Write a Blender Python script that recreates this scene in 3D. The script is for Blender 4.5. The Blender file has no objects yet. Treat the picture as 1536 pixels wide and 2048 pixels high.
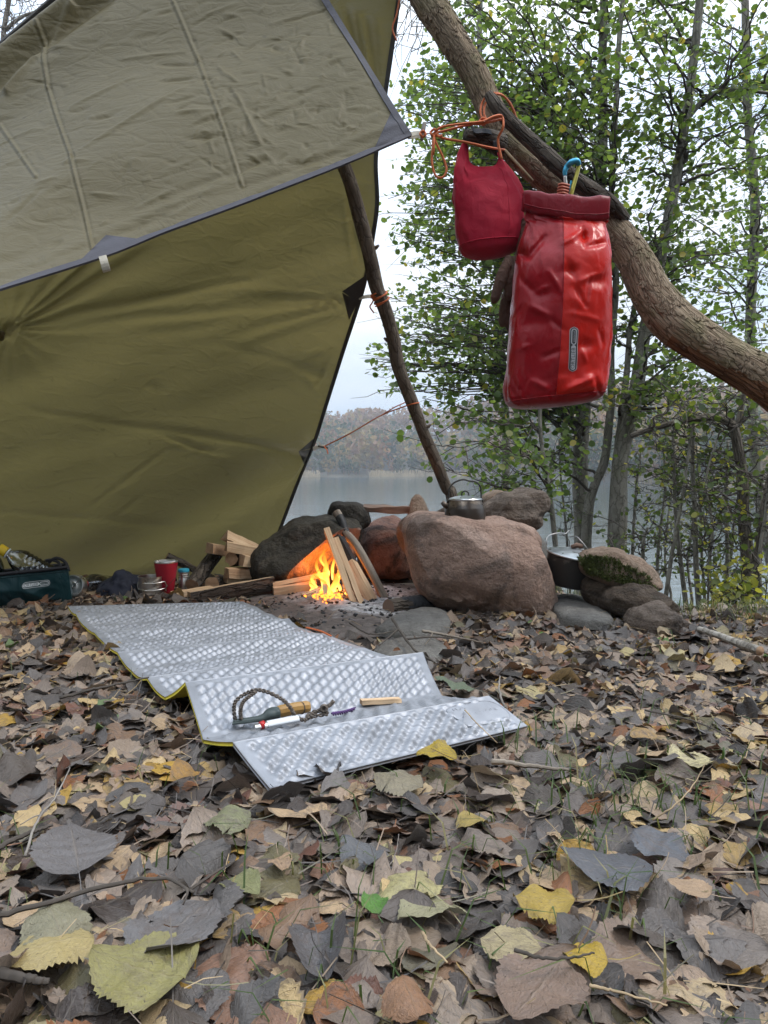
import bpy, bmesh, math, random
import numpy as np
from mathutils import Vector, noise as mnoise
from mathutils.bvhtree import BVHTree

SC = bpy.context.scene
COL = SC.collection
rng = np.random.default_rng(7)
random.seed(7)

# ---------------------------------------------------------------- camera
FPX = 1490.0                      # focal length in pixels of the 1536x2048 photograph
CAMZ = 0.5
PITCH = math.atan(94.0 / FPX)     # tilted slightly down
cam_d = bpy.data.cameras.new('camera')
cam = bpy.data.objects.new('camera', cam_d)
COL.objects.link(cam)
cam.location = (0, 0, CAMZ)
cam.rotation_euler = (math.pi / 2 - PITCH, 0, 0)
cam_d.sensor_fit = 'VERTICAL'
cam_d.sensor_height = 24.0
cam_d.lens = 24.0 * FPX / 2048.0
cam_d.clip_start = 0.02
cam_d.clip_end = 3000
SC.camera = cam
CP, SP = math.cos(PITCH), math.sin(PITCH)

# ---------------------------------------------------------------- world: overcast sky
SUN_EL, SUN_AZ = math.radians(56), math.radians(102)
world = bpy.data.worlds.new('World')
SC.world = world
world.use_nodes = True
wn = world.node_tree.nodes; wl = world.node_tree.links
wn.clear()
w_out = wn.new('ShaderNodeOutputWorld')
w_bg = wn.new('ShaderNodeBackground'); w_bg.inputs['Strength'].default_value = 0.1
w_sky = wn.new('ShaderNodeTexSky'); w_sky.sky_type = 'NISHITA'; w_sky.sun_disc = False
w_sky.sun_elevation = SUN_EL; w_sky.sun_rotation = SUN_AZ
w_sky.air_density = 1.0; w_sky.dust_density = 2.0
w_tc = wn.new('ShaderNodeTexCoord')
w_sep = wn.new('ShaderNodeSeparateXYZ'); wl.new(w_tc.outputs['Generated'], w_sep.inputs[0])
w_noise = wn.new('ShaderNodeTexNoise'); w_noise.inputs['Scale'].default_value = 2.2; w_noise.inputs['Detail'].default_value = 5
w_map = wn.new('ShaderNodeMapping'); w_map.inputs['Scale'].default_value = (1, 1, 3.5)
wl.new(w_tc.outputs['Generated'], w_map.inputs[0]); wl.new(w_map.outputs[0], w_noise.inputs['Vector'])
w_ramp = wn.new('ShaderNodeValToRGB')
w_ramp.color_ramp.elements[0].position = 0.35; w_ramp.color_ramp.elements[0].color = (0.60, 0.74, 0.94, 1)
w_ramp.color_ramp.elements[1].position = 0.62; w_ramp.color_ramp.elements[1].color = (0.90, 0.95, 1.0, 1)
wl.new(w_noise.outputs['Fac'], w_ramp.inputs[0])
w_g = wn.new('ShaderNodeMapRange'); w_g.inputs['From Min'].default_value = 0.0; w_g.inputs['From Max'].default_value = 1.0
w_g.inputs['To Min'].default_value = 7.0; w_g.inputs['To Max'].default_value = 26.0
wl.new(w_sep.outputs['Z'], w_g.inputs['Value'])
w_mul = wn.new('ShaderNodeVectorMath'); w_mul.operation = 'SCALE'
wl.new(w_ramp.outputs[0], w_mul.inputs[0]); wl.new(w_g.outputs[0], w_mul.inputs['Scale'])
w_mix = wn.new('ShaderNodeMix'); w_mix.data_type = 'RGBA'; w_mix.inputs[0].default_value = 0.88
wl.new(w_sky.outputs[0], w_mix.inputs[6]); wl.new(w_mul.outputs[0], w_mix.inputs[7])
wl.new(w_mix.outputs[2], w_bg.inputs['Color']); wl.new(w_bg.outputs[0], w_out.inputs['Surface'])

sun_d = bpy.data.lights.new('sun', 'SUN'); sun_d.energy = 1.5; sun_d.angle = math.radians(14); sun_d.color = (1.0, 0.95, 0.88)
sun = bpy.data.objects.new('sun', sun_d); COL.objects.link(sun)
_sd = Vector((math.sin(SUN_AZ) * math.cos(SUN_EL), math.cos(SUN_AZ) * math.cos(SUN_EL), math.sin(SUN_EL)))
sun.rotation_euler = _sd.to_track_quat('Z', 'Y').to_euler()
sun.location = _sd * 30

SC.view_settings.view_transform = 'Standard'
SC.view_settings.look = 'None'
SC.view_settings.exposure = 0.36
SC.view_settings.gamma = 1.0
SC.view_settings.use_curve_mapping = False
SC.render.engine = 'CYCLES'
SC.cycles.use_denoising = True
SC.cycles.max_bounces = 6
SC.cycles.diffuse_bounces = 3
SC.cycles.glossy_bounces = 3
SC.cycles.transmission_bounces = 4
SC.cycles.transparent_max_bounces = 10
SC.cycles.volume_bounces = 0
SC.cycles.caustics_reflective = False
SC.cycles.caustics_refractive = False
SC.cycles.sample_clamp_indirect = 4.0

# ---------------------------------------------------------------- layout helpers: photograph pixel -> place in the world
def ray(px, py):
    a, b = (px - 768.0) / FPX, -(py - 1024.0) / FPX
    return np.array([a, CP + b * SP, -SP + b * CP])
def P(px, py, Y):
    d = ray(px, py)
    return np.array([0, 0, CAMZ]) + d * (Y / d[1])
def G(px, py, z=0.0):
    d = ray(px, py)
    return np.array([0, 0, CAMZ]) + d * ((z - CAMZ) / d[2])
def proj(V):
    V = np.atleast_2d(V)
    x, y, z = V[:, 0], V[:, 1], V[:, 2] - CAMZ
    dep = np.maximum(y * CP - z * SP, 1e-3)
    up = y * SP + z * CP
    return 768 + FPX * x / dep, 1024 - FPX * up / dep
def sstep(a, b, x):
    t = np.clip((x - a) / (b - a), 0, 1)
    return t * t * (3 - 2 * t)
def nz(p, s=1.0, o=0.0):
    return mnoise.noise(Vector((p[0] * s + o, p[1] * s - o, p[2] * s + 2 * o)))
def fbm(p, s=1.0, o=0.0, oct=4):
    return mnoise.fractal(Vector((p[0] * s + o, p[1] * s - o, p[2] * s + 2 * o)), 1.0, 2.0, oct)
def crumple(p, s=1.0, o=0.0):
    d, _ = mnoise.voronoi(Vector((p[0] * s + o, p[1] * s - o, p[2] * s + 2 * o)), distance_metric='DISTANCE_SQUARED')
    return min(d[1] - d[0], 1.2)
def catmull(pts, n):
    pts = np.asarray(pts, float)
    k = len(pts)
    if k < 3:
        t = np.linspace(0, 1, n)[:, None]
        return pts[0] * (1 - t) + pts[-1] * t
    e = np.vstack([2 * pts[0] - pts[1], pts, 2 * pts[-1] - pts[-2]])
    out = []
    for u in np.linspace(0, k - 1 - 1e-9, n):
        i = int(u); t = u - i
        p0, p1, p2, p3 = e[i], e[i + 1], e[i + 2], e[i + 3]
        out.append(0.5 * ((2 * p1) + (-p0 + p2) * t + (2 * p0 - 5 * p1 + 4 * p2 - p3) * t * t + (-p0 + 3 * p1 - 3 * p2 + p3) * t ** 3))
    return np.array(out)
def unit(v):
    v = np.asarray(v, float)
    return v / (np.linalg.norm(v) + 1e-12)

# ---------------------------------------------------------------- mesh helpers
def thing(name, label, cat, loc=(0, 0, 0), group=None, kind=None):
    o = bpy.data.objects.new(name, None)
    o.empty_display_size = 0.05
    COL.objects.link(o)
    o.location = tuple(float(c) for c in loc)
    if label: o['label'] = label
    if cat: o['category'] = cat
    if group: o['group'] = group
    if kind: o['kind'] = kind
    return o
def wloc(o):
    l = np.array(o.location)
    while o.parent is not None:
        o = o.parent; l = l + np.array(o.location)
    return l
def mk(name, V, F, mats, parent=None, smooth=True, uv=None, fmat=None, label=None, cat=None, group=None, kind=None, sharp=None, attr=None, loc=None):
    V = np.asarray(V, float)
    if loc is None:
        loc = np.zeros(3) if parent is not None else np.array([V[:, 0].mean(), V[:, 1].mean(), V[:, 2].min()])
    base = np.asarray(loc) + (wloc(parent) if parent is not None else 0)
    L = V - base
    me = bpy.data.meshes.new(name)
    if isinstance(F, np.ndarray):
        nf, k = F.shape
        me.vertices.add(len(L)); me.vertices.foreach_set('co', L.astype(np.float32).ravel())
        me.loops.add(nf * k); me.loops.foreach_set('vertex_index', F.astype(np.int32).ravel())
        me.polygons.add(nf)
        me.polygons.foreach_set('loop_start', np.arange(0, nf * k, k, dtype=np.int32))
        me.update(calc_edges=True)
    else:
        me.from_pydata([tuple(v) for v in L], [], [tuple(int(i) for i in f) for f in F])
    if smooth:
        me.polygons.foreach_set('use_smooth', np.ones(len(me.polygons), dtype=bool))
    for m in (mats if isinstance(mats, (list, tuple)) else [mats]):
        me.materials.append(m)
    if fmat is not None:
        me.polygons.foreach_set('material_index', np.asarray(fmat, dtype=np.int32))
    if uv is not None:
        lay = me.uv_layers.new(name='UVMap')
        vi = np.empty(len(me.loops), dtype=np.int32); me.loops.foreach_get('vertex_index', vi)
        lay.data.foreach_set('uv', np.asarray(uv, np.float32)[vi].ravel())
    if attr is not None:
        for an, av in attr.items():
            a = me.attributes.new(an, 'FLOAT', 'POINT'); a.data.foreach_set('value', np.asarray(av, np.float32))
    if sharp is not None:
        me.set_sharp_from_angle(angle=math.radians(sharp))
    me.update()
    o = bpy.data.objects.new(name, me)
    COL.objects.link(o)
    o.location = tuple(float(c) for c in loc)
    if parent is not None: o.parent = parent
    if label: o['label'] = label
    if cat: o['category'] = cat
    if group: o['group'] = group
    if kind: o['kind'] = kind
    return o
class MB:
    """collects pieces of ONE part"""
    def __init__(s): s.V = []; s.F = []; s.M = []; s.UV = []; s.n = 0
    def add(s, V, F, m=0, uv=None):
        V = np.asarray(V, float)
        s.V.append(V); s.UV.append(np.zeros((len(V), 2)) if uv is None else np.asarray(uv, float))
        fm = m if isinstance(m, (list, np.ndarray)) else [m] * len(F)
        for f in F: s.F.append(tuple(int(i) + s.n for i in f))
        s.M.extend(int(q) for q in fm); s.n += len(V)
        return s
    def mk(s, name, mats, parent=None, **k):
        return mk(name, np.vstack(s.V), s.F, mats, parent, uv=np.vstack(s.UV), fmat=s.M, **k)
def frames(path):
    path = np.asarray(path, float)
    T = np.gradient(path, axis=0)
    T /= np.linalg.norm(T, axis=1)[:, None] + 1e-12
    ref = np.array([0, 0, 1.0]) if abs(T[0][2]) < 0.8 else np.array([1.0, 0, 0])
    A = np.zeros_like(path); B = np.zeros_like(path)
    a = unit(np.cross(T[0], ref))
    for i in range(len(path)):
        a = unit(a - T[i] * np.dot(a, T[i]))
        A[i] = a; B[i] = np.cross(T[i], a)
    return T, A, B
def tube(path, rad, n=8, caps=True, flat=1.0, rfun=None):
    path = np.asarray(path, float)
    m = len(path)
    rad = np.full(m, rad) if np.isscalar(rad) else np.asarray(rad, float)
    if len(rad) != m: rad = np.interp(np.linspace(0, 1, m), np.linspace(0, 1, len(rad)), rad)
    T, A, B = frames(path)
    ang = np.linspace(0, 2 * math.pi, n + 1)
    seg = np.concatenate([[0], np.cumsum(np.linalg.norm(np.diff(path, axis=0), axis=1))])
    R = np.repeat(rad[:, None], n + 1, 1)
    if rfun is not None:
        for i in range(m):
            for j in range(n): R[i, j] *= rfun(ang[j], seg[i], path[i])
            R[i, n] = R[i, 0]
    V = path[:, None, :] + R[..., None] * (np.cos(ang)[None, :, None] * A[:, None, :] + flat * np.sin(ang)[None, :, None] * B[:, None, :])
    uv = np.zeros((m, n + 1, 2)); uv[..., 0] = ang[None, :] * rad.max(); uv[..., 1] = seg[:, None]
    V = V.reshape(-1, 3); uv = uv.reshape(-1, 2)
    F = []
    w = n + 1
    for i in range(m - 1):
        for j in range(n):
            a = i * w + j
            F.append((a, a + 1, a + 1 + w, a + w))
    if caps:
        F.append(tuple(range(n - 1, -1, -1)))
        F.append(tuple((m - 1) * w + j for j in range(n)))
    return V, F, uv
def tube_fast(path, rad, n=4):
    V, F, uv = tube(path, rad, n, caps=False)
    return V, F, uv
def lathe(prof, n, origin, axis=(0, 0, 1), xdir=None):
    """prof: list of (radius, height along axis)"""
    ax = unit(axis)
    x = unit(np.cross(ax, [0, 1, 0.01])) if xdir is None else unit(np.asarray(xdir) - ax * np.dot(xdir, ax))
    y = np.cross(ax, x)
    ang = np.linspace(0, 2 * math.pi, n + 1)
    V = []; uv = []
    s = 0
    for k, (r, h) in enumerate(prof):
        if k: s += math.hypot(r - prof[k - 1][0], h - prof[k - 1][1])
        for j, a in enumerate(ang):
            V.append(np.asarray(origin) + ax * h + r * (math.cos(a) * x + math.sin(a) * y)); uv.append((a / (2 * math.pi), s))
    F = []
    w = n + 1
    for i in range(len(prof) - 1):
        for j in range(n):
            a = i * w + j
            F.append((a, a + 1, a + 1 + w, a + w))
    return np.array(V), F, np.array(uv)
def grid_faces(nu, nv):
    i, j = np.meshgrid(np.arange(nu - 1), np.arange(nv - 1), indexing='ij')
    a = (i * nv + j).ravel()
    return np.stack([a, a + nv, a + nv + 1, a + 1], 1)
def prism(p0, p1, poly, up=(0, 0, 1), segs=6, wob=0.004, taper=1.0, seed=0):
    """cross-section poly (list of 2D) swept p0->p1; returns V,F,kind per face (0 side k -> 10+k, ends -> 1), uv"""
    p0, p1 = np.asarray(p0, float), np.asarray(p1, float)
    ax = unit(p1 - p0); Lg = np.linalg.norm(p1 - p0)
    a = unit(np.cross(ax, up)); b = np.cross(a, ax)
    k = len(poly)
    per = np.concatenate([[0], np.cumsum([math.dist(poly[i], poly[(i + 1) % k]) for i in range(k)])])
    V = []; uv = []; F = []; M = []
    for s in range(segs + 1):
        t = s / segs
        sc = 1 + (taper - 1) * t
        for j in range(k + 1):
            q = poly[j % k]
            off = wob * mnoise.noise(Vector((seed * 3.1 + j % k, t * 3.0, seed))) * 2
            end = 0.0
            if s in (0, segs): end = wob * 2.0 * mnoise.noise(Vector((seed + (j % k) * 1.7, 5 * t, 9.1)))
            V.append(p0 + ax * (Lg * t + end) + a * (q[0] * sc + off) + b * (q[1] * sc + off * 0.7)); uv.append((per[j], Lg * t))
    w = k + 1
    for s in range(segs):
        for j in range(k):
            c = s * w + j
            F.append((c, c + 1, c + 1 + w, c + w)); M.append(10 + j)
    F.append(tuple(range(k - 1, -1, -1))); M.append(1)
    F.append(tuple(segs * w + j for j in range(k))); M.append(1)
    return np.array(V), F, M, np.array(uv)
# ---------------------------------------------------------------- materials
class NT:
    def __init__(s, name):
        s.m = bpy.data.materials.new(name); s.m.use_nodes = True
        s.t = s.m.node_tree; s.t.nodes.clear()
        s.out = s.n('ShaderNodeOutputMaterial')
    def n(s, t, **k):
        x = s.t.nodes.new(t)
        for a, v in k.items(): setattr(x, a, v)
        return x
    def l(s, a, b): s.t.links.new(a, b)
    def coord(s, kind='Object', scale=(1, 1, 1), rot=(0, 0, 0)):
        tc = s.n('ShaderNodeTexCoord'); mp = s.n('ShaderNodeMapping')
        mp.inputs['Scale'].default_value = scale; mp.inputs['Rotation'].default_value = rot
        s.l(tc.outputs[kind], mp.inputs[0]); return mp.outputs[0]
    def noise(s, vec, scale, detail=4, rough=0.55, dist=0.0):
        x = s.n('ShaderNodeTexNoise'); x.inputs['Scale'].default_value = scale; x.inputs['Detail'].default_value = detail
        x.inputs['Roughness'].default_value = rough; x.inputs['Distortion'].default_value = dist
        if vec is not None: s.l(vec, x.inputs['Vector'])
        return x.outputs['Fac']
    def voro(s, vec, scale, feat='F1', rnd=1.0):
        x = s.n('ShaderNodeTexVoronoi', feature=feat); x.inputs['Scale'].default_value = scale; x.inputs['Randomness'].default_value = rnd
        s.l(vec, x.inputs['Vector']); return x.outputs['Distance']
    def ramp(s, fac, stops, interp='LINEAR'):
        x = s.n('ShaderNodeValToRGB'); cr = x.color_ramp; cr.interpolation = interp
        while len(cr.elements) < len(stops): cr.elements.new(0.5)
        for e, (p, c) in zip(cr.elements, stops):
            e.position = p; e.color = (*c, 1) if len(c) == 3 else c
        s.l(fac, x.inputs[0]); return x.outputs[0]
    def g(s, fac, a, b):      # grey ramp
        return s.ramp(fac, [(a, (0, 0, 0)), (b, (1, 1, 1))])
    def mix(s, fac, a, b, mode='MIX'):
        x = s.n('ShaderNodeMix', data_type='RGBA', blend_type=mode)
        for inp, v in ((x.inputs[0], fac), (x.inputs[6], a), (x.inputs[7], b)):
            if hasattr(v, 'links') or hasattr(v, 'is_linked'): s.l(v, inp)
            elif isinstance(v, (tuple, list)): inp.default_value = (*v, 1) if len(v) == 3 else v
            else: inp.default_value = v
        return x.outputs[2]
    def math(s, op, a, b=0.0):
        x = s.n('ShaderNodeMath', operation=op)
        for i, v in enumerate((a, b)):
            if hasattr(v, 'is_linked'): s.l(v, x.inputs[i])
            else: x.inputs[i].default_value = v
        return x.outputs[0]
    def bump(s, h, strength=0.5, dist=0.01, prev=None):
        x = s.n('ShaderNodeBump'); x.inputs['Strength'].default_value = strength; x.inputs['Distance'].default_value = dist
        s.l(h, x.inputs['Height'])
        if prev is not None: s.l(prev, x.inputs['Normal'])
        return x.outputs[0]
    def bsdf(s, color, rough=0.6, metal=0.0, spec=0.5, normal=None, **k):
        b = s.n('ShaderNodeBsdfPrincipled')
        for nm, v in (('Base Color', color), ('Roughness', rough), ('Metallic', metal), ('Specular IOR Level', spec), *k.items()):
            i = b.inputs[nm]
            if hasattr(v, 'is_linked'): s.l(v, i)
            elif isinstance(v, (tuple, list)): i.default_value = (*v, 1) if len(v) == 3 else v
            else: i.default_value = v
        if normal is not None: s.l(normal, b.inputs['Normal'])
        return b
    def done(s, sh):
        s.l(sh.outputs[0] if hasattr(sh, 'outputs') else sh, s.out.inputs['Surface']); return s.m
    def addtrans(s, b, color, fac, normal=None):
        t = s.n('ShaderNodeBsdfTranslucent')
        if hasattr(color, 'is_linked'): s.l(color, t.inputs['Color'])
        else: t.inputs['Color'].default_value = (*color, 1)
        if normal is not None: s.l(normal, t.inputs['Normal'])
        mx = s.n('ShaderNodeMixShader'); mx.inputs[0].default_value = fac
        s.l(b.outputs[0], mx.inputs[1]); s.l(t.outputs[0], mx.inputs[2]); return mx
def simple(name, col, rough=0.5, metal=0.0, spec=0.5, var=0.12, nscale=30, bump=0.0, bscale=60, coord='Object', **k):
    t = NT(name); v = t.coord(coord)
    f = t.noise(v, nscale, 4)
    c = t.ramp(f, [(0.3, tuple(x * (1 - var) for x in col)), (0.7, tuple(min(1, x * (1 + var)) for x in col))])
    nm = t.bump(t.noise(v, bscale, 3), bump, 0.004) if bump else None
    return t.done(t.bsdf(c, rough, metal, spec, nm, **k))
MAT = {}
def rock_mat(name, cols, dark, spots=0.5, bump=0.5, ns=9, layered=0.0):
    t = NT(name); v = t.coord('Object')
    f = t.noise(v, ns, 8, 0.62, 0.4)
    c = t.ramp(f, [(0.28, cols[0]), (0.5, cols[1]), (0.72, cols[2])])
    if layered:
        vv = t.coord('Object', (1.2, 1.2, 16), (0.25, 0.2, 0))
        c = t.mix(t.g(t.noise(vv, 5, 5), 0.45, 0.62), c, t.mix(1.0, c, (0.55, 0.52, 0.5), 'MULTIPLY'))
    d = t.noise(v, ns * 1.15, 5, 0.6, 0.8)
    c = t.mix(t.math('MULTIPLY', t.g(d, 0.53, 0.64), spots), c, dark)
    g2 = t.noise(v, 95, 5, 0.75)
    c = t.mix(1.0, c, t.ramp(g2, [(0.30, (0.74, 0.73, 0.72)), (0.5, (1, 1, 1)), (0.72, (1.2, 1.18, 1.16))]), 'MULTIPLY')
    pit = t.voro(v, 38)
    pm = t.math('MULTIPLY', t.math('SUBTRACT', 1.0, t.g(pit, 0.05, 0.20)), t.g(t.noise(v, 12, 3), 0.48, 0.6))
    c = t.mix(t.math('MULTIPLY', pm, 0.7), c, dark)
    n1 = t.bump(t.noise(v, 60, 8, 0.72), min(1, bump * 1.5), 0.012)
    n1 = t.bump(t.noise(v, 15, 6, 0.62), min(1, bump * 1.3), 0.035, n1)
    return t.done(t.bsdf(c, 0.82, 0, 0.3, n1))
def bark_mat(name, cols, rx=60, ry=8, bump=0.8, dist=0.012, green=0.0, rust=0.0):
    t = NT(name); v = t.coord('UV', (rx, ry, 1)); o = t.coord('Object')
    wob = t.noise(o, 14, 4)
    vv = t.n('ShaderNodeVectorMath', operation='ADD'); t.l(v, vv.inputs[0])
    ws = t.n('ShaderNodeVectorMath', operation='SCALE'); ws.inputs['Scale'].default_value = 1.6
    cm = t.n('ShaderNodeCombineXYZ'); t.l(wob, cm.inputs[0]); t.l(t.noise(o, 23, 3), cm.inputs[1]); t.l(cm.outputs[0], ws.inputs[0]); t.l(ws.outputs[0], vv.inputs[1])
    v = vv.outputs[0]
    cr = t.voro(v, 1.0, 'DISTANCE_TO_EDGE')
    f = t.noise(v, 1.3, 7, 0.65)
    c = t.ramp(f, [(0.3, cols[0]), (0.52, cols[1]), (0.75, cols[2])])
    crack = t.g(cr, 0.0, 0.10)
    c = t.mix(t.math('ADD', t.math('MULTIPLY', crack, 0.65), 0.35), tuple(x * 0.40 for x in cols[0]), c)
    big = t.noise(o, 6, 4)
    c = t.mix(t.g(big, 0.45, 0.7), c, t.mix(1.0, c, (0.62, 0.6, 0.58), 'MULTIPLY'))
    if green: c = t.mix(t.math('MULTIPLY', t.g(t.noise(o, 9, 5), 0.52, 0.66), green), c, (0.14, 0.15, 0.06))
    if rust: c = t.mix(t.math('MULTIPLY', t.g(t.noise(o, 5, 5), 0.52, 0.62), rust), c, (0.17, 0.075, 0.035))
    h = t.math('ADD', t.math('MULTIPLY', crack, 0.6), t.math('MULTIPLY', f, 0.7))
    return t.done(t.bsdf(c, 0.9, 0, 0.2, t.bump(h, bump, dist)))
def wood_mat(name, cols, rx=90, ry=3.0):
    t = NT(name); v = t.coord('UV', (rx, ry, 1))
    f = t.noise(v, 1.0, 6, 0.6, 0.6)
    c = t.ramp(f, [(0.3, cols[0]), (0.5, cols[1]), (0.7, cols[2])])
    o = t.coord('Object')
    c = t.mix(t.math('MULTIPLY', t.g(t.noise(o, 9, 4), 0.5, 0.7), 0.45), c, t.mix(1.0, c, (0.62, 0.5, 0.42), 'MULTIPLY'))
    return t.done(t.bsdf(c, 0.75, 0, 0.25, t.bump(f, 0.6, 0.004)))
def endgrain_mat(name, a, b):
    t = NT(name); o = t.coord('Object')
    c = t.ramp(t.noise(o, 40, 5), [(0.3, a), (0.7, b)])
    return t.done(t.bsdf(c, 0.85, 0, 0.2, t.bump(t.noise(o, 120, 3), 0.5, 0.003)))
def tarp_mat():
    t = NT('tarp_cloth'); o = t.coord('Object')
    v = t.coord('UV')
    f = t.noise(o, 3.0, 5)
    c = t.ramp(f, [(0.3, (0.170, 0.143, 0.073)), (0.7, (0.194, 0.164, 0.086))])
    st = t.noise(t.coord('Object', (1, 1, 1)), 5.5, 6, 0.7, 1.0)
    c = t.mix(t.math('MULTIPLY', t.g(st, 0.60, 0.72), 0.22), c, (0.07, 0.06, 0.032))
    sp = t.noise(o, 21, 3, 0.5)
    c = t.mix(t.math('MULTIPLY', t.g(sp, 0.70, 0.74), 0.5), c, (0.035, 0.03, 0.02))
    weave = t.noise(t.coord('Object', (1, 1, 1)), 700, 2)
    n = t.bump(weave, 0.12, 0.001)
    n = t.bump(t.noise(t.coord('Object', (1.0, 1.0, 1.8), (0.4, 0.6, 0.2)), 11, 6, 0.62, 1.2), 0.38, 0.02, n)
    cv = t.coord('Object', (1.0, 1.0, 2.2), (0.5, 0.45, 0.0))
    crk = t.math('SUBTRACT', t.voro(cv, 6.5, 'F2'), t.voro(cv, 6.5, 'F1'))
    n = t.bump(t.g(crk, 0.0, 0.16), 0.16, 0.006, n)
    b = t.bsdf(c, 0.46, 0, 0.40, n)
    return t.done(t.addtrans(b, (0.225, 0.184, 0.066), 0.40, n))
def leaf_litter_mat(own=None):
    t = NT('fallen_leaf' if own is None else 'single_leaf'); uv = t.n('ShaderNodeTexCoord').outputs['UV']
    at = t.n('ShaderNodeAttribute', attribute_name='rnd'); oi = t.n('ShaderNodeObjectInfo')
    r = t.math('FRACT', t.math('ADD', at.outputs['Fac'], oi.outputs['Random']))
    cols = [(0.0, (0.034, 0.029, 0.027)), (0.09, (0.080, 0.066, 0.056)), (0.20, (0.19, 0.155, 0.13)), (0.28, (0.070, 0.049, 0.038)),
            (0.36, (0.33, 0.245, 0.18)), (0.44, (0.125, 0.113, 0.108)), (0.54, (0.20, 0.125, 0.078)), (0.61, (0.42, 0.305, 0.19)), (0.68, (0.045, 0.034, 0.029)),
            (0.74, (0.29, 0.225, 0.17)), (0.80, (0.50, 0.37, 0.19)), (0.85, (0.24, 0.105, 0.045)), (0.90, (0.41, 0.255, 0.050)), (0.93, (0.135, 0.118, 0.060)),
            (0.955, (0.165, 0.078, 0.055)), (0.978, (0.39, 0.335, 0.17)), (0.996, (0.12, 0.22, 0.055))]
    cols = [(p_, (q_[0] * 1.03, q_[1] * .985, q_[2] * .935)) for p_, q_ in cols]
    c = t.ramp(r, cols if own is None else [(0.0, own), (1.0, own)], 'CONSTANT')
    o = t.coord('Object')
    addv = t.n('ShaderNodeVectorMath', operation='ADD'); cm = t.n('ShaderNodeCombineXYZ')
    t.l(t.math('MULTIPLY', r, 37.0), cm.inputs[2]); t.l(uv, addv.inputs[0]); t.l(cm.outputs[0], addv.inputs[1])
    uvr = addv.outputs[0]
    blot = t.noise(uvr, 3.6, 7, 0.7, 0.8)
    r2 = t.math('FRACT', t.math('MULTIPLY', r, 17.3))
    c = t.mix(t.math('MULTIPLY', t.g(blot, 0.46, 0.62), t.math('MULTIPLY', r2, 0.95)), c, t.mix(0.75, c, (0.125, 0.098, 0.085)))
    fine = t.noise(uvr, 26, 4, 0.6)
    c = t.mix(0.6, c, t.ramp(fine, [(0.3, (0.36, 0.36, 0.36)), (0.7, (0.62, 0.62, 0.62))]), 'OVERLAY')
    dots = t.noise(uvr, 17, 2, 0.5)
    c = t.mix(t.math('MULTIPLY', t.g(dots, 0.67, 0.71), 0.75), c, (0.05, 0.038, 0.03))
    # veins: u = -1..1 across, v = 0..1 along
    sp = t.n('ShaderNodeSeparateXYZ'); t.l(uv, sp.inputs[0])
    au = t.math('ABSOLUTE', sp.outputs[0])
    mid = t.math('SUBTRACT', 1.0, t.g(au, 0.0, 0.055))
    sv = t.math('FRACT', t.math('MULTIPLY', t.math('SUBTRACT', sp.outputs[1], t.math('MULTIPLY', au, 0.30)), 6.5))
    side = t.math('SUBTRACT', 1.0, t.g(t.math('ABSOLUTE', t.math('SUBTRACT', sv, 0.5)), 0.0, 0.07))
    vein = t.math('MAXIMUM', mid, t.math('MULTIPLY', side, 0.6))
    c = t.mix(t.math('MULTIPLY', vein, 0.35), c, t.mix(0.5, c, (0.34, 0.27, 0.19)))
    geo = t.n('ShaderNodeNewGeometry')
    c = t.mix(t.math('MULTIPLY', geo.outputs['Backfacing'], 0.30), c, (0.19, 0.175, 0.165))
    nb = t.bump(vein, 0.5, 0.0015)
    nb = t.bump(t.noise(uvr, 9, 4, 0.6), 0.5, 0.006, nb)
    b = t.bsdf(c, 0.42, 0, 0.42, nb)
    return t.done(t.addtrans(b, c, 0.12))
def tree_leaf_mat(name, stops, trans=0.45, tcol=2.0):
    t = NT(name); at = t.n('ShaderNodeAttribute', attribute_name='rnd')
    c = t.ramp(at.outputs['Fac'], stops)
    b = t.bsdf(c, 0.42, 0, 0.4)
    tc = t.mix(1.0, c, (tcol, tcol * 1.05, tcol * 0.55), 'MULTIPLY')
    return t.done(t.addtrans(b, tc, trans))
def foil_mat():
    t = NT('foil_foam'); v = t.coord('Object')
    f = t.noise(v, 22, 4)
    c = t.ramp(f, [(0.3, (0.265, 0.275, 0.30)), (0.7, (0.355, 0.365, 0.395))])
    d = t.noise(v, 7, 6, 0.7)
    c = t.mix(t.math('MULTIPLY', t.g(d, 0.58, 0.75), 0.35), c, (0.20, 0.19, 0.18))
    ro = t.ramp(t.noise(v, 40, 3), [(0.3, (0.40,) * 3), (0.7, (0.55,) * 3)])
    n = t.bump(t.noise(t.coord('Object', (1, 1, 1)), 160, 5, 0.65, 2.0), 0.22, 0.003)
    return t.done(t.bsdf(c, ro, 0.38, 0.5, n))
def steel_mat(name, col=(0.55, 0.53, 0.5), rough=0.25, soot=0.0, sootcol=(0.02, 0.017, 0.014), grad=None):
    t = NT(name); v = t.coord('Object')
    f = t.noise(v, 18, 5, 0.6, 0.5)
    c = t.ramp(f, [(0.3, tuple(x * 0.85 for x in col)), (0.7, col)])
    m = 1.0
    if soot:
        d = t.noise(v, 11, 5, 0.65)
        if grad is not None:
            sz = t.n('ShaderNodeSeparateXYZ'); t.l(v, sz.inputs[0])
            d = t.math('ADD', d, t.ramp(sz.outputs[2], [(grad[0], (0.45,) * 3), (grad[1], (0.0,) * 3)]))
        k = t.math('MULTIPLY', t.g(d, 0.42, 0.62), soot)
        c = t.mix(k, c, sootcol)
        m = t.math('SUBTRACT', 1.0, t.math('MULTIPLY', k, 0.9))
    r = t.ramp(t.noise(v, 40, 4), [(0.3, (rough * 0.8,) * 3), (0.7, (rough * 1.5,) * 3)])
    return t.done(t.bsdf(c, r, m, 0.5, t.bump(t.noise(v, 30, 2), 0.06, 0.004)))
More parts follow.
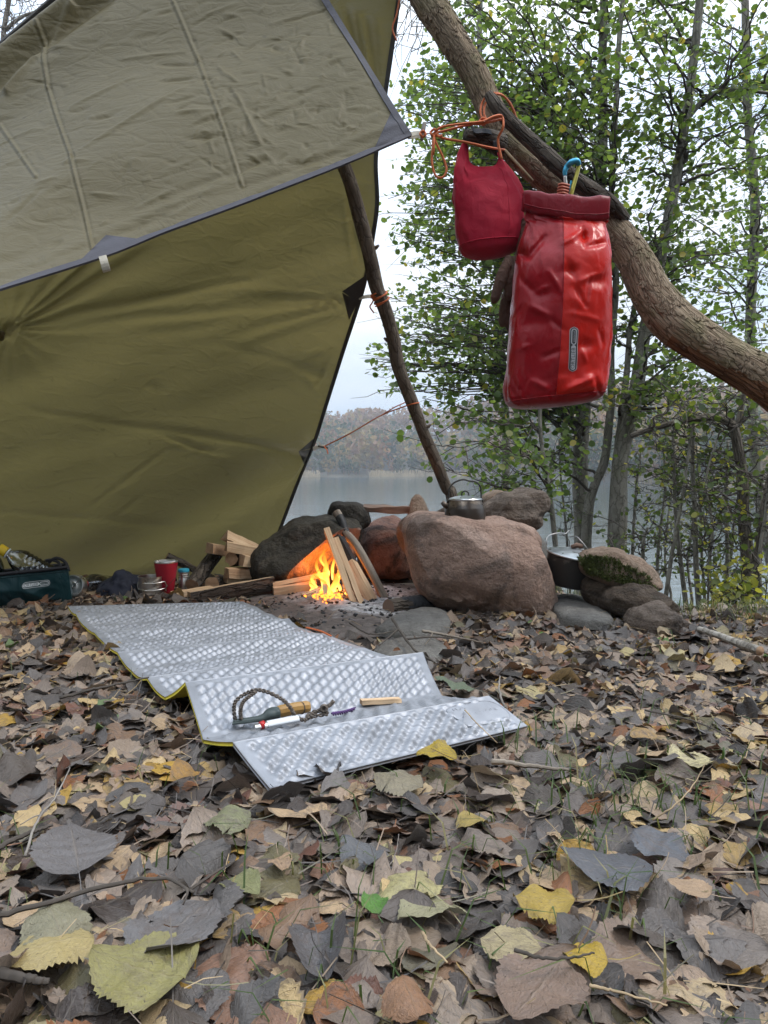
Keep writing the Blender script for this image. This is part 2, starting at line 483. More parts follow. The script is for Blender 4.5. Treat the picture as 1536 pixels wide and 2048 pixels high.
def pvc_mat(name, col, rough=0.24, bump=0.22, sc=11, spec=0.5):
    t = NT(name); v = t.coord('Object')
    f = t.noise(v, 6, 5)
    c = t.ramp(f, [(0.3, tuple(x * 0.8 for x in col)), (0.7, col)])
    dirt = t.noise(v, 19, 6, 0.7)
    c = t.mix(t.math('MULTIPLY', t.g(dirt, 0.6, 0.75), 0.25), c, tuple(x * 0.45 + 0.02 for x in col))
    n = t.bump(t.noise(t.coord('Object', (1, 1, 0.7)), sc, 5, 0.55, 1.2), bump, 0.02)
    n = t.bump(t.noise(v, 260, 2), 0.08, 0.001, n)
    ro = t.ramp(t.noise(v, 9, 5), [(0.3, (rough * 0.8,) * 3), (0.7, (rough * 1.7,) * 3)])
    return t.done(t.bsdf(c, ro, 0, spec * 0.45, n))
def clear_mat(name, col=(0.93, 0.96, 0.97)):
    t = NT(name); v = t.coord('Object')
    n = t.bump(t.noise(v, 40, 3), 0.3, 0.005)
    b = t.bsdf(col, 0.04, 0, 0.6, n)
    b.inputs['Transmission Weight'].default_value = 0.0
    tr = t.n('ShaderNodeBsdfTransparent'); tr.inputs['Color'].default_value = (*col, 1)
    gl = t.n('ShaderNodeBsdfGlossy'); gl.inputs['Roughness'].default_value = 0.06; t.l(n, gl.inputs['Normal'])
    fr = t.n('ShaderNodeFresnel'); fr.inputs['IOR'].default_value = 1.5; t.l(n, fr.inputs['Normal'])
    mx = t.n('ShaderNodeMixShader'); t.l(t.math('ADD', t.math('MULTIPLY', fr.outputs[0], 1.6), 0.05), mx.inputs[0]); t.l(tr.outputs[0], mx.inputs[1]); t.l(gl.outputs[0], mx.inputs[2])
    return t.done(mx)
def flame_mat():
    t = NT('flame')
    at = t.n('ShaderNodeAttribute', attribute_name='h')
    v = t.coord('Object', (1, 1, 0.45))
    f = t.noise(v, 38, 3, 0.5, 0.8)
    c = t.ramp(at.outputs['Fac'], [(0.0, (1.0, 0.50, 0.10)), (0.35, (1.0, 0.40, 0.055)), (0.75, (1.0, 0.22, 0.02)), (1.0, (1.0, 0.12, 0.008))])
    e = t.n('ShaderNodeEmission'); t.l(c, e.inputs['Color'])
    t.l(t.ramp(at.outputs['Fac'], [(0.0, (1.0,) * 3), (0.5, (0.62,) * 3), (1.0, (0.25,) * 3)]), e.inputs['Strength'])
    st = t.math('MULTIPLY', t.ramp(at.outputs['Fac'], [(0.0, (1.0,) * 3), (0.4, (0.6,) * 3), (1.0, (0.22,) * 3)]), 4.0)
    t.l(st, e.inputs['Strength'])
    tr = t.n('ShaderNodeBsdfTransparent')
    lw = t.n('ShaderNodeLayerWeight'); lw.inputs['Blend'].default_value = 0.62
    a = t.math('MULTIPLY', t.math('SUBTRACT', 1.0, lw.outputs['Facing']), t.g(f, 0.22, 0.55))
    a = t.math('MULTIPLY', a, t.ramp(at.outputs['Fac'], [(0.0, (0.9,) * 3), (0.6, (0.8,) * 3), (1.0, (0.15,) * 3)]))
    mx = t.n('ShaderNodeMixShader'); t.l(a, mx.inputs[0]); t.l(tr.outputs[0], mx.inputs[1]); t.l(e.outputs[0], mx.inputs[2])
    return t.done(mx)
def water_mat():
    t = NT('lake_water'); v = t.coord('Object', (0.5, 1.6, 1))
    w = t.noise(v, 2.4, 4, 0.6, 0.3)
    w2 = t.noise(t.coord('Object', (0.06, 0.25, 1)), 1.2, 3)
    n = t.bump(w, 0.10, 0.10)
    n = t.bump(w2, 0.10, 0.4, n)
    b = t.bsdf((0.055, 0.075, 0.072), 0.09, 0, 0.5, n); b.inputs['IOR'].default_value = 1.33
    return t.done(b)
def soil_mat():
    t = NT('forest_soil'); v = t.coord('Object')
    f = t.noise(v, 14, 8, 0.65)
    c = t.ramp(f, [(0.3, (0.016, 0.013, 0.011)), (0.55, (0.035, 0.029, 0.024)), (0.75, (0.07, 0.058, 0.047))])
    n = t.bump(t.noise(v, 60, 8, 0.7), 0.8, 0.012)
    return t.done(t.bsdf(c, 0.9, 0, 0.25, n))
def ash_mat():
    t = NT('ash_and_soil'); v = t.coord('Object')
    f = t.noise(v, 26, 8, 0.68)
    at = t.n('ShaderNodeAttribute', attribute_name='ash')
    soil = t.ramp(f, [(0.3, (0.075, 0.062, 0.055)), (0.55, (0.145, 0.122, 0.108)), (0.75, (0.21, 0.185, 0.165))])
    ash = t.ramp(t.noise(v, 55, 7, 0.7), [(0.28, (0.07, 0.066, 0.068)), (0.46, (0.30, 0.29, 0.29)), (0.62, (0.55, 0.54, 0.54))])
    k = t.g(t.math('ADD', at.outputs['Fac'], t.math('MULTIPLY', t.math('SUBTRACT', t.noise(v, 11, 5), 0.5), 1.0)), 0.35, 0.65)
    c = t.mix(k, soil, ash)
    d = t.noise(v, 34, 4, 0.6)
    c = t.mix(t.g(d, 0.62, 0.68), c, (0.022, 0.02, 0.02))
    n = t.bump(t.noise(v, 90, 7, 0.7), 0.8, 0.008)
    return t.done(t.bsdf(c, 0.95, 0, 0.2, n))
def farwood_mat():
    t = NT('far_foliage'); at = t.n('ShaderNodeAttribute', attribute_name='rnd')
    c = t.ramp(at.outputs['Fac'], [(0.0, (0.035, 0.055, 0.028)), (0.25, (0.070, 0.095, 0.036)), (0.45, (0.13, 0.115, 0.055)), (0.62, (0.27, 0.19, 0.06)),
                                   (0.8, (0.235, 0.125, 0.06)), (1.0, (0.20, 0.13, 0.09))])
    return t.done(t.addtrans(t.bsdf(c, 0.8, 0, 0.1), c, 0.2))
M = MAT
M['tarp'] = tarp_mat()
M['tape'] = simple('tarp_edge_tape', (0.058, 0.055, 0.068), 0.7, bump=0.3, bscale=200)
M['darktape'] = simple('dark_edge_tape', (0.035, 0.032, 0.028), 0.7, bump=0.3, bscale=200)
M['web'] = simple('pale_webbing', (0.52, 0.47, 0.38), 0.8, bump=0.5, bscale=300)
M['leaf'] = leaf_litter_mat()
M['soil'] = soil_mat(); M['ash'] = ash_mat(); M['water'] = water_mat(); M['farwood'] = farwood_mat()
M['foil'] = foil_mat()
M['yfoam'] = simple('yellow_foam', (0.50, 0.40, 0.03), 0.8, var=0.2)
M['boulder'] = rock_mat('brown_boulder_stone', [(0.24, 0.152, 0.112), (0.36, 0.24, 0.185), (0.46, 0.33, 0.265)], (0.075, 0.062, 0.056), 0.6, 0.5, 6)
M['sootrock'] = rock_mat('sooty_stone', [(0.028, 0.025, 0.021), (0.055, 0.048, 0.038), (0.10, 0.085, 0.065)], (0.018, 0.016, 0.015), 0.8, 0.6, 8)
M['fire_rock'] = rock_mat('scorched_stone', [(0.035, 0.032, 0.026), (0.066, 0.058, 0.044), (0.125, 0.10, 0.075)], (0.018, 0.016, 0.013), 0.7, 0.6, 7)
M['redrock'] = rock_mat('reddish_stone', [(0.12, 0.062, 0.047), (0.19, 0.098, 0.073), (0.25, 0.145, 0.105)], (0.03, 0.024, 0.022), 0.8, 0.5, 7)
M['slabrock'] = rock_mat('layered_slab_stone', [(0.155, 0.115, 0.085), (0.24, 0.185, 0.145), (0.31, 0.26, 0.215)], (0.07, 0.055, 0.045), 0.5, 0.7, 8, 1.0)
M['greyrock'] = rock_mat('grey_slab_stone', [(0.105, 0.098, 0.088), (0.155, 0.145, 0.13), (0.21, 0.2, 0.18)], (0.06, 0.055, 0.05), 0.5, 0.4, 10)
M['brownrock'] = rock_mat('brown_weathered_stone', [(0.07, 0.052, 0.038), (0.125, 0.092, 0.066), (0.20, 0.15, 0.105)], (0.035, 0.03, 0.02), 0.6, 0.7, 9, 0.8)
M['mossrock'] = rock_mat('warm_brown_stone', [(0.17, 0.12, 0.085), (0.25, 0.175, 0.125), (0.33, 0.245, 0.18)], (0.06, 0.05, 0.03), 0.5, 0.5, 8)
M['moss'] = simple('moss', (0.075, 0.092, 0.018), 0.9, var=0.5, nscale=90)
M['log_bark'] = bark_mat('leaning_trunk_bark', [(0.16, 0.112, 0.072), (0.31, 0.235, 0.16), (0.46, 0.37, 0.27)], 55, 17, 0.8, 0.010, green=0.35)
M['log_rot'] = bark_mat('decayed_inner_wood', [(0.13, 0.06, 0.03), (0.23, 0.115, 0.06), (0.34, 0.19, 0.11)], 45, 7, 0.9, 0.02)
M['alder'] = bark_mat('alder_bark', [(0.15, 0.14, 0.115), (0.24, 0.225, 0.19), (0.32, 0.305, 0.265)], 20, 9, 0.35, 0.006, green=0.2)
M['twig'] = simple('dark_twig', (0.060, 0.048, 0.038), 0.85, var=0.3)
M['bare'] = simple('pale_bare_twig', (0.22, 0.195, 0.17), 0.85, var=0.3)
M['polebark'] = bark_mat('pole_bark', [(0.085, 0.065, 0.048), (0.145, 0.115, 0.088), (0.22, 0.185, 0.15)], 50, 14, 0.6, 0.006)
M['gnarl'] = bark_mat('furrowed_bark', [(0.10, 0.085, 0.065), (0.17, 0.145, 0.115), (0.25, 0.22, 0.18)], 60, 5, 0.9, 0.012)
M['firebark'] = bark_mat('firewood_bark', [(0.05, 0.04, 0.032), (0.105, 0.085, 0.068), (0.19, 0.165, 0.135)], 55, 12, 0.9, 0.01)
M['wood'] = wood_mat('split_wood', [(0.42, 0.26, 0.15), (0.56, 0.39, 0.24), (0.66, 0.49, 0.32)])
M['wood2'] = wood_mat('fresh_split_wood', [(0.36, 0.20, 0.11), (0.50, 0.31, 0.18), (0.60, 0.42, 0.27)])
M['greywood'] = wood_mat('weathered_wood', [(0.11, 0.09, 0.07), (0.20, 0.165, 0.13), (0.30, 0.25, 0.2)], 70, 4)
M['drift'] = wood_mat('driftwood', [(0.11, 0.065, 0.045), (0.2, 0.13, 0.095), (0.30, 0.215, 0.16)], 60, 5)
M['end'] = endgrain_mat('cut_end_grain', (0.28, 0.17, 0.10), (0.44, 0.29, 0.18))
M['char'] = simple('charred_wood', (0.012, 0.011, 0.011), 0.6, var=0.4, bump=0.8, bscale=45)
M['charash'] = simple('ashy_charcoal', (0.035, 0.036, 0.04), 0.7, var=0.7, nscale=60, bump=0.9, bscale=50)
M['flame'] = flame_mat()
M['steel'] = steel_mat('brushed_steel', (0.74, 0.72, 0.69), 0.30)
M['kettle'] = steel_mat('sooty_kettle_steel', (0.38, 0.30, 0.23), 0.3, 0.96, (0.026, 0.018, 0.013), (0.0, 0.085))
M['potside'] = steel_mat('sooty_pot_steel', (0.30, 0.27, 0.24), 0.38, 0.97, (0.014, 0.012, 0.011), (-0.02, 0.16))
M['alu'] = steel_mat('dull_lid_steel', (0.66, 0.68, 0.70), 0.3)
M['wire'] = simple('wire_metal', (0.30, 0.29, 0.28), 0.4, metal=0.9)
M['darkwire'] = simple('sooty_wire', (0.06, 0.055, 0.05), 0.5, metal=0.7)
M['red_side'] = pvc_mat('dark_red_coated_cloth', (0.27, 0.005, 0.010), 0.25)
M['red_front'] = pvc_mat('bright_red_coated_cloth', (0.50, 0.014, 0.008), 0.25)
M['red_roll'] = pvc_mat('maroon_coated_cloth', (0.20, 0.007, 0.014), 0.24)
M['red_small'] = pvc_mat('raspberry_red_cloth', (0.42, 0.018, 0.040), 0.50, 0.3, 16, 0.3)
M['teal'] = pvc_mat('dark_teal_coated_cloth', (0.010, 0.042, 0.048), 0.3, 0.4, 11)
M['black'] = simple('black_cloth', (0.012, 0.012, 0.016), 0.75, bump=0.4, bscale=120)
M['navy'] = simple('navy_cloth', (0.010, 0.013, 0.028), 0.8, bump=0.4, bscale=120)
M['inkblack'] = simple('black_print', (0.008, 0.008, 0.009), 0.4)
M['inkgrey'] = simple('grey_print', (0.42, 0.42, 0.44), 0.4, var=0.03)
M['inkwhite'] = simple('white_print', (0.66, 0.68, 0.68), 0.4, var=0.03)
M['orange'] = simple('orange_cord', (0.58, 0.135, 0.035), 0.6, var=0.25, nscale=400, bump=0.6, bscale=500)
M['rustcord'] = simple('rust_red_cord', (0.33, 0.075, 0.03), 0.65, var=0.25, nscale=300)
M['paracord'] = simple('camouflage_cord', (0.12, 0.095, 0.075), 0.7, var=0.7, nscale=220, bump=0.6, bscale=500)
M['purple'] = simple('purple_cord', (0.075, 0.030, 0.13), 0.7, var=0.4, nscale=300)
M['blue_al'] = simple('blue_anodised_metal', (0.06, 0.33, 0.50), 0.32, metal=0.55, var=0.05)
M['yellow_al'] = simple('yellow_anodised_metal', (0.50, 0.44, 0.09), 0.35, metal=0.5, var=0.05)
M['glove'] = pvc_mat('worn_brown_leather', (0.135, 0.078, 0.058), 0.6, 0.8, 34, 0.3)
M['cup'] = simple('red_powder_coat', (0.40, 0.012, 0.030), 0.42, var=0.06, bump=0.1, bscale=400)
M['cyan'] = simple('cyan_lid', (0.04, 0.36, 0.52), 0.4, var=0.05)
M['yellowcap'] = simple('yellow_cap', (0.68, 0.46, 0.02), 0.4, var=0.05)
M['redcap'] = simple('red_cap', (0.42, 0.02, 0.02), 0.4, var=0.05)
M['clear'] = clear_mat('clear_plastic')
M['greenclear'] = clear_mat('green_plastic', (0.16, 0.42, 0.12))
M['sheath'] = simple('grey_green_sheath', (0.060, 0.078, 0.075), 0.45, var=0.1)
M['handle'] = simple('tan_handle', (0.36, 0.20, 0.055), 0.42, var=0.12, nscale=20)
M['lighter'] = simple('white_lighter', (0.66, 0.68, 0.70), 0.25, var=0.03)
M['lighter_red'] = simple('red_lighter_button', (0.45, 0.012, 0.012), 0.3, var=0.03)
M['treeleaf'] = tree_leaf_mat('alder_leaf', [(0.0, (0.052, 0.082, 0.025)), (0.5, (0.088, 0.130, 0.038)), (0.92, (0.145, 0.185, 0.056)), (0.97, (0.20, 0.19, 0.05)), (1.0, (0.34, 0.26, 0.06))], 0.48, 2.4)
M['shrubleaf'] = tree_leaf_mat('shrub_leaf', [(0.0, (0.040, 0.062, 0.018)), (0.5, (0.075, 0.105, 0.028)), (0.85, (0.14, 0.16, 0.04)), (1.0, (0.42, 0.36, 0.06))], 0.42, 2.0)
M['grass'] = tree_leaf_mat('grass_blade', [(0.0, (0.05, 0.085, 0.025)), (0.6, (0.09, 0.125, 0.04)), (1.0, (0.30, 0.25, 0.13))], 0.3, 1.5)
M['straw'] = simple('dry_stalk', (0.36, 0.26, 0.15), 0.8, var=0.35, nscale=20)
M['birch'] = bark_mat('birch_bark', [(0.20, 0.175, 0.145), (0.36, 0.33, 0.285), (0.48, 0.45, 0.4)], 12, 40, 0.3, 0.004)
M['reed'] = simple('dry_reeds', (0.36, 0.29, 0.19), 0.9, var=0.3, nscale=0.5)
M['hillsoil'] = simple('wooded_hillside', (0.07, 0.062, 0.04), 0.95, var=0.4, nscale=0.2)
# ---------------------------------------------------------------- ground, lake, far shore
LAKE = -2.3
def edge_y(x):
    return 3.95 - 1.12 * sstep(0.15, 1.1, x) - 0.15 * sstep(1.6, 3.0, x)
def gz(x, y):
    x = np.asarray(x, float); y = np.asarray(y, float)
    d = y - edge_y(x)
    z = -0.022 + 0.012 * np.sin(x * 2.3 + 0.7) * np.sin(y * 1.9 + 0.3) + 0.006 * np.sin(x * 7.1 + y * 3.3) + 0.005 * np.sin(y * 9.0 - x * 4.0)
    s = np.log1p(np.exp(np.clip(d * 7.0, -40, 40))) / 7.0
    z = z - 0.62 * s
    return np.maximum(z, -3.2)
tx = np.tan(np.linspace(-1.42, 1.42, 190)) * 4.2
ty = np.concatenate([np.linspace(-9, 0, 20)[:-1], np.linspace(0, 5.2, 130), np.linspace(5.2, 14, 40)[1:]])
X, Y = np.meshgrid(tx, ty, indexing='ij')
V = np.stack([X, Y, gz(X, Y)], -1).reshape(-1, 3)
F = grid_faces(len(tx), len(ty))
ground = mk('ground', V, F, M['soil'], kind='structure', loc=(0, 0, 0))

V = np.array([[-420, 3.2, LAKE], [420, 3.2, LAKE], [420, 330, LAKE], [-420, 330, LAKE]], float)
water = mk('lake_water', V, [(0, 1, 2, 3)], M['water'], kind='structure', loc=(0, 0, LAKE))

def shore_y(x):
    return 172 + 10 * np.sin(x * 0.021 + 1.0) + 5 * np.sin(x * 0.07) - 82 * sstep(14, 48, x)
def hillz(x, y):
    s = shore_y(x)
    return LAKE - 0.8 + 1.1 * sstep(s - 4, s + 3, y) + (13.5 + 2.0 * np.sin(x * 0.03 + 0.6)) * sstep(s + 12, s + 125, y)
hx = np.linspace(-330, 330, 90); hy = np.linspace(70, 330, 70)
X, Y = np.meshgrid(hx, hy, indexing='ij')
V = np.stack([X, Y, hillz(X, Y)], -1).reshape(-1, 3)
mk('far_hill', V, grid_faces(len(hx), len(hy)), M['hillsoil'], kind='structure', loc=(0, 200, LAKE))

def far_wood():
    r = np.random.default_rng(21)
    quads = []; rn = []
    n = 0
    trees = []
    for k in range(2900):
        y = 84 + 239 * r.random() ** 1.15
        x = (r.random() - 0.5) * (1.18 * y + 30)
        h0 = float(hillz(x, y))
        if h0 < LAKE + 0.15: continue
        trees.append((x, y, h0))
    for (x, y, h0) in trees:
        up = (h0 - LAKE) / 15.0
        shore = h0 < LAKE + 1.2
        H = r.uniform(3.0, 5.5) if shore and r.random() < 0.6 else r.uniform(7.5, 12.5)
        W = H * r.uniform(0.22, 0.36)
        kind = r.random()
        yel = 0.13 + 0.22 * sstep(12, 50, x)
        if shore and kind < 0.40: c0 = 0.60
        elif kind < yel: c0 = 0.60
        elif up > 0.45 and kind < 0.75: c0 = 0.82
        elif kind < 0.62: c0 = 0.12
        elif kind < 0.85: c0 = 0.33
        else: c0 = 0.80
        m = 110 if y < 150 else 75 if y < 240 else 48
        # trunk: two thin crossed strips
        u = r.normal(size=(m, 3)); u /= np.linalg.norm(u, axis=1)[:, None]
        rad = r.random(m) ** 0.4
        c = np.stack([u[:, 0] * rad * W, u[:, 1] * rad * W, H * (0.58 + 0.42 * u[:, 2] * rad)], 1) + np.array([x, y, h0])
        s = r.uniform(0.40, 0.95, m) * (H / 9.0) ** 0.5 * (0.45 + 0.55 * min(1, (y / 210.0)))
        a = r.normal(size=(m, 3)); a /= np.linalg.norm(a, axis=1)[:, None]
        b = np.cross(a, r.normal(size=(m, 3))); b /= np.linalg.norm(b, axis=1)[:, None]
        q = np.stack([c - a * s[:, None], c - b * s[:, None] * 0.8, c + a * s[:, None], c + b * s[:, None] * 0.7], 1)
        quads.append(q.reshape(-1, 3))
        rn.append(np.repeat(np.clip(c0 + r.normal(0, 0.06, m), 0, 1), 4))
        w = 0.10
        t = np.array([[x - w, y, h0 - 0.3], [x + w, y, h0 - 0.3], [x + w * 0.5, y + 0.05, h0 + H * 0.9], [x - w * 0.5, y - 0.05, h0 + H * 0.9]])
        quads.append(t); rn.append(np.full(4, 0.99))
    V = np.vstack(quads)
    F = np.arange(len(V)).reshape(-1, 4)
    mk('far_wood', V, F, M['farwood'], kind='stuff', smooth=False, attr={'rnd': np.concatenate(rn)}, loc=(0, 180, LAKE),
       label='hazy autumn wood in green, yellow and brown on the far lake shore', cat='woodland')
    # pale reed fringe along the far shoreline
    q = []
    for k in range(5200):
        x = r.uniform(-110, 110); s = float(shore_y(x))
        if math.sin(x * 0.13) + math.sin(x * 0.31 + 1) < -0.5: continue
        y = s + r.uniform(-3.5, 0.5); h = r.uniform(0.6, 1.7); w = 0.10
        l = r.normal(0, 0.15)
        q.append([[x - w, y, LAKE - 0.1], [x + w, y, LAKE - 0.1], [x + w * 0.4 + l, y + 0.1, LAKE + h], [x - w * 0.4 + l, y - 0.1, LAKE + h]])
    V = np.array(q).reshape(-1, 3)
    mk('reeds', V, np.arange(len(V)).reshape(-1, 4), M['reed'], kind='stuff', smooth=False, loc=(0, 165, LAKE), label='pale dry reed fringe at the far shoreline', cat='reeds')
far_wood()

# the air over the lake
hz = [(-430, -14, LAKE - 2.2), (430, -14, LAKE - 2.2), (430, 345, LAKE - 2.2), (-430, 345, LAKE - 2.2)]
hzv = hz + [(x, y, 34.0) for x, y, z in hz]
haze_m = bpy.data.materials.new('pale_haze'); haze_m.use_nodes = True
ht = haze_m.node_tree; ht.nodes.clear()
ho = ht.nodes.new('ShaderNodeOutputMaterial'); hv = ht.nodes.new('ShaderNodeVolumePrincipled')
hv.inputs['Color'].default_value = (0.86, 0.92, 1.0, 1); hv.inputs['Density'].default_value = 0.0012; hv.inputs['Anisotropy'].default_value = 0.0
ht.links.new(hv.outputs[0], ho.inputs['Volume'])
mk('haze', hzv, [(0, 3, 2, 1), (4, 5, 6, 7), (0, 1, 5, 4), (1, 2, 6, 5), (2, 3, 7, 6), (3, 0, 4, 7)], haze_m, kind='stuff', smooth=False, loc=(0, 0, 0), label='thin pale haze over the lake', cat='haze')

# ---------------------------------------------------------------- fallen leaves
def leaf_template(ns, nc, seed, L=0.07, asp=0.42, petiole=True):
    r = np.random.default_rng(seed)
    a = np.linspace(0, 1, ns)
    shape = r.uniform(0.55, 0.95)
    w = np.sin(math.pi * np.clip(a, 0, 1) ** shape) ** r.uniform(0.62, 0.9) * L * asp
    w[0] = L * 0.02; w[-1] = L * 0.006
    tooth = r.uniform(0.018, 0.045)
    cs = np.linspace(-1, 1, nc)
    wl = w.copy(); wr = w.copy()
    if ns > 10:
        alt = np.where(np.arange(ns) % 2 == 0, 1 + tooth, 1 - tooth)
        wl = w * alt * (1 + r.normal(0, 0.022, ns)); wr = w * alt * (1 + r.normal(0, 0.022, ns))
        for q in range(r.integers(0, 2)):
            i = r.integers(3, ns - 3); (wl if r.random() < 0.5 else wr)[i] *= r.uniform(0.45, 0.8)
    else:
        wl = w * (1 + r.normal(0, 0.07, ns)); wr = w * (1 + r.normal(0, 0.07, ns))
    k1 = r.normal(0, 0.32); k2 = r.normal(0.0, 0.36); k3 = r.normal(0.05, 0.16); tw = r.normal(0, 0.35)
    if r.random() < 0.20: k1 += r.choice([-1, 1]) * r.uniform(0.5, 1.3)
    ph = r.uniform(0, 6.28); wav = r.uniform(0.015, 0.06)
    V = []; UV = []
    for i in range(ns):
        for j, c in enumerate(cs):
            x = c * (wl[i] if c < 0 else wr[i]); y = (a[i] - 0.42) * L
            xn = x / L; yn = y / L
            z = L * (k1 * xn * xn * 1.6 + k2 * yn * yn + k3 * abs(xn) * 0.6 + tw * xn * yn + wav * abs(c) ** 1.5 * math.sin(a[i] * 13 + ph + (2.0 if c < 0 else 0)) + 0.012 * math.sin(x * 420 + y * 310 + ph))
            if abs(k1) > 0.9:                     # strongly rolled margin pulls inward
                x *= 1 - 0.28 * abs(c) * min(1, abs(k1) - 0.6)
            V.append((x, y, z)); UV.append((c, a[i]))
    F = []
    for i in range(ns - 1):
        for j in range(nc - 1):
            p = i * nc + j
            F.append((p, p + 1, p + 1 + nc, p + nc))
    if petiole:
        n0 = len(V); bend = r.normal(0, 0.25); lift = r.normal(0.1, 0.25); pl = L * r.uniform(0.4, 0.75)
        for k in range(4):
            t = k / 3
            cx = bend * pl * t * t; cy = -0.42 * L - pl * t; cz = lift * pl * t * t
            ww = 0.00045 if ns > 10 else 0.0007
            V.append((cx - ww, cy, cz)); V.append((cx + ww, cy, cz + 0.0006)); UV.append((0.5, 0.12)); UV.append((0.52, 0.12))
        for k in range(3):
            p = n0 + 2 * k
            F.append((p, p + 1, p + 3, p + 2))
    V = np.array(V); V[:, 2] -= V[:, 2].mean()
    return V, np.array(F), np.array(UV)

MAT_L = None   # filled by the mat section below: outlines used to keep leaves off things
def in_poly(x, y, poly):
    c = False; n = len(poly); j = n - 1
    for i in range(n):
        xi, yi = poly[i][0], poly[i][1]; xj, yj = poly[j][0], poly[j][1]
        if (yi > y) != (yj > y) and x < (xj - xi) * (y - yi) / (yj - yi) + xi: c = not c
        j = i
    return c
MATPOLY = [G(*p)[:2] for p in [(560, 1562), (1045, 1452), (965, 1400), (880, 1395), (845, 1330), (700, 1300), (480, 1210), (160, 1222), (335, 1392), (400, 1470), (470, 1488)]]
FIREPOLY = [G(*p)[:2] for p in [(500, 1192), (640, 1250), (700, 1290), (790, 1290), (880, 1262), (900, 1215), (860, 1150), (700, 1140), (520, 1150)]]
BAREPOLY = [G(*p)[:2] for p in [(1100, 1175), (1115, 1232), (1190, 1250), (1260, 1230), (1200, 1165)]]

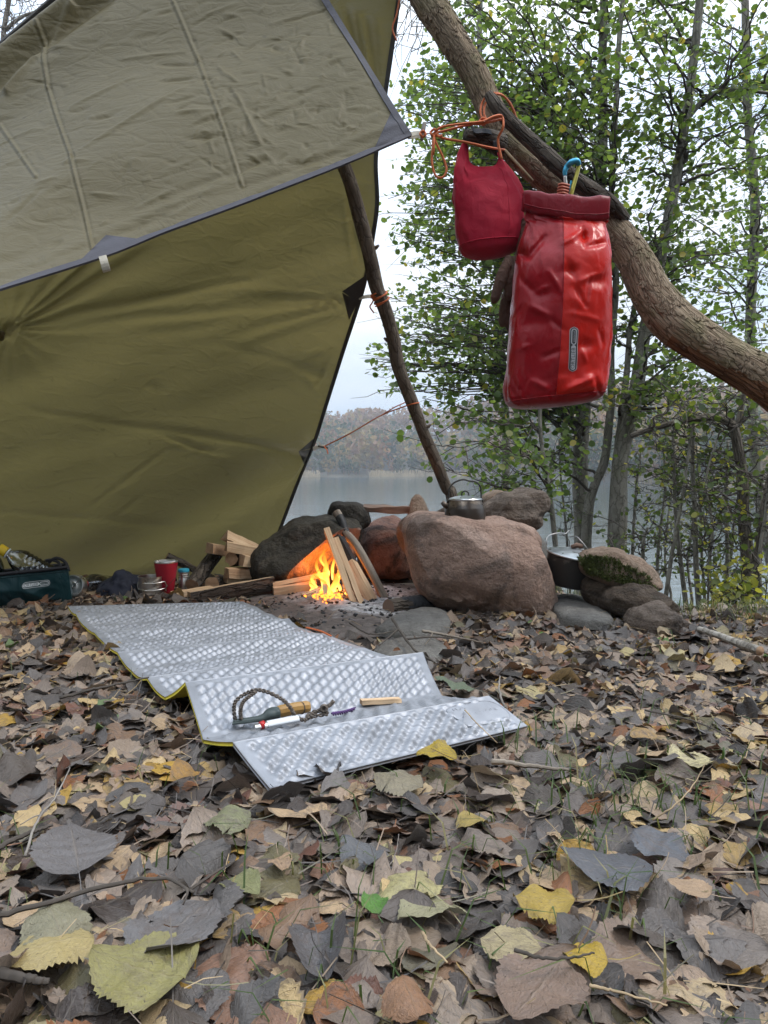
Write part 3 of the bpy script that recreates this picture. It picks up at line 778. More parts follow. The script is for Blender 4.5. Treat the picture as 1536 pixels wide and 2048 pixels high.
def scatter_leaves():
    r = np.random.default_rng(5)
    near = [leaf_template(29, 5, 100 + k, 0.060, r.uniform(0.36, 0.52)) for k in range(26)]
    midt = [leaf_template(15, 3, 500 + k, 0.060, r.uniform(0.36, 0.52)) for k in range(30)]
    far = [leaf_template(8, 3, 300 + k, 0.060, r.uniform(0.37, 0.52), petiole=(k % 3 == 0)) for k in range(30)]
    # height map of the pile
    cs = 0.012; x0, y0 = -3.0, 0.3
    H = np.full((520, 320), -9.0)
    hx = x0 + (np.arange(520) + 0.5) * cs; hy = y0 + (np.arange(320) + 0.5) * cs
    HX, HY = np.meshgrid(hx, hy, indexing='ij')
    H[:] = gz(HX, HY)
    items = []
    N = 22000
    tries = 0
    while len(items) < N and tries < 90000:
        tries += 1
        y = 0.42 + (3.75 - 0.42) * r.random() ** 0.72
        x = (r.random() * 2 - 1) * (0.60 * y + 0.32)
        if y > edge_y(x) + 0.12: continue
        if in_poly(x, y, FIREPOLY) and r.random() < 0.94: continue
        if in_poly(x, y, BAREPOLY) and r.random() < 0.75: continue
        im = in_poly(x, y, MATPOLY)
        if im: continue
        # bare patches of soil here and there
        if mnoise.noise(Vector((x * 3.1, y * 3.1, 4.0))) > 0.42 and r.random() < 0.7: continue
        size = float(np.clip(r.lognormal(-0.06, 0.27), 0.5, 1.38))
        if y < 1.2 and len(items) > N * 0.8: size *= 1.15
        if y > 2.0: size *= 0.92
        i = int((x - x0) / cs); j = int((y - y0) / cs)
        k = max(1, int(0.018 * size / cs))
        if not (k < i < 519 - k and k < j < 319 - k): continue
        P4 = [H[i - k, j], H[i + k, j], H[i, j - k], H[i, j + k]]
        h = max(H[i, j], 0.25 * sum(P4) + 0.0008)
        h = min(h, 0.026)
        sx = (P4[1] - P4[0]) / (2 * k * cs); sy = (P4[3] - P4[2]) / (2 * k * cs)
        rx = math.atan(np.clip(sy, -0.3, 0.3)) + r.normal(0, 0.09); ry = -math.atan(np.clip(sx, -0.3, 0.3)) + r.normal(0, 0.09)
        if r.random() < 0.05: rx += r.normal(0, 0.45); ry += r.normal(0, 0.45)
        if r.random() < 0.4: ry += math.pi        # underside up
        h2 = h + 0.0022 + 0.012 * abs(math.sin(rx)) * size
        H[i - k:i + k + 1, j - k:j + k + 1] = np.maximum(H[i - k:i + k + 1, j - k:j + k + 1], h + 0.0017)
        items.append((x, y, h2, size, rx, ry, r.random() * 6.2832, r.random()))
    # nearest ones lying on top of the pile become single pieces
    idx = [q for q in range(len(items)) if q > len(items) * 0.50]
    px, py = proj(np.array([items[q][:3] for q in idx]))
    cand = sorted([(items[q][1], q) for q, a, b in zip(idx, px, py) if -60 < a < 1596 and b < 2120])
    own = set(q for _, q in cand[:272])
    datas = []
    for k, (tv, tf, tu) in enumerate(near):
        me = bpy.data.meshes.new('leaf')
        me.from_pydata([tuple(v) for v in tv], [], [tuple(int(i) for i in f) for f in tf])
        me.polygons.foreach_set('use_smooth', np.ones(len(me.polygons), dtype=bool))
        lay = me.uv_layers.new(name='UVMap'); vi = np.empty(len(me.loops), dtype=np.int32); me.loops.foreach_get('vertex_index', vi)
        lay.data.foreach_set('uv', tu.astype(np.float32)[vi].ravel())
        me.materials.append(M['leaf']); datas.append(me)
    VV = []; FF = []; UU = []; RR = []; n = 0
    def rot(V, rx, ry, rz):
        cx, sx_ = math.cos(rx), math.sin(rx); cy, sy_ = math.cos(ry), math.sin(ry); cz, sz = math.cos(rz), math.sin(rz)
        Rx = np.array([[1, 0, 0], [0, cx, -sx_], [0, sx_, cx]]); Ry = np.array([[cy, 0, sy_], [0, 1, 0], [-sy_, 0, cy]]); Rz = np.array([[cz, -sz, 0], [sz, cz, 0], [0, 0, 1]])
        return V @ (Rx @ Ry @ Rz).T
    for q, (x, y, z, s, rx, ry, rz, rn) in enumerate(items):
        if q in own:
            o = bpy.data.objects.new('leaf', datas[q % len(datas)]); COL.objects.link(o)
            o.parent = ground
            from mathutils import Euler, Matrix
            mat3 = Matrix.Rotation(rx, 3, 'X') @ Matrix.Rotation(ry, 3, 'Y') @ Matrix.Rotation(rz, 3, 'Z')
            o.rotation_euler = mat3.to_euler(); o.location = (x, y, z); o.scale = (s, s, s)
            continue
        tv, tf, tu = (near if y < 0.82 else midt if y < 1.7 else far)[q % 26]
        W = rot(tv * s, rx, ry, rz) + np.array([x, y, z])
        VV.append(W); FF.append(tf + n); UU.append(tu); RR.append(np.full(len(W), rn)); n += len(W)
    mk('leaf_litter', np.vstack(VV), np.vstack(FF), M['leaf'], ground, uv=np.vstack(UU), attr={'rnd': np.concatenate(RR)}, kind='stuff')
    return H
LEAFH = scatter_leaves()
def single_leaves():
    r = np.random.default_rng(12)
    for (px, py, w, col, rz) in [(745, 1807, 66, (.115, .27, .045), .5), (290, 1935, 225, (.30, .265, .10), 1.2), (108, 1893, 175, (.44, .34, .15), -1.0), (822, 1772, 150, (.46, .40, .19), .6), (862, 1812, 165, (.36, .33, .20), -.8), (1393, 1517, 120, (.56, .48, .26), -1.3),
                                 (880, 1506, 92, (.43, .30, .03), 1.4), (1178, 1912, 88, (.50, .33, .04), 1.3), (1085, 1962, 205, (.25, .17, .125), -.7), (790, 1556, 120, (.27, .23, .15), 1.1), (945, 1636, 78, (.45, .33, .10), .4), (728, 1704, 105, (.15, .15, .155), .9),
                                 (1225, 1728, 190, (.125, .125, .135), 1.5), (1312, 1684, 130, (.13, .135, .15), .7), (1012, 1886, 125, (.42, .34, .19), 1.2), (915, 1368, 95, (.15, .185, .12), 1.3), (372, 1542, 70, (.40, .22, .06), .8), (1288, 1466, 66, (.40, .25, .10), .2), (815, 1990, 110, (.32, .17, .09), .3),
                                 (352, 1852, 215, (.185, .17, .165), -.4), (480, 1765, 100, (.25, .25, .11), .9), (560, 1720, 60, (.46, .30, .18), .3), (1385, 1775, 85, (.46, .31, .19), .9), (150, 1700, 170, (.16, .145, .14), .5), (1100, 1800, 130, (.45, .31, .06), 1.35), (640, 1890, 150, (.15, .14, .14), .2), (455, 1640, 110, (.24, .24, .13), 1.3), (110, 1850, 150, (.26, .235, .15), .7)]:
        col = tuple(q * .84 for q in col); c = G(px, py, .027); L = .84 * w * np.linalg.norm(c - np.array([0, 0, CAMZ])) / FPX
        V, F, U = leaf_template(33, 7, int(px * 3 + py), L, r.uniform(.42, .52))
        if w > 150: V[:, 2] *= .7
        me = bpy.data.meshes.new('leaf'); me.from_pydata([tuple(v) for v in V], [], [tuple(int(i) for i in f) for f in F]); me.polygons.foreach_set('use_smooth', np.ones(len(F), dtype=bool))
        lay = me.uv_layers.new(name='UVMap'); vi = np.empty(len(me.loops), dtype=np.int32); me.loops.foreach_get('vertex_index', vi); lay.data.foreach_set('uv', U.astype(np.float32)[vi].ravel())
        me.materials.append(leaf_litter_mat(col)); o = bpy.data.objects.new('leaf', me); COL.objects.link(o); o.parent = ground
        o.location = tuple(c); o.rotation_euler = (r.normal(.10, .10), r.normal(0, .10), rz + r.choice([0, math.pi]))
single_leaves()
# ---------------------------------------------------------------- tarp
def seg_d(px, py, a, b):
    a = np.array(a, float); b = np.array(b, float); ab = b - a; L2 = (ab ** 2).sum()
    t = np.clip(((px - a[0]) * ab[0] + (py - a[1]) * ab[1]) / L2, 0, 1)
    return np.hypot(px - a[0] - t * ab[0], py - a[1] - t * ab[1]), t
def coons(bot, top, lef, rig):
    """bot/top: (nu,3) left->right, lef/rig: (nv,3) bottom->top"""
    nu, nv = len(bot), len(lef)
    u = np.linspace(0, 1, nu)[:, None, None]; v = np.linspace(0, 1, nv)[None, :, None]
    A = bot[:, None, :] * (1 - v) + top[:, None, :] * v
    B = lef[None, :, :] * (1 - u) + rig[None, :, :] * u
    C = bot[0] * (1 - u) * (1 - v) + bot[-1] * u * (1 - v) + top[0] * (1 - u) * v + top[-1] * u * v
    return A + B - C
def grid_normals(S):
    du = np.gradient(S, axis=0); dv = np.gradient(S, axis=1)
    N = np.cross(du, dv); return N / (np.linalg.norm(N, axis=-1)[..., None] + 1e-12)
tarp = thing('tarp', 'large olive tarp shelter with a grey taped flap, tied to pole and leaning trunk', 'tarp', (-1.2, 3.3, 0))
RIDGE_L = P(-330, 380, 2.55); RIDGE_0 = P(0, 97, 2.62); RIDGE_R = P(455, -300, 2.72); PEAK = P(832, -330, 2.68)
def back_wall():
    nu, nv = 260, 230
    rig_pts = [P(520, 1148, 3.60), P(538, 1108, 3.57), P(560, 1062, 3.53), P(600, 958, 3.45), P(629, 888, 3.38), P(655, 808, 3.30), P(686, 710, 3.21), P(722, 600, 3.05), P(736, 545, 2.98),
               P(749, 470, 2.90), P(757, 405, 2.85), P(755, 310, 2.80), P(773, 190, 2.75), P(800, 0, 2.70), P(818, -160, 2.68), PEAK]
    rig = catmull(rig_pts, nv)
    bl = np.array([-3.3, 3.35, 0.0]); 
    bot = catmull([bl, G(-300, 1180, -.03), G(0, 1176, -.03), G(150, 1172, -.03), G(330, 1168, -.03), G(450, 1160, -.03), rig[0]], nu)
    top = catmull([P(-700, 720, 2.45), RIDGE_L, RIDGE_0, RIDGE_R, P(640, -330, 2.70), PEAK], nu)
    lef = catmull([bl, 0.5 * (bl + top[0]) + np.array([0, 0.05, 0]), top[0]], nv)
    S = coons(bot, top, lef, rig)
    N = grid_normals(S)
    N = np.where((N[..., 1:2] > 0), -N, N)
    px, py = proj(S.reshape(-1, 3)); px = px.reshape(nu, nv); py = py.reshape(nu, nv)
    D = np.zeros((nu, nv))
    uu = np.linspace(0, 1, nu)[:, None] * np.ones((1, nv)); vv = np.linspace(0, 1, nv)[None, :] * np.ones((nu, 1))
    edge = sstep(0, 0.06, 1 - uu) * sstep(0.0, 0.04, vv) * sstep(0, 0.03, 1 - vv)
    # overall belly of the wall
    D += -0.05 * np.sin(math.pi * vv) * np.sin(math.pi * np.clip(uu, 0, 1)) 
    # the gathered tie point at the left: pleats radiate from it
    dx, dy = px - 8, py - 672; rr = np.hypot(dx, dy) + 1; th = np.arctan2(-dy, dx)
    fan = np.exp(-((th - 0.42) / 0.38) ** 2)
    D += 0.023 * np.sin(th * 30 + 0.8 * np.sin(th * 9)) * np.exp(-rr / 210) * fan * sstep(0, 30, rr)
    D += 0.010 * np.sin(th * 17) * np.exp(-rr / 70) * sstep(4, 26, rr)
    D += 0.06 * np.exp(-(rr / 16) ** 2) - 0.05 * np.exp(-(rr / 70) ** 2)
    # pleats from the tie-out on the right edge
    dx, dy = 742 - px, py - 596; rr = np.hypot(dx, dy) + 1; th = np.arctan2(dy, dx)
    fan = np.exp(-((th - 0.12) / 0.16) ** 2)
    D += 0.019 * np.sin(th * 46 + 0.6) * np.exp(-rr / 330) * fan * sstep(0, 40, rr)
    # long folds between both tie points
    for a, b, A, w in [((30, 664), (700, 600), 0.018, 13), ((250, 668), (720, 606), -0.014, 10), ((20, 655), (520, 560), 0.012, 9), ((480, 690), (730, 612), -0.010, 9), ((60, 640), (300, 500), 0.012, 10), ((40, 640), (230, 470), -0.012, 7)]:
        d, t = seg_d(px, py, a, b); D += 1.25 * A * np.exp(-(d / (w * .85)) ** 2) * np.sin(math.pi * np.clip(t * 0.96 + 0.02, 0, 1)) ** 0.6
    # creases of the packed cloth
    for a, b, A, w in [((60, 828), (610, 903), 0.010, 7), ((300, 855), (610, 903), 0.008, 5), ((0, 1028), (390, 1052), 0.007, 6), ((220, 1040), (520, 1046), 0.005, 5), ((310, 868), (440, 915), 0.011, 6), ((330, 890), (470, 925), -0.009, 6), ((360, 898), (430, 905), 0.009, 4),
                       ((180, 1015), (330, 905), 0.006, 5), ((230, 1035), (290, 990), 0.006, 4), ((430, 690), (650, 745), 0.006, 5), ((590, 735), (670, 760), 0.010, 7), ((610, 750), (640, 790), -0.008, 6), ((440, 930), (490, 975), 0.006, 4), ((310, 770), (320, 830), 0.004, 5), ((630, 780), (660, 720), 0.008, 6)]:
        d, t = seg_d(px, py, a, b); D += 1.3 * A * np.exp(-(d / (w * .8)) ** 2) * np.sin(math.pi * np.clip(t * 0.9 + 0.05, 0, 1)) ** 0.5
    # light band: a broad fold running from the low tie-out to the bottom left
    d, t = seg_d(px, py, (610, 915), (120, 1150)); D += 0.075 * np.exp(-(d / 48) ** 2) * (1 - 0.4 * t)
    d, t = seg_d(px, py, (600, 965), (250, 1165)); D += -0.030 * np.exp(-(d / 40) ** 2)
    r = np.random.default_rng(3)
    for q in range(26):
        cx, cy = r.uniform(40, 700), r.uniform(560, 1120); an = r.normal(0.1, 0.5); l = r.uniform(15, 60)
        d, t = seg_d(px, py, (cx, cy), (cx + l * math.cos(an), cy + l * math.sin(an))); D += r.normal(0, 0.003) * np.exp(-(d / r.uniform(3, 7)) ** 2)
    # upper right strip seen beside the pole
    for q in range(7):
        x0 = 690 + q * 14; d, t = seg_d(px, py, (x0 + r.normal(0, 4), 330 + r.uniform(0, 90)), (x0 + 22 + r.normal(0, 6), 560)); D += (0.010 if q % 2 else -0.010) * np.exp(-(d / 7) ** 2) * np.sin(math.pi * t)
    for q in range(6):
        d, t = seg_d(px, py, (680 + 20 * q, 20 + 10 * q), (740 + 9 * q, 230)); D += (0.014 if q % 2 else -0.014) * np.exp(-(d / 9) ** 2)
    for q, (A, f) in enumerate([(0.006, 5.0), (0.004, 9.0)]):
        D += A * np.sin(px / 100 * f * 0.35 + py / 100 * f * 0.6 + q) * np.sin(py / 100 * f * 0.3 - px / 130 + 2 * q)
    S = S + N * (D * edge)[..., None]
    o = mk('back_wall', S.reshape(-1, 3), grid_faces(nu, nv), M['tarp'], tarp, uv=np.stack([uu, vv], -1).reshape(-1, 2))
    return S, rig, bot
BW, BW_R, BW_B = back_wall()
def flap():
    nu, nv = 460, 320
    bl, br = P(-330, 690, 1.62), P(822, 271, 2.28)
    bot = catmull([bl, P(0, 580, 1.83), P(212, 512, 1.97), P(330, 465, 2.04), P(500, 402, 2.12), P(690, 328, 2.21), br], nu)
    top = catmull([RIDGE_L, RIDGE_0, P(200, -78, 2.66), RIDGE_R], nu)
    rig = catmull([br, P(800, 236, 2.30), P(700, 74, 2.45), P(655, 0, 2.52), P(560, -150, 2.63), RIDGE_R], nv)
    lef = catmull([bl, 0.5 * (bl + RIDGE_L), RIDGE_L], nv)
    S = coons(bot, top, lef, rig); N = grid_normals(S); N = np.where(N[..., 1:2] > 0, -N, N)
    px, py = proj(S.reshape(-1, 3)); px = px.reshape(nu, nv); py = py.reshape(nu, nv)
    uu = np.linspace(0, 1, nu)[:, None] * np.ones((1, nv)); vv = np.linspace(0, 1, nv)[None, :] * np.ones((nu, 1))
    D = 0.03 * np.sin(math.pi * vv) * np.sin(math.pi * uu)
    edge = sstep(0, 0.025, vv) * sstep(0, 0.02, 1 - uu) * sstep(0, 0.02, 1 - vv)
    # stitched seams
    for a, b in [((85, 60), (98, 180)), ((98, 180), (150, 330)), ((150, 330), (185, 500)), ((345, 0), (400, 130)), ((400, 130), (450, 270)), ((450, 270), (485, 375)), ((325, -60), (345, 0)), ((0, 250), (80, 370))]:
        d, t = seg_d(px, py, a, b); D += 0.0038 * np.exp(-(d / 2.8) ** 2)
        D += -0.0020 * np.exp(-((d - 6) / 2.6) ** 2)
    r = np.random.default_rng(14)
    # raised crinkles
    for a, b, A in [((470, 195), (490, 230), .011), ((490, 230), (520, 295), .011), ((440, 145), (455, 165), .009), ((455, 160), (480, 180), .009), ((435, 60), (480, 82), .008), ((465, 110), (485, 130), .008), ((318, 140), (395, 142), -.009), ((325, 180), (400, 172), -.010), ((240, 125), (375, 112), .008), ((350, 245), (430, 238), .009), ((375, 295), (460, 285), -.009), ((85, 100), (145, 103), .006), ((150, 345), (185, 342), .007), ((190, 400), (240, 403), .008), ((430, 320), (425, 300), .008), ((170, 320), (380, 190), .008), ((150, 230), (280, 165), .007), ((20, 460), (90, 400), -.007)]:
        d, t = seg_d(px, py, a, b); D += .6 * A * np.exp(-(d / 4.0) ** 2) * np.sin(math.pi * np.clip(0.9 * t + 0.05, 0, 1)) ** 0.6
    for q in range(260):
        if r.random() < 0.5: cx, cy, an = r.uniform(380, 700), r.uniform(60, 340), r.normal(-0.35, 0.75)
        else: cx, cy, an = r.uniform(-50, 760), r.uniform(0, 540), r.normal(-0.32, 0.22)
        l = r.uniform(12, 60) * (1.8 if abs(an + .3) < .2 else 1)
        d, t = seg_d(px, py, (cx, cy), (cx + l * math.cos(an), cy + l * math.sin(an))); D += r.choice([-1, 1]) * r.uniform(0.0014, 0.0042) * np.exp(-(d / r.uniform(2.4, 5)) ** 2) * np.sin(math.pi * t) ** 0.7
    # broad soft folds running up to the right
    k = px * math.sin(0.45) + py * math.cos(0.45)
    D += 0.010 * np.sin(k / 52 + 0.6 * np.sin(px / 130)) * np.exp(-((k - 300) / 190) ** 2)
    D += 0.006 * np.sin(k / 21 + 1.3 * np.sin(px / 90)) * np.exp(-((px - 80) / 230) ** 2)
    # tension folds under the ridge at top left and along the lower hem
    d, t = seg_d(px, py, (-60, 170), (190, -30)); D += 0.035 * np.exp(-(d / 16) ** 2) - 0.03 * np.exp(-((d - 34) / 15) ** 2)
    d, t = seg_d(px, py, (20, 190), (150, 20)); D += 0.014 * np.exp(-(d / 6) ** 2)
    for off, A in ((18, -.006), (34, .005), (52, -.004)):
        D += A * np.exp(-((py - (580 - px * 0.375) + off) / 7) ** 2) * (0.5 + 0.5 * np.sin(px / 70.0 + off))
    for i in range(nu):
        for j in range(nv):
            w = 0.25 + 0.75 * math.exp(-((px[i, j] - 560) / 170) ** 2 - ((py[i, j] - 190) / 150) ** 2)
            D[i, j] += 0.0032 * w * (crumple((px[i, j] * .012 + py[i, j] * .004, py[i, j] * .017 - px[i, j] * .004, 1.0), 1.0, 2.0) - .3)
    S = S + N * (D * edge)[..., None]
    mk('front_flap', S.reshape(-1, 3), grid_faces(nu, nv), M['tarp'], tarp, uv=np.stack([uu, vv], -1).reshape(-1, 2))
    return S
FL = flap()
def strip(name, A, B, mat, parent=None, thick=0.0012, off=(0, -0.003, 0), **k):
    """ribbon between two polylines, with thickness"""
    A = np.asarray(A, float) + off; B = np.asarray(B, float) + off
    T = np.gradient(A, axis=0); N = np.cross(T, B - A); N /= np.linalg.norm(N, axis=1)[:, None] + 1e-9
    n = len(A)
    V = np.stack([A + N * thick, B + N * thick, B - N * thick, A - N * thick], 1).reshape(-1, 3)
    F = []
    for i in range(n - 1):
        for j in range(4):
            F.append((i * 4 + j, i * 4 + (j + 1) % 4, (i + 1) * 4 + (j + 1) % 4, (i + 1) * 4 + j))
    F.append((0, 1, 2, 3)); F.append(((n - 1) * 4 + 3, (n - 1) * 4 + 2, (n - 1) * 4 + 1, (n - 1) * 4))
    return mk(name, V, F, mat, parent, smooth=False, **k)
# taped hems of the flap (a band folded over the edge)
hem_out = FL[:, 0, :] + np.array([0, 0, -0.004])
hem_in = FL[:, 4, :] + np.array([0, -0.002, 0])
def hem(name, edge, inner, mat, w, thick=0.0022, sidef=0.0):
    d = inner - edge; d /= np.linalg.norm(d, axis=1)[:, None]
    return strip(name, edge - d * 0.003, edge + d * w, mat, tarp, thick, off=(0, -0.0015, 0))
hem('hem_tape', FL[:, 0, :], FL[:, 3, :], M['tape'], 0.016, 0.003)
hem('hem_tape', FL[-1, :, :], FL[-5, :, :], M['tape'], 0.017, 0.003)
hem('edge_tape', BW[-1, :, :], BW[-6, :, :], M['darktape'], 0.013, 0.003)
# reinforcement patches (outline in photograph pixels dropped on the cloth)
def on_grid(S, px, py):
    qx, qy = proj(S.reshape(-1, 3)); i = np.argmin((qx - px) ** 2 + (qy - py) ** 2)
    return S.reshape(-1, 3)[i]
def on_cloth(bvh, px, py, lift=0.004):
    d = Vector(ray(px, py)).normalized()
    h = bvh.ray_cast(Vector((0, 0, CAMZ)), d)
    return None if h[0] is None else np.array(h[0] - d * lift)
def bvh_of(S):
    nu, nv = S.shape[:2]
    return BVHTree.FromPolygons([tuple(v) for v in S.reshape(-1, 3)], [tuple(int(i) for i in f) for f in grid_faces(nu, nv)])
BV_F = bvh_of(FL); BV_B = bvh_of(BW)
def patch(name, bvh, tri, mat, n=14, lift=0.004):
    """triangular patch conforming to the cloth"""
    V = []; idx = {}
    for i in range(n + 1):
        for j in range(n + 1 - i):
            a, b = i / n, j / n; c = 1 - a - b
            q = np.array(tri[0]) * c + np.array(tri[1]) * a + np.array(tri[2]) * b
            p = on_cloth(bvh, q[0], q[1], lift)
            idx[(i, j)] = len(V); V.append(p)
    # fill misses with neighbours
    good = [v for v in V if v is not None]
    for k, v in enumerate(V):
        if v is None:
            V[k] = good[min(len(good) - 1, k)] if good else np.zeros(3)
    F = []
    for i in range(n):
        for j in range(n - i):
            F.append((idx[(i, j)], idx[(i + 1, j)], idx[(i, j + 1)]))
            if i + j < n - 1: F.append((idx[(i + 1, j)], idx[(i + 1, j + 1)], idx[(i, j + 1)]))
    return mk(name, V, F, mat, tarp)
patch('corner_patch', BV_F, [(813, 270), (783, 223), (748, 298)], M['tape'])
patch('hem_patch', BV_F, [(150, 531), (212, 470), (292, 479)], M['tape'])
patch('hem_patch', BV_F, [(150, 531), (292, 479), (215, 507)], M['tape'])
patch('tie_patch', BV_B, [(716, 605), (684, 583), (728, 553)], M['darktape'])
patch('tie_patch', BV_B, [(716, 603), (684, 585), (698, 640)], M['darktape'])
patch('tie_patch', BV_B, [(625, 896), (597, 903), (638, 868)], M['darktape'])
patch('tie_patch', BV_B, [(622, 898), (597, 903), (611, 935)], M['darktape'])
def ribbon(path, w, wdir, thick=0.001):
    path = np.asarray(path, float); wd = unit(wdir) * w / 2
    return path - wd, path + wd
def loop_tab(name, pts, w, wdir, mat, parent, **k):
    A, B = ribbon(catmull(pts, 12), w, wdir); return strip(name, A, B, mat, parent, 0.0012, off=(0, 0, 0), **k)
loop_tab('webbing_loop', [P(205, 512, 1.955), P(209, 526, 1.945), P(213, 541, 1.95), P(213, 541, 1.962), P(209, 526, 1.97)], 0.020, (1, 0, 0.25), M['web'], tarp)
loop_tab('webbing_loop', [P(815, 270, 2.28), P(832, 267, 2.29), P(852, 268, 2.30), P(832, 272, 2.305), P(816, 274, 2.29)], 0.016, (0, 0.3, 1), M['web'], tarp)
loop_tab('webbing_loop', [P(718, 596, 3.04), P(736, 593, 3.03), P(745, 594, 3.03)], 0.014, (0, 0.2, 1), M['web'], tarp)
loop_tab('webbing_loop', [P(626, 897, 3.375), P(640, 893, 3.37), P(650, 892, 3.37)], 0.014, (0, 0.2, 1), M['web'], tarp)
# gathered knot of cloth at left
kp = on_cloth(BV_B, 8, 672, 0.01)
if kp is None: kp = P(8, 672, 2.9)
V, F, uv = tube([kp + np.array([-0.02, 0.02, -0.004]), kp + np.array([-0.012, -0.012, 0.0]), kp + np.array([0.004, -0.03, 0.003]), kp + np.array([0.015, -0.02, 0.008])], [0.012, 0.018, 0.014, 0.004], 10, rfun=lambda a, s, p: 1 + 0.25 * math.sin(a * 5))
mk('gathered_knot', V, F, M['tarp'], tarp)
# ridge seam and ridge cord
rp = catmull([RIDGE_L, RIDGE_0, P(200, -78, 2.66), RIDGE_R, P(640, -330, 2.70), PEAK], 60) + np.array([0, -0.004, 0.006])
V, F, uv = tube(rp, 0.010, 8); mk('ridge_tape', V, F, M['darktape'], tarp)
# stray orange cord at the peak
V, F, uv = tube(catmull([PEAK, P(808, -80, 2.66), P(795, 20, 2.65), P(785, 55, 2.65), P(793, 82, 2.65)], 24), 0.0030, 6)
mk('orange_line', V, F, M['orange'], None, label='orange cord end hanging from the tarp peak at the top edge', cat='cord')
# ---------------------------------------------------------------- pole
pole_pts = [P(905, 1000, 3.30), P(893, 975, 3.28), P(868, 915, 3.22), P(845, 862, 3.16), P(822, 800, 3.10), P(797, 735, 3.04), P(787, 680, 3.0), P(770, 620, 2.95), P(752, 570, 2.91), P(738, 505, 2.86), P(718, 430, 2.81), P(700, 365, 2.77), P(680, 310, 2.74), P(655, 230, 2.70)]
pole_pts[0:0] = [np.array([pole_pts[0][0] + 0.06, 3.36, float(gz(pole_pts[0][0], 3.36)) - 0.05])]
pp = catmull(pole_pts, 90)
pr = np.interp(np.linspace(0, 1, 90), [0, .25, .5, .75, 1], [0.027, 0.025, 0.027, 0.027, 0.024])
def knobby(a, s, p):
    return 1 + 0.10 * mnoise.noise(Vector((math.cos(a) * 1.5, math.sin(a) * 1.5, s * 9))) + 0.12 * max(0, mnoise.noise(Vector((3.3, math.cos(a), s * 6))) - 0.2)
V, F, uv = tube(pp, pr, 16, rfun=knobby)
pole = mk('support_pole', V, F, M['polebark'], None, uv=uv, label='bent grey branch pole propping up the tarp beside the lake', cat='pole')
for t, sgn in ((0.50, -1), (0.30, 1), (0.72, 1)):
    c = pp[int(t * 89)]
    V, F, uv = tube([c, c + np.array([0.03 * sgn, -0.006, 0.008]), c + np.array([0.04 * sgn, -0.008, 0.016])], [0.012, 0.008, 0.004], 8)
    mk('branch_stub', V, F, M['polebark'], pole, uv=uv)
# lashings
def lashing(name, c, axis, r, turns, pitch, cr, mat, label, tails=()):
    ax = unit(axis); a = unit(np.cross(ax, [0, 1, 0.2])); b = np.cross(ax, a)
    t = np.linspace(0, turns * 2 * math.pi, int(turns * 26))
    w = np.random.default_rng(int(abs(c[0]) * 1000)).normal(0, 0.15, len(t)).cumsum() * 0.0006
    path = [c + ax * (pitch * (q / (2 * math.pi) - turns / 2) + w[i] + 0.006 * math.sin(q * 0.5)) + (r + 0.0016 * (i % 52 > 26)) * (math.cos(q) * a + math.sin(q) * b) for i, q in enumerate(t)]
    mb = MB(); V, F, uv = tube(path, cr, 6); mb.add(V, F)
    for tp in tails:
        V, F, uv = tube(catmull(tp, 20), cr, 6); mb.add(V, F)
    V, F, uv = lathe([(0, -cr * 2.2), (cr * 2.2, -cr), (cr * 2.6, 0), (cr * 2.2, cr), (0, cr * 2.2)], 10, c - np.array([r, 0, 0]) + np.array([0, -r * 0.6, 0])); mb.add(V, F)
    return mb.mk(name, [mat], None, label=label, cat='cord')
k = int(np.argmin(np.abs(proj(pp)[1] - 596))); c0 = pp[k]; ax0 = pp[k + 1] - pp[k - 1]
lashing('cord_lashing', c0, ax0, 0.030, 4.2, 0.011, 0.0030, M['orange'], 'orange cord wound around the pole at the upper tarp tie', [[c0 + np.array([-0.02, -0.024, 0]), P(748, 600, 3.0), P(742, 594, 3.03)], [c0 + np.array([-0.02, -0.026, 0]), P(744, 606, 2.93), P(740, 614, 2.94), P(748, 626, 2.94)]])
k = int(np.argmin(np.abs(proj(pp)[1] - 803))); c1 = pp[k]; ax1 = pp[k + 1] - pp[k - 1]
gl = thing('guy_line', 'thin orange guy line from pole down to the lower tarp tie, with wooden toggle', 'cord', P(651, 872, 3.36))
V, F, uv = tube(catmull([c1 + np.array([0.027, -0.012, 0.004]), c1 + np.array([0.0, -0.030, -0.002]), c1 + np.array([-0.03, -0.01, -0.010]), P(760, 832, 3.2), P(700, 867, 3.29), P(654, 890, 3.365), P(647, 893, 3.37)], 40), 0.0030, 6)
mk('cord', V, F, M['orange'], gl)
V, F, uv = tube([c1 + np.array([-0.02, 0.02, 0.012]), P(790, 814, 3.13), P(762, 831, 3.2)], 0.0025, 6); mk('cord', V, F, M['orange'], gl)
V, F, uv = tube([P(636, 892, 3.36), P(656, 896, 3.36)], 0.0045, 7); mk('toggle', V, F, M['twig'], gl)
V, F, uv = tube(catmull([P(648, 893, 3.36), P(654, 900, 3.35), P(656, 908, 3.35)], 8), 0.0028, 6); mk('cord_tail', V, F, M['orange'], gl)

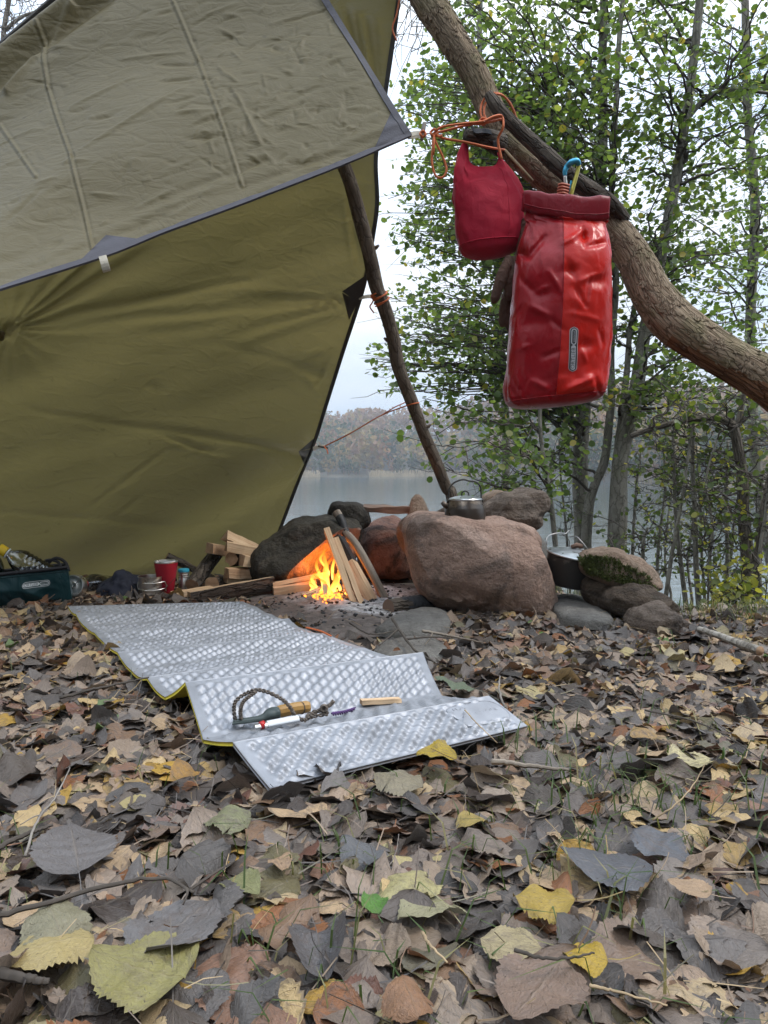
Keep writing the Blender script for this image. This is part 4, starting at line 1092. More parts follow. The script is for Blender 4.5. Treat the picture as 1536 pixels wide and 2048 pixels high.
# ---------------------------------------------------------------- leaning trunk
tr_px = [(720, -230, 2.62, 33), (825, -60, 2.58, 32), (856, 0, 2.56, 31), (903, 76, 2.54, 28), (951, 152, 2.52, 26), (1002, 262, 2.50, 27), (1044, 310, 2.48, 28), (1118, 372, 2.45, 31),
         (1190, 428, 2.42, 33), (1258, 500, 2.39, 33), (1306, 590, 2.36, 39), (1350, 645, 2.33, 43), (1415, 692, 2.30, 41), (1480, 731, 2.26, 41), (1540, 766, 2.22, 43), (1700, 880, 2.16, 54), (1860, 1040, 2.12, 62), (1960, 1230, 2.10, 78)]
tp = catmull([P(a, b, c) for a, b, c, d in tr_px], 230)
trd = catmull([[d * c / FPX, 0, 0] for a, b, c, d in tr_px], 230)[:, 0]
def barkbump(a, s, p):
    q = Vector((math.cos(a) * 3.0, math.sin(a) * 3.0, s * 4.0))
    v = 1 + 0.05 * mnoise.noise(q) + 0.05 * mnoise.noise(q * 3.1) + 0.022 * mnoise.noise(Vector((math.cos(a) * 16, math.sin(a) * 16, s * 20)))
    return v
V, F, uv = tube(tp, trd, 72, rfun=barkbump)
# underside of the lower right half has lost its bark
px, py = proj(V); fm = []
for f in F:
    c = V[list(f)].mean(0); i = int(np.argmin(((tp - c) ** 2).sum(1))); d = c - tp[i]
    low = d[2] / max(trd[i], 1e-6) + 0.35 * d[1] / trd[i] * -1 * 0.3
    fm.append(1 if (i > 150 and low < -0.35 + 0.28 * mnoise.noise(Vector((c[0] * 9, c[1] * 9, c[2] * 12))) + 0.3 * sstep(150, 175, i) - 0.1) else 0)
trunk = thing('leaning_tree', 'thick leaning bare trunk with flaking brown bark crossing the upper right', 'tree', (tp[-1][0], tp[-1][1], 0))
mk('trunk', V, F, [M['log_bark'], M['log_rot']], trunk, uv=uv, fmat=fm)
# bark plates standing proud of the trunk
def bark_plates():
    r = np.random.default_rng(44); T, A, B = frames(tp); mb = MB()
    for q in range(760):
        i = r.integers(8, 222); a = r.random() * 6.283; rad = trd[i] * 1.005
        if i > 150 and False: continue
        l = r.uniform(0.008, 0.026); w = r.uniform(0.005, 0.013); li = r.uniform(0.001, 0.0045)
        n = math.cos(a) * A[i] + math.sin(a) * B[i]; t = np.cross(T[i], n); c = tp[i] + n * rad
        if i > 150 and n[2] < -0.25: continue
        pts = []
        for du, dv, h in [(-1, -.5, 0), (-.4, -1, .3), (.7, -.7, 1), (1, .1, 1.3), (.5, .9, .8), (-.6, .8, .2)]:
            pts.append(c + T[i] * du * l * r.uniform(.7, 1.2) + t * dv * w * r.uniform(.7, 1.2) + n * (h * li - 0.001))
        base = [p - n * 0.006 for p in pts]
        V = pts + base
        mb.add(V, [(0, 1, 2, 3, 4, 5)] + [(j, j + 6, (j + 1) % 6 + 6, (j + 1) % 6) for j in range(6)], 0, [(p[0] * 3, p[2] * 3) for p in V])
    o = mb.mk('bark_flakes', [M['log_bark']], trunk, smooth=False); o['kind'] = 'stuff'
bark_plates()
# broken side branch lying along the trunk
sb = catmull([P(976, 188, 2.36), P(1000, 222, 2.35), P(1050, 272, 2.34), P(1100, 318, 2.33), P(1160, 368, 2.32), P(1215, 405, 2.34), P(1250, 440, 2.38)], 50)
V, F, uv = tube(sb, np.interp(np.linspace(0, 1, 50), [0, .1, .5, .85, 1], [0.014, 0.020, 0.024, 0.028, 0.018]), 20, rfun=lambda a, s, p: 1 + 0.12 * mnoise.noise(Vector((math.cos(a) * 2, math.sin(a) * 2, s * 16))) + 0.08 * mnoise.noise(Vector((math.cos(a) * 6, math.sin(a) * 6, s * 40))))
mk('broken_branch', V, F, M['firebark'], trunk, uv=uv)
stub = catmull([P(1000, 290, 2.44), P(975, 278, 2.40), P(948, 273, 2.37), P(930, 272, 2.36)], 14)
V, F, uv = tube(stub, np.linspace(0.034, 0.018, 14), 12, rfun=knobby); mk('branch_stub', V, F, M['firebark'], trunk, uv=uv)
# stick peeling below the trunk
V, F, uv = tube([P(1010, 300, 2.36), P(1065, 362, 2.35)], [0.004, 0.006], 8); mk('peeled_strip', V, F, M['straw'], trunk, uv=uv)

# orange cord between the tarp corner and the trunk
oc = thing('tie_cord', 'bright orange cord knotted from the tarp corner around the leaning trunk', 'cord', P(860, 270, 2.3))
def cord(pts, mat, parent, r=0.0036, n=40, name='cord', **k):
    V, F, uv = tube(catmull(pts, n), r, 7); return mk(name, V, F, mat, parent, **k)
kn = P(868, 266, 2.27)
cord([kn, P(885, 254, 2.25), P(930, 247, 2.24), P(965, 243, 2.24), P(1002, 232, 2.27)], M['orange'], oc)
cord([kn, P(888, 262, 2.26), P(935, 250, 2.25), P(968, 246, 2.25), P(1004, 238, 2.28)], M['orange'], oc)
cord([kn, P(885, 276, 2.26), P(930, 284, 2.26), P(975, 294, 2.28), P(1010, 300, 2.40)], M['orange'], oc)
cord([P(966, 243, 2.235), P(990, 232, 2.25), P(1004, 233, 2.27), P(1006, 255, 2.26), P(996, 280, 2.28), P(1003, 318, 2.28)], M['orange'], oc)
cord([kn, P(866, 290, 2.26), P(864, 325, 2.26), P(872, 352, 2.26), P(886, 354, 2.26), P(893, 338, 2.26), P(885, 312, 2.26), P(872, 285, 2.26), kn], M['orange'], oc)
cord([kn, P(868, 282, 2.25), P(867, 300, 2.25), P(866, 310, 2.26)], M['orange'], oc)
cord([kn, P(880, 273, 2.25), P(884, 270, 2.25)], M['orange'], oc)
# two turns over the trunk
i0 = int(np.argmin(np.abs(proj(tp)[1] - 215)))
T_, A_, B_ = frames(tp)
for dx_, dy_ in ((0, 0), (7, 2)):
    path = catmull([P(968 + dx_, 245, 2.40), P(961 + dx_, 226, 2.41), P(965 + dx_, 204 + dy_, 2.42), P(981 + dx_, 188 + dy_, 2.40), P(1002 + dx_ * .5, 189 + dy_, 2.41), P(1020, 206 + dy_, 2.44), P(1030, 228 + dy_, 2.49), P(1030, 240, 2.56), P(1000, 250, 2.60), P(970, 246, 2.55), P(962, 243, 2.47), P(968 + dx_, 245, 2.40)], 70)
    V, F, uv = tube(path, 0.0036, 7); mk('cord_turn', V, F, M['orange'], oc)
for q, (a, b) in enumerate([((868, 266), 0.010), ((966, 243), 0.009), ((846, 268), 0.008)]):
    c = P(a[0], a[1], 2.262)
    V, F, uv = tube(catmull([c + b * np.array([math.cos(t), 0.4 * math.sin(3 * t), math.sin(t) * 0.9]) for t in np.linspace(0, 6.6, 10)], 40), 0.0038, 7); mk('knot', V, F, M['orange'], oc)
V, F, uv = tube(catmull([P(849, 246, 2.285), P(846, 262, 2.28), P(843, 281, 2.285)], 10), [0.006, 0.007, 0.005], 9); mk('toggle', V, F, M['bare'], oc)
# ---------------------------------------------------------------- print on things
def text_shape(s, size, spacing=1.0):
    cu = bpy.data.curves.new('lettering', 'FONT'); cu.body = s; cu.size = size; cu.align_x = 'CENTER'; cu.align_y = 'CENTER'; cu.space_character = spacing; cu.resolution_u = 4
    o = bpy.data.objects.new('lettering', cu); COL.objects.link(o)
    bpy.context.view_layer.update()
    me = bpy.data.meshes.new_from_object(o.evaluated_get(bpy.context.evaluated_depsgraph_get()))
    V = np.array([v.co[:] for v in me.vertices]); F = [tuple(p.vertices) for p in me.polygons]
    bpy.data.objects.remove(o); bpy.data.curves.remove(cu); bpy.data.meshes.remove(me)
    return V[:, :2], F
def capsule_shape(L, W, nl=26, nw=5, inner=None):
    V = []; F = []
    if inner is None:
        for i in range(nl + 1):
            a = -L / 2 + L * i / nl; e = max(0, abs(a) - (L / 2 - W / 2)); w = math.sqrt(max(0, (W / 2) ** 2 - e * e))
            for j in range(nw + 1): V.append((a, -w + 2 * w * j / nw))
        for i in range(nl):
            for j in range(nw):
                p = i * (nw + 1) + j; F.append((p, p + nw + 1, p + nw + 2, p + 1))
    else:
        def pt(L, W, t):
            R = W / 2; s = L - W; per = 2 * s + 2 * math.pi * R; d = t * per
            if d < s: return (-s / 2 + d, -R)
            d -= s
            if d < math.pi * R: a = -math.pi / 2 + d / R; return (s / 2 + R * math.cos(a), R * math.sin(a))
            d -= math.pi * R
            if d < s: return (s / 2 - d, R)
            a = math.pi / 2 + (d - s) / R; return (-s / 2 + R * math.cos(a), R * math.sin(a))
        n = 56
        for k in range(n):
            V.append(pt(L, W, k / n)); V.append(pt(L - inner * 2, W - inner * 2, k / n))
        for k in range(n):
            a = 2 * k; b = 2 * ((k + 1) % n); F.append((a, b, b + 1, a + 1))
    return np.array(V), F
def decal(name, V2, F, o, R, U, bvh, cdir, mat, parent, lift):
    o = np.asarray(o); R = unit(R); U = unit(U); cdir = unit(cdir)
    out = []
    for a, b in V2:
        p = o + R * a + U * b
        h = bvh.ray_cast(Vector(p - cdir * 0.4), Vector(cdir))
        q = np.array(h[0]) if h[0] is not None else p
        out.append(q - cdir * lift)
    return mk(name, out, F, mat, parent, smooth=False)
def brand_print(o, R, U, bvh, cdir, parent, L, W, whiteout=False):
    o = np.asarray(o); R = unit(R)
    g = M['inkwhite'] if whiteout else M['inkgrey']
    bk = M['teal'] if whiteout else M['inkblack']
    decal('logo_outline', *capsule_shape(L, W), o, R, U, bvh, cdir, g, parent, 0.0012)
    decal('logo_field', *capsule_shape(L - W * 0.14, W * 0.86), o, R, U, bvh, cdir, bk, parent, 0.0018)
    V, F = capsule_shape(L * 0.56, W * 0.54); decal('logo_plate', V, F, o - R * L * 0.185, R, U, bvh, cdir, g, parent, 0.0024)
    V, F = capsule_shape(L * 0.36, W * 0.62, inner=W * 0.12); decal('logo_ring', V, F, o + R * L * 0.275, R, U, bvh, cdir, g, parent, 0.0028)
    V, F = capsule_shape(L * 0.34, W * 0.50); decal('logo_field', V, F, o + R * L * 0.275, R, U, bvh, cdir, bk, parent, 0.0026)
    V, F = text_shape('ORTLIEB', W * 0.62, 1.05); V[:, 0] *= (L * 0.46) / (V[:, 0].max() - V[:, 0].min())
    decal('logo_lettering', V, F, o - R * L * 0.20, R, U, bvh, cdir, bk, parent, 0.0032)
    V, F = text_shape('waterproof', W * 0.3); V[:, 0] *= (L * 0.25) / (V[:, 0].max() - V[:, 0].min())
    decal('logo_lettering', V, F, o + R * L * 0.275, R, U, bvh, cdir, g, parent, 0.0034)

# ---------------------------------------------------------------- large red dry bag
def loft_rows(rows, Y0, n, hd, expo=2.5):
    """rows: (py, xl, xr) in photograph pixels at distance Y0 ; hd: half depth per row"""
    out = []
    for (py, xl, xr), h in zip(rows, hd):
        a, b = P(xl, py, Y0), P(xr, py, Y0)
        c = 0.5 * (a + b); hw = 0.5 * (b[0] - a[0])
        ring = []
        for k in range(n):
            ph = 2 * math.pi * k / n - math.pi / 2          # k=0 faces the camera
            cs, sn = math.cos(ph), math.sin(ph)
            ring.append((c[0] + hw * math.copysign(abs(cs) ** (2 / expo), cs), Y0 + h * math.copysign(abs(sn) ** (2 / expo), sn), c[2]))
        out.append(ring)
    return np.array(out)
def big_bag():
    Y0 = 2.21
    ctrl = np.array([(410, 1052, 1210, .017), (438, 1052, 1212, .024), (448, 1051, 1213, .030), (462, 1047, 1214, .044), (485, 1040, 1217, .066), (510, 1034, 1219, .083), (545, 1029, 1220, .095), (600, 1024, 1221, .102), (660, 1019, 1220, .104), (720, 1015, 1217, .104), (765, 1011, 1213, .102), (788, 1012, 1209, .099), (800, 1018, 1204, .093), (807, 1030, 1192, .080), (811, 1050, 1172, .060), (813, 1080, 1140, .032), (813, 1106, 1114, .006)], float)
    nr, n = 150, 240
    body = catmull(ctrl[:12], 170); bot = catmull(ctrl[11:], 31)[1:]
    C = np.vstack([body, bot]); nr = len(C)
    S = loft_rows([(c[0], c[1], c[2]) for c in C], Y0, n, C[:, 3])
    # folds of the coated cloth
    cen = S.mean(1)
    for i in range(nr):
        t = i / nr
        for k in range(n):
            d = S[i, k] - cen[i]; l = np.linalg.norm(d); 
            if l < 1e-5: continue
            ph = k / n * 2 * math.pi
            q = Vector((math.cos(ph) * 1.5, math.sin(ph) * 1.5, S[i, k, 2] * 7))
            A = 0.006 + 0.010 * math.exp(-((t - 0.16) / 0.13) ** 2) + 0.006 * math.exp(-((t - 0.80) / 0.08) ** 2)
            if t > 0.84: A *= max(0.1, 1 - (t - 0.84) * 6)
            r1 = 1 - 2 * abs(mnoise.noise(q * 1.4 + Vector((3, 1, 7)))); r2 = 1 - 2 * abs(mnoise.noise(q * 3.0 + Vector((1, 5, 2))))
            gath = math.sin(ph * 9 + 2.0 * math.sin(t * 22)) * 0.006 * math.exp(-((t - 0.10) / 0.07) ** 2)
            cr1 = crumple((math.cos(ph) * 1.5, math.sin(ph) * 1.5, S[i, k, 2] * 6.0), 1.35, 3.0); cr2 = crumple((math.cos(ph) * 1.5 + .3 * S[i, k, 2], math.sin(ph) * 1.5, S[i, k, 2] * 9.0), 2.4, 8.0)
            s = A * (0.22 * r1 + 0.10 * r2 - 0.15) + gath + (A + .002) * (0.42 * cr1 + 0.20 * cr2 - .22)
            S[i, k] += d / l * s
    # lean: lower seam slopes down to the left
    low = sstep(0.70, 0.86, np.arange(nr) / nr)[:, None]
    S[..., 2] += low * (S[..., 0] - cen[nr // 2][0]) * 0.10
    # crisp dents
    for (px, py, rad, dep) in [(1045, 505, 22, .020), (1170, 470, 16, .016), (1195, 560, 18, .012), (1080, 585, 26, .010), (1160, 600, 24, -.008), (1100, 480, 30, .016), (1190, 770, 26, -.014), (1120, 790, 24, .012), (1060, 640, 30, .009), (1175, 690, 16, .008), (1140, 540, 14, .010)]:
        qx, qy = proj(S.reshape(-1, 3)); w = np.exp(-(((qx - px) / rad) ** 2 + ((qy - py) / (rad * 0.75)) ** 2)).reshape(nr, n)
        front = (S[..., 1] < Y0)
        S[..., 1] += dep * w * front
    qx, qy = proj(S.reshape(-1, 3)); qx = qx.reshape(nr, n); qy = qy.reshape(nr, n); front = (S[..., 1] < Y0)
    for a, b, A, w in [((1030, 498), (1058, 514), -.012, 6), ((1058, 514), (1090, 474), -.010, 6), ((1128, 486), (1166, 462), .010, 6), ((1166, 455), (1172, 492), -.010, 4), ((1172, 492), (1212, 484), -.008, 6), ((1098, 542), (1122, 582), .006, 5), ((1134, 515), (1152, 562), -.007, 5), ((1162, 562), (1198, 548), .008, 5),
                       ((1150, 570), (1172, 612), -.009, 5), ((1172, 612), (1180, 556), -.007, 4), ((1018, 648), (1046, 612), -.007, 5), ((1058, 612), (1096, 630), .007, 6), ((1040, 555), (1070, 585), -.007, 6), ((1070, 585), (1100, 572), .006, 5), ((1030, 700), (1060, 690), .005, 5), ((1085, 715), (1120, 700), -.005, 5), ((1165, 700), (1172, 722), .005, 4), ((1200, 660), (1206, 690), -.006, 5),
                       ((1125, 786), (1190, 752), .010, 7), ((1190, 752), (1206, 800), -.010, 5), ((1150, 790), (1200, 778), -.007, 5), ((1060, 760), (1100, 780), .006, 7), ((1015, 765), (1035, 800), -.006, 5), ((1105, 640), (1128, 660), -.005, 5), ((1140, 625), (1200, 640), .004, 5)]:
        d, t = seg_d(qx, qy, a, b); S[..., 1] -= front * A * np.exp(-(d / w) ** 2) * np.sin(math.pi * np.clip(.9 * t + .05, 0, 1)) ** .5
    root = thing('dry_bag', 'big glossy red roll-top dry bag hanging from a carabiner on the trunk', 'dry bag', P(1113, 815, Y0))
    # column of the seam
    mid = S[100]; ks = min(range(n), key=lambda k: abs(proj(mid[k])[0][0] - 1128) + (0 if mid[k][1] < Y0 else 999))
    kb = int(n * 0.55)
    V = S.reshape(-1, 3)
    def faces(k0, k1, i0=0, i1=nr - 1):
        return [(i * n + k % n, (i + 1) * n + k % n, (i + 1) * n + (k + 1) % n, i * n + (k + 1) % n) for i in range(i0, i1) for k in range(k0, k1)]
    nb = 172
    def sub(name, F, mat):
        ids = sorted({i for f in F for i in f}); m = {a: b for b, a in enumerate(ids)}
        return mk(name, V[ids], [tuple(m[i] for i in f) for f in F], mat, root)
    # bright panel: from the seam round the right side ; dark panel: the rest
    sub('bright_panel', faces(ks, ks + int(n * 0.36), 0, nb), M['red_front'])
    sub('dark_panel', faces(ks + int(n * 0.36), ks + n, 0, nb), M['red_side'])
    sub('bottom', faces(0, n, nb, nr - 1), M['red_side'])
    bvh = BVHTree.FromPolygons([tuple(v) for v in V], faces(0, n))
    # seam welt
    V2, F2, uv = tube(S[4:nb, ks] + np.array([0, -0.0005, 0]), 0.0014, 6); mk('seam', V2, F2, M['red_side'], root)
    V2, F2, uv = tube(np.vstack([S[nb, :], S[nb, :1]]), 0.0022, 6); mk('seam', V2, F2, M['red_side'], root)
    # rolled closure
    mbp = catmull([P(1046, 402, Y0 - .005), P(1080, 409, Y0 - .012), P(1118, 414, Y0 - .016), P(1165, 420, Y0 - .014), P(1216, 418, Y0 - .006)], 70)
    ang = np.linspace(0, 2 * math.pi, 41)
    rows = []
    for i, c in enumerate(mbp):
        t = i / 69
        hz_ = (0.030 + 0.007 * t + 0.004 * mnoise.noise(Vector((t * 7, 2, 0))))
        e = 1 - 0.12 * max(0, abs(t - 0.5) - 0.42) / 0.08
        ring = []
        for a in ang:
            w = 1 + 0.05 * mnoise.noise(Vector((math.cos(a) * 1.2, math.sin(a) * 1.2, t * 9))) + 0.05 * math.sin(a * 3 + t * 3) * (1 - t)
            ring.append(c + np.array([0.004 * mnoise.noise(Vector((a, t * 3, 5))), math.copysign(abs(math.cos(a)) ** 0.55, math.cos(a)) * 0.021 * w * e, math.copysign(abs(math.sin(a)) ** 0.55, math.sin(a)) * hz_ * w * e]))
        rows.append(ring)
    R = np.array(rows); nu, nv = R.shape[:2]
    Fr = [tuple(f) for f in grid_faces(nu, nv)] + [tuple(range(nv - 1)), tuple((nu - 1) * nv + j for j in range(nv - 2, -1, -1))]
    mk('roll_top', R.reshape(-1, 3), Fr, M['red_roll'], root)
    # coiled fold line on the roll
    cordline = R[:, 24] + np.array([0, -0.0006, 0])
    V2, F2, uv = tube(R[:, 22] , 0.0016, 6); mk('roll_fold', V2, F2, M['red_roll'], root)
    # strap of the closure, rust coloured cord coil under the carabiner
    o = P(1146, 699, Y0 - 0.1)
    brand_print(o, (0.010, 0, 1), (-1, 0, 0.01), bvh, (0, 1, 0), root, 0.124, 0.0245)
    return bvh
big_bag()
# carabiner: blue body with yellow gate side
cb = thing('carabiner', 'blue and yellow carabiner hooked over the broken branch', 'carabiner', P(1140, 398, 2.24))
cy = 2.255
def cp(x, y, dy=0): return P(x, y, cy + dy)
V, F, uv = tube(catmull([cp(1130, 352), cp(1130, 342), cp(1134, 333), cp(1142, 325, -.01), cp(1152, 322, -.01), cp(1157, 326, -.005), cp(1157, 331)], 40), np.interp(np.linspace(0, 1, 40), [0, .3, .7, 1], [.0055, .0085, .009, .006]), 10); mk('body', V, F, M['blue_al'], cb)
V, F, uv = tube(catmull([cp(1158, 330), cp(1153, 350), cp(1146, 375), cp(1141, 394)], 20), .0062, 10); mk('spine', V, F, M['yellow_al'], cb)
V, F, uv = tube(catmull([cp(1130, 352), cp(1131, 362), cp(1133, 372)], 8), .005, 10); mk('gate', V, F, M['steel'], cb)
V, F, uv = tube(catmull([cp(1143, 362, .006), cp(1139, 380, .006), cp(1137, 394, .006)], 10), .0042, 8); mk('gate_wire', V, F, M['blue_al'], cb)
coil = thing('cord_coil', 'rust red cord coiled around the carabiner foot on the roll-top', 'cord', P(1125, 392, 2.22))
for q in range(4):
    V, F, uv = tube(catmull([P(1115 + q * 1, 388 - q * 6, 2.235), P(1125, 386 - q * 6, 2.215), P(1135 + q, 389 - q * 6, 2.235), P(1125, 387 - q * 6, 2.262), P(1115 + q, 388 - q * 6, 2.235)], 20), 0.0042, 7); mk('cord_turn', V, F, M['rustcord'], coil)

# ---------------------------------------------------------------- small red bag
def small_bag():
    Y0 = 2.40
    ctrl = np.array([(333, 912, 1022, .016), (345, 910, 1026, .026), (362, 908, 1036, .048), (385, 907, 1044, .066), (415, 908, 1047, .076), (445, 911, 1047, .079), (470, 913, 1046, .078), (490, 918, 1042, .074), (503, 926, 1036, .064), (511, 940, 1022, .048), (516, 958, 1002, .025), (517, 976, 984, .004)], float)
    C = np.vstack([catmull(ctrl[:8], 80), catmull(ctrl[7:], 26)[1:]]); n = 120; nr = len(C)
    S = loft_rows([(c[0], c[1], c[2]) for c in C], Y0, n, C[:, 3], 2.4)
    cen = S.mean(1)
    xl, xr = S[0, :, 0].min(), S[0, :, 0].max()
    # cloth drawn up into two horns that form the handle
    for i in range(nr):
        t = i / nr
        f = max(0.0, 1 - t / 0.28) ** 1.4
        for k in range(n):
            u = (S[i, k, 0] - xl) / (xr - xl)
            lift = 0.118 * math.exp(-((u - 0.08) / 0.12) ** 2) + 0.050 * math.exp(-((u - 0.90) / 0.11) ** 2) - 0.006 * math.exp(-((u - 0.5) / 0.3) ** 2)
            S[i, k, 2] += lift * f
            S[i, k, 0] += f * f * (0.024 * math.exp(-((u - 0.02) / 0.12) ** 2) - 0.034 * math.exp(-((u - 0.98) / 0.15) ** 2))
            d = S[i, k] - cen[i]; l = np.linalg.norm(d) + 1e-9; ph = k / n * 6.283
            q = Vector((math.cos(ph) * 1.3, math.sin(ph) * 1.3, S[i, k, 2] * 7))
            A = 0.0065 + 0.014 * math.exp(-((t - .22) / .18) ** 2)
            if t > .8: A *= max(0.05, 1 - (t - .8) * 5)
            S[i, k] += d / l * (A * 0.7 * (crumple((math.cos(ph) * 1.3, math.sin(ph) * 1.3, S[i, k, 2] * 7), 1.5, 1.0) - .3))
            S[i, k] += d / l * (0.35 * A * (0.7 * (1 - 2 * abs(mnoise.noise(q * 1.3))) + 0.4 * (1 - 2 * abs(mnoise.noise(q * 2.9 + Vector((4, 4, 4))))) - 0.3))
    low = sstep(.55, .8, np.arange(nr) / nr)[:, None]
    S[..., 2] += low * (S[..., 0] - cen[40][0]) * 0.10
    root = thing('dry_bag', 'small matt raspberry-red bag hanging by its handle from a branch stub', 'dry bag', P(975, 518, Y0))
    V = S.reshape(-1, 3)
    F = [(i * n + k, (i + 1) * n + k, (i + 1) * n + (k + 1) % n, i * n + (k + 1) % n) for i in range(nr - 1) for k in range(n)]
    nb = 79
    mk('body', V, F, M['red_small'], root)
    # seams
    ks = min(range(n), key=lambda k: abs(proj(S[50][k])[0][0] - 1018) + (0 if S[50][k][1] < Y0 else 999))
    V2, F2, uv = tube(S[10:nb, ks] + np.array([0, -.0005, 0]), .0014, 6); mk('seam', V2, F2, M['red_small'], root)
    V2, F2, uv = tube(np.vstack([S[nb], S[nb, :1]]), .002, 6); mk('seam', V2, F2, M['red_small'], root)
    tip = S[0, min(range(n), key=lambda k: -S[0, k, 2])]
    A, B = ribbon(catmull([tip + np.array([-.006, .0, -.012]), tip + np.array([.006, -.012, .004]), P(950, 262, 2.34), P(968, 262, 2.345), P(988, 268, 2.39), P(1004, 290, 2.44)], 20), 0.018, (0, 0.5, 1))
    strip('strap', A, B, M['black'], root, 0.0015, off=(0, 0, 0))
    tip2 = max([S[0, k] for k in range(n) if S[0, k, 0] > cen[0][0]], key=lambda v: v[2])
    A, B = ribbon(catmull([tip2 + np.array([0, 0, -.01]), tip2 + np.array([-.01, -.01, .015]), P(992, 296, 2.38), P(990, 275, 2.385)], 14), 0.018, (1, 0.3, 0.1))
    strip('strap', A, B, M['black'], root, 0.0015, off=(0, 0, 0))
small_bag()

# ---------------------------------------------------------------- leather gloves behind the bag
def remeshed(name, V, F, mat, voxel, label=None, cat=None, parent=None, smooth_it=6, **k):
    o = mk(name, V, F, mat, parent, label=label, cat=cat, **k)
    m = o.modifiers.new('remesh', 'REMESH'); m.mode = 'VOXEL'; m.voxel_size = voxel; m.use_smooth_shade = True
    s = o.modifiers.new('smooth', 'SMOOTH'); s.iterations = smooth_it; s.factor = 0.5
    return o
def glove(label, palm, tips, thumb, Yp, seed):
    mb = MB(); r = np.random.default_rng(seed)
    pc = catmull([P(*q, Yp) for q in palm], 16)
    wr = lambda a, s, p: 1 + 0.07 * math.sin(s * 330 + math.sin(a * 2) * 1.5) + 0.05 * math.sin(a * 3 + s * 50)
    V, F, uv = tube(pc, np.interp(np.linspace(0, 1, 16), [0, .4, 1], [.040, .044, .043]), 20, flat=0.55, rfun=wr); mb.add(V, F)
    for j, (tx_, ty_) in enumerate(tips):
        e = P(tx_, ty_, Yp - 0.01 + 0.012 * j); b = pc[-3] + np.array([(-0.030 + 0.02 * j), 0.006 * (j - 1.5), 0.01])
        m = 0.5 * (b + e) + np.array([-0.006 + r.normal(0, .003), -0.012, 0.004])
        V, F, uv = tube(catmull([b, m, e], 22), np.interp(np.linspace(0, 1, 22), [0, .5, .9, 1], [.0195, .0180, .0150, .006]), 14, rfun=wr); mb.add(V, F)
    e = P(*thumb, Yp - 0.03); b = pc[6]
    V, F, uv = tube(catmull([b, 0.5 * (b + e) + np.array([.0, -.015, 0]), e], 16), np.interp(np.linspace(0, 1, 16), [0, .6, .92, 1], [.022, .019, .015, .006]), 14, rfun=wr); mb.add(V, F)
    remeshed('work_glove', np.vstack(mb.V), mb.F, M['glove'], 0.0035, label, 'glove', group='pair of leather gloves')
glove('brown leather work glove with finger spread, left of the big red bag', [(1056, 440), (1050, 490), (1036, 538)], [(986, 608), (1014, 602), (1030, 606), (1046, 600)], (1060, 560), 2.36, 1)
glove('lower brown leather work glove tucked behind the big red bag', [(1064, 490), (1052, 545), (1036, 590)], [(1004, 655), (1020, 668), (1032, 664), (1046, 655)], (1062, 612), 2.41, 2)

# ---------------------------------------------------------------- stones
def ico(sub):
    bm = bmesh.new(); bmesh.ops.create_icosphere(bm, subdivisions=sub, radius=1.0)
    V = np.array([v.co[:] for v in bm.verts]); F = np.array([[v.index for v in f.verts] for f in bm.faces]); bm.free(); return V, F
ICO = {k: ico(k) for k in (3, 4, 5, 6)}
def rock(name, label, outline, Yc, thick, mat, seed=0, sub=5, amp=0.012, freq=9, cuts=(), box=0.62, facets=5, cat='stone', tilt=0.0, back=1.0, soft=0.0, group=None, parent=None, cutmat=None, chip=1.0):
    O = np.array([P(a, b, Yc) for a, b in outline])
    c = np.array([0.5 * (O[:, 0].max() + O[:, 0].min()), Yc, 0.5 * (O[:, 2].max() + O[:, 2].min())])
    th = np.arctan2(O[:, 2] - c[2], O[:, 0] - c[0]); rr = np.hypot(O[:, 2] - c[2], O[:, 0] - c[0])
    o = np.argsort(th); th = th[o]; rr = rr[o]
    th3 = np.concatenate([th - 2 * math.pi, th, th + 2 * math.pi]); r3 = np.tile(rr, 3)
    U, F = ICO[sub]
    ang = np.arctan2(U[:, 2], U[:, 0])
    # smoothed radius
    R = np.zeros(len(U)); ws = 0
    for d, w in ((0, 1.0), (-.06, .7), (.06, .7), (-.13, .3), (.13, .3)):
        R += w * np.interp(ang + d, th3, r3); ws += w
    R /= ws
    cc = np.hypot(U[:, 0], U[:, 2])
    prof = cc ** box
    yy = np.sign(U[:, 1]) * np.abs(U[:, 1]) ** 0.85 * thick
    yy = np.where(U[:, 1] > 0, yy * back, yy)
    V = np.stack([np.cos(ang) * R * prof, yy + tilt * np.sin(ang) * R * prof, np.sin(ang) * R * prof], 1)
    r = np.random.default_rng(seed)
    S = max(thick, rr.mean())
    for q in range(facets):                      # flattened faces, kept off the silhouette
        n = unit([r.normal(0, .6), -abs(r.normal(0.9, .3)), r.normal(0.15, .6)])
        d = np.max(V @ n) * r.uniform(0.80, 0.93)
        e = V @ n - d; V = V - np.where(e > 0, e * 0.85, 0)[:, None] * n
    V = V + c
    oncut = np.zeros(len(V), bool)
    for (pt, n) in cuts:
        n = unit(n); e = (V - np.asarray(pt)) @ n; oncut |= e > 0.004; V = V - np.where(e > 0, e * 0.97, 0)[:, None] * n
    for i in range(len(V)):
        p = V[i]; d = unit(p - c)
        s = amp * (fbm(p, freq, seed * 1.7, 6) * 1.0 + 0.6 * (1 - 2 * abs(nz(p, freq * 0.6, seed + 9))) + 0.12 * (1 - 2 * abs(nz(p, freq * 2.7, seed + 4))) - 0.3) + chip * amp * (crumple(p, freq * .8, seed) - .35) + .35 * chip * amp * (crumple(p, freq * 2.1, seed + 3) - .35)
        V[i] = p + d * s
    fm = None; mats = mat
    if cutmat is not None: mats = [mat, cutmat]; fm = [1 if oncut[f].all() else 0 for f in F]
    return mk(name, V, F, mats, parent, label=label, cat=cat, group=group, fmat=fm)
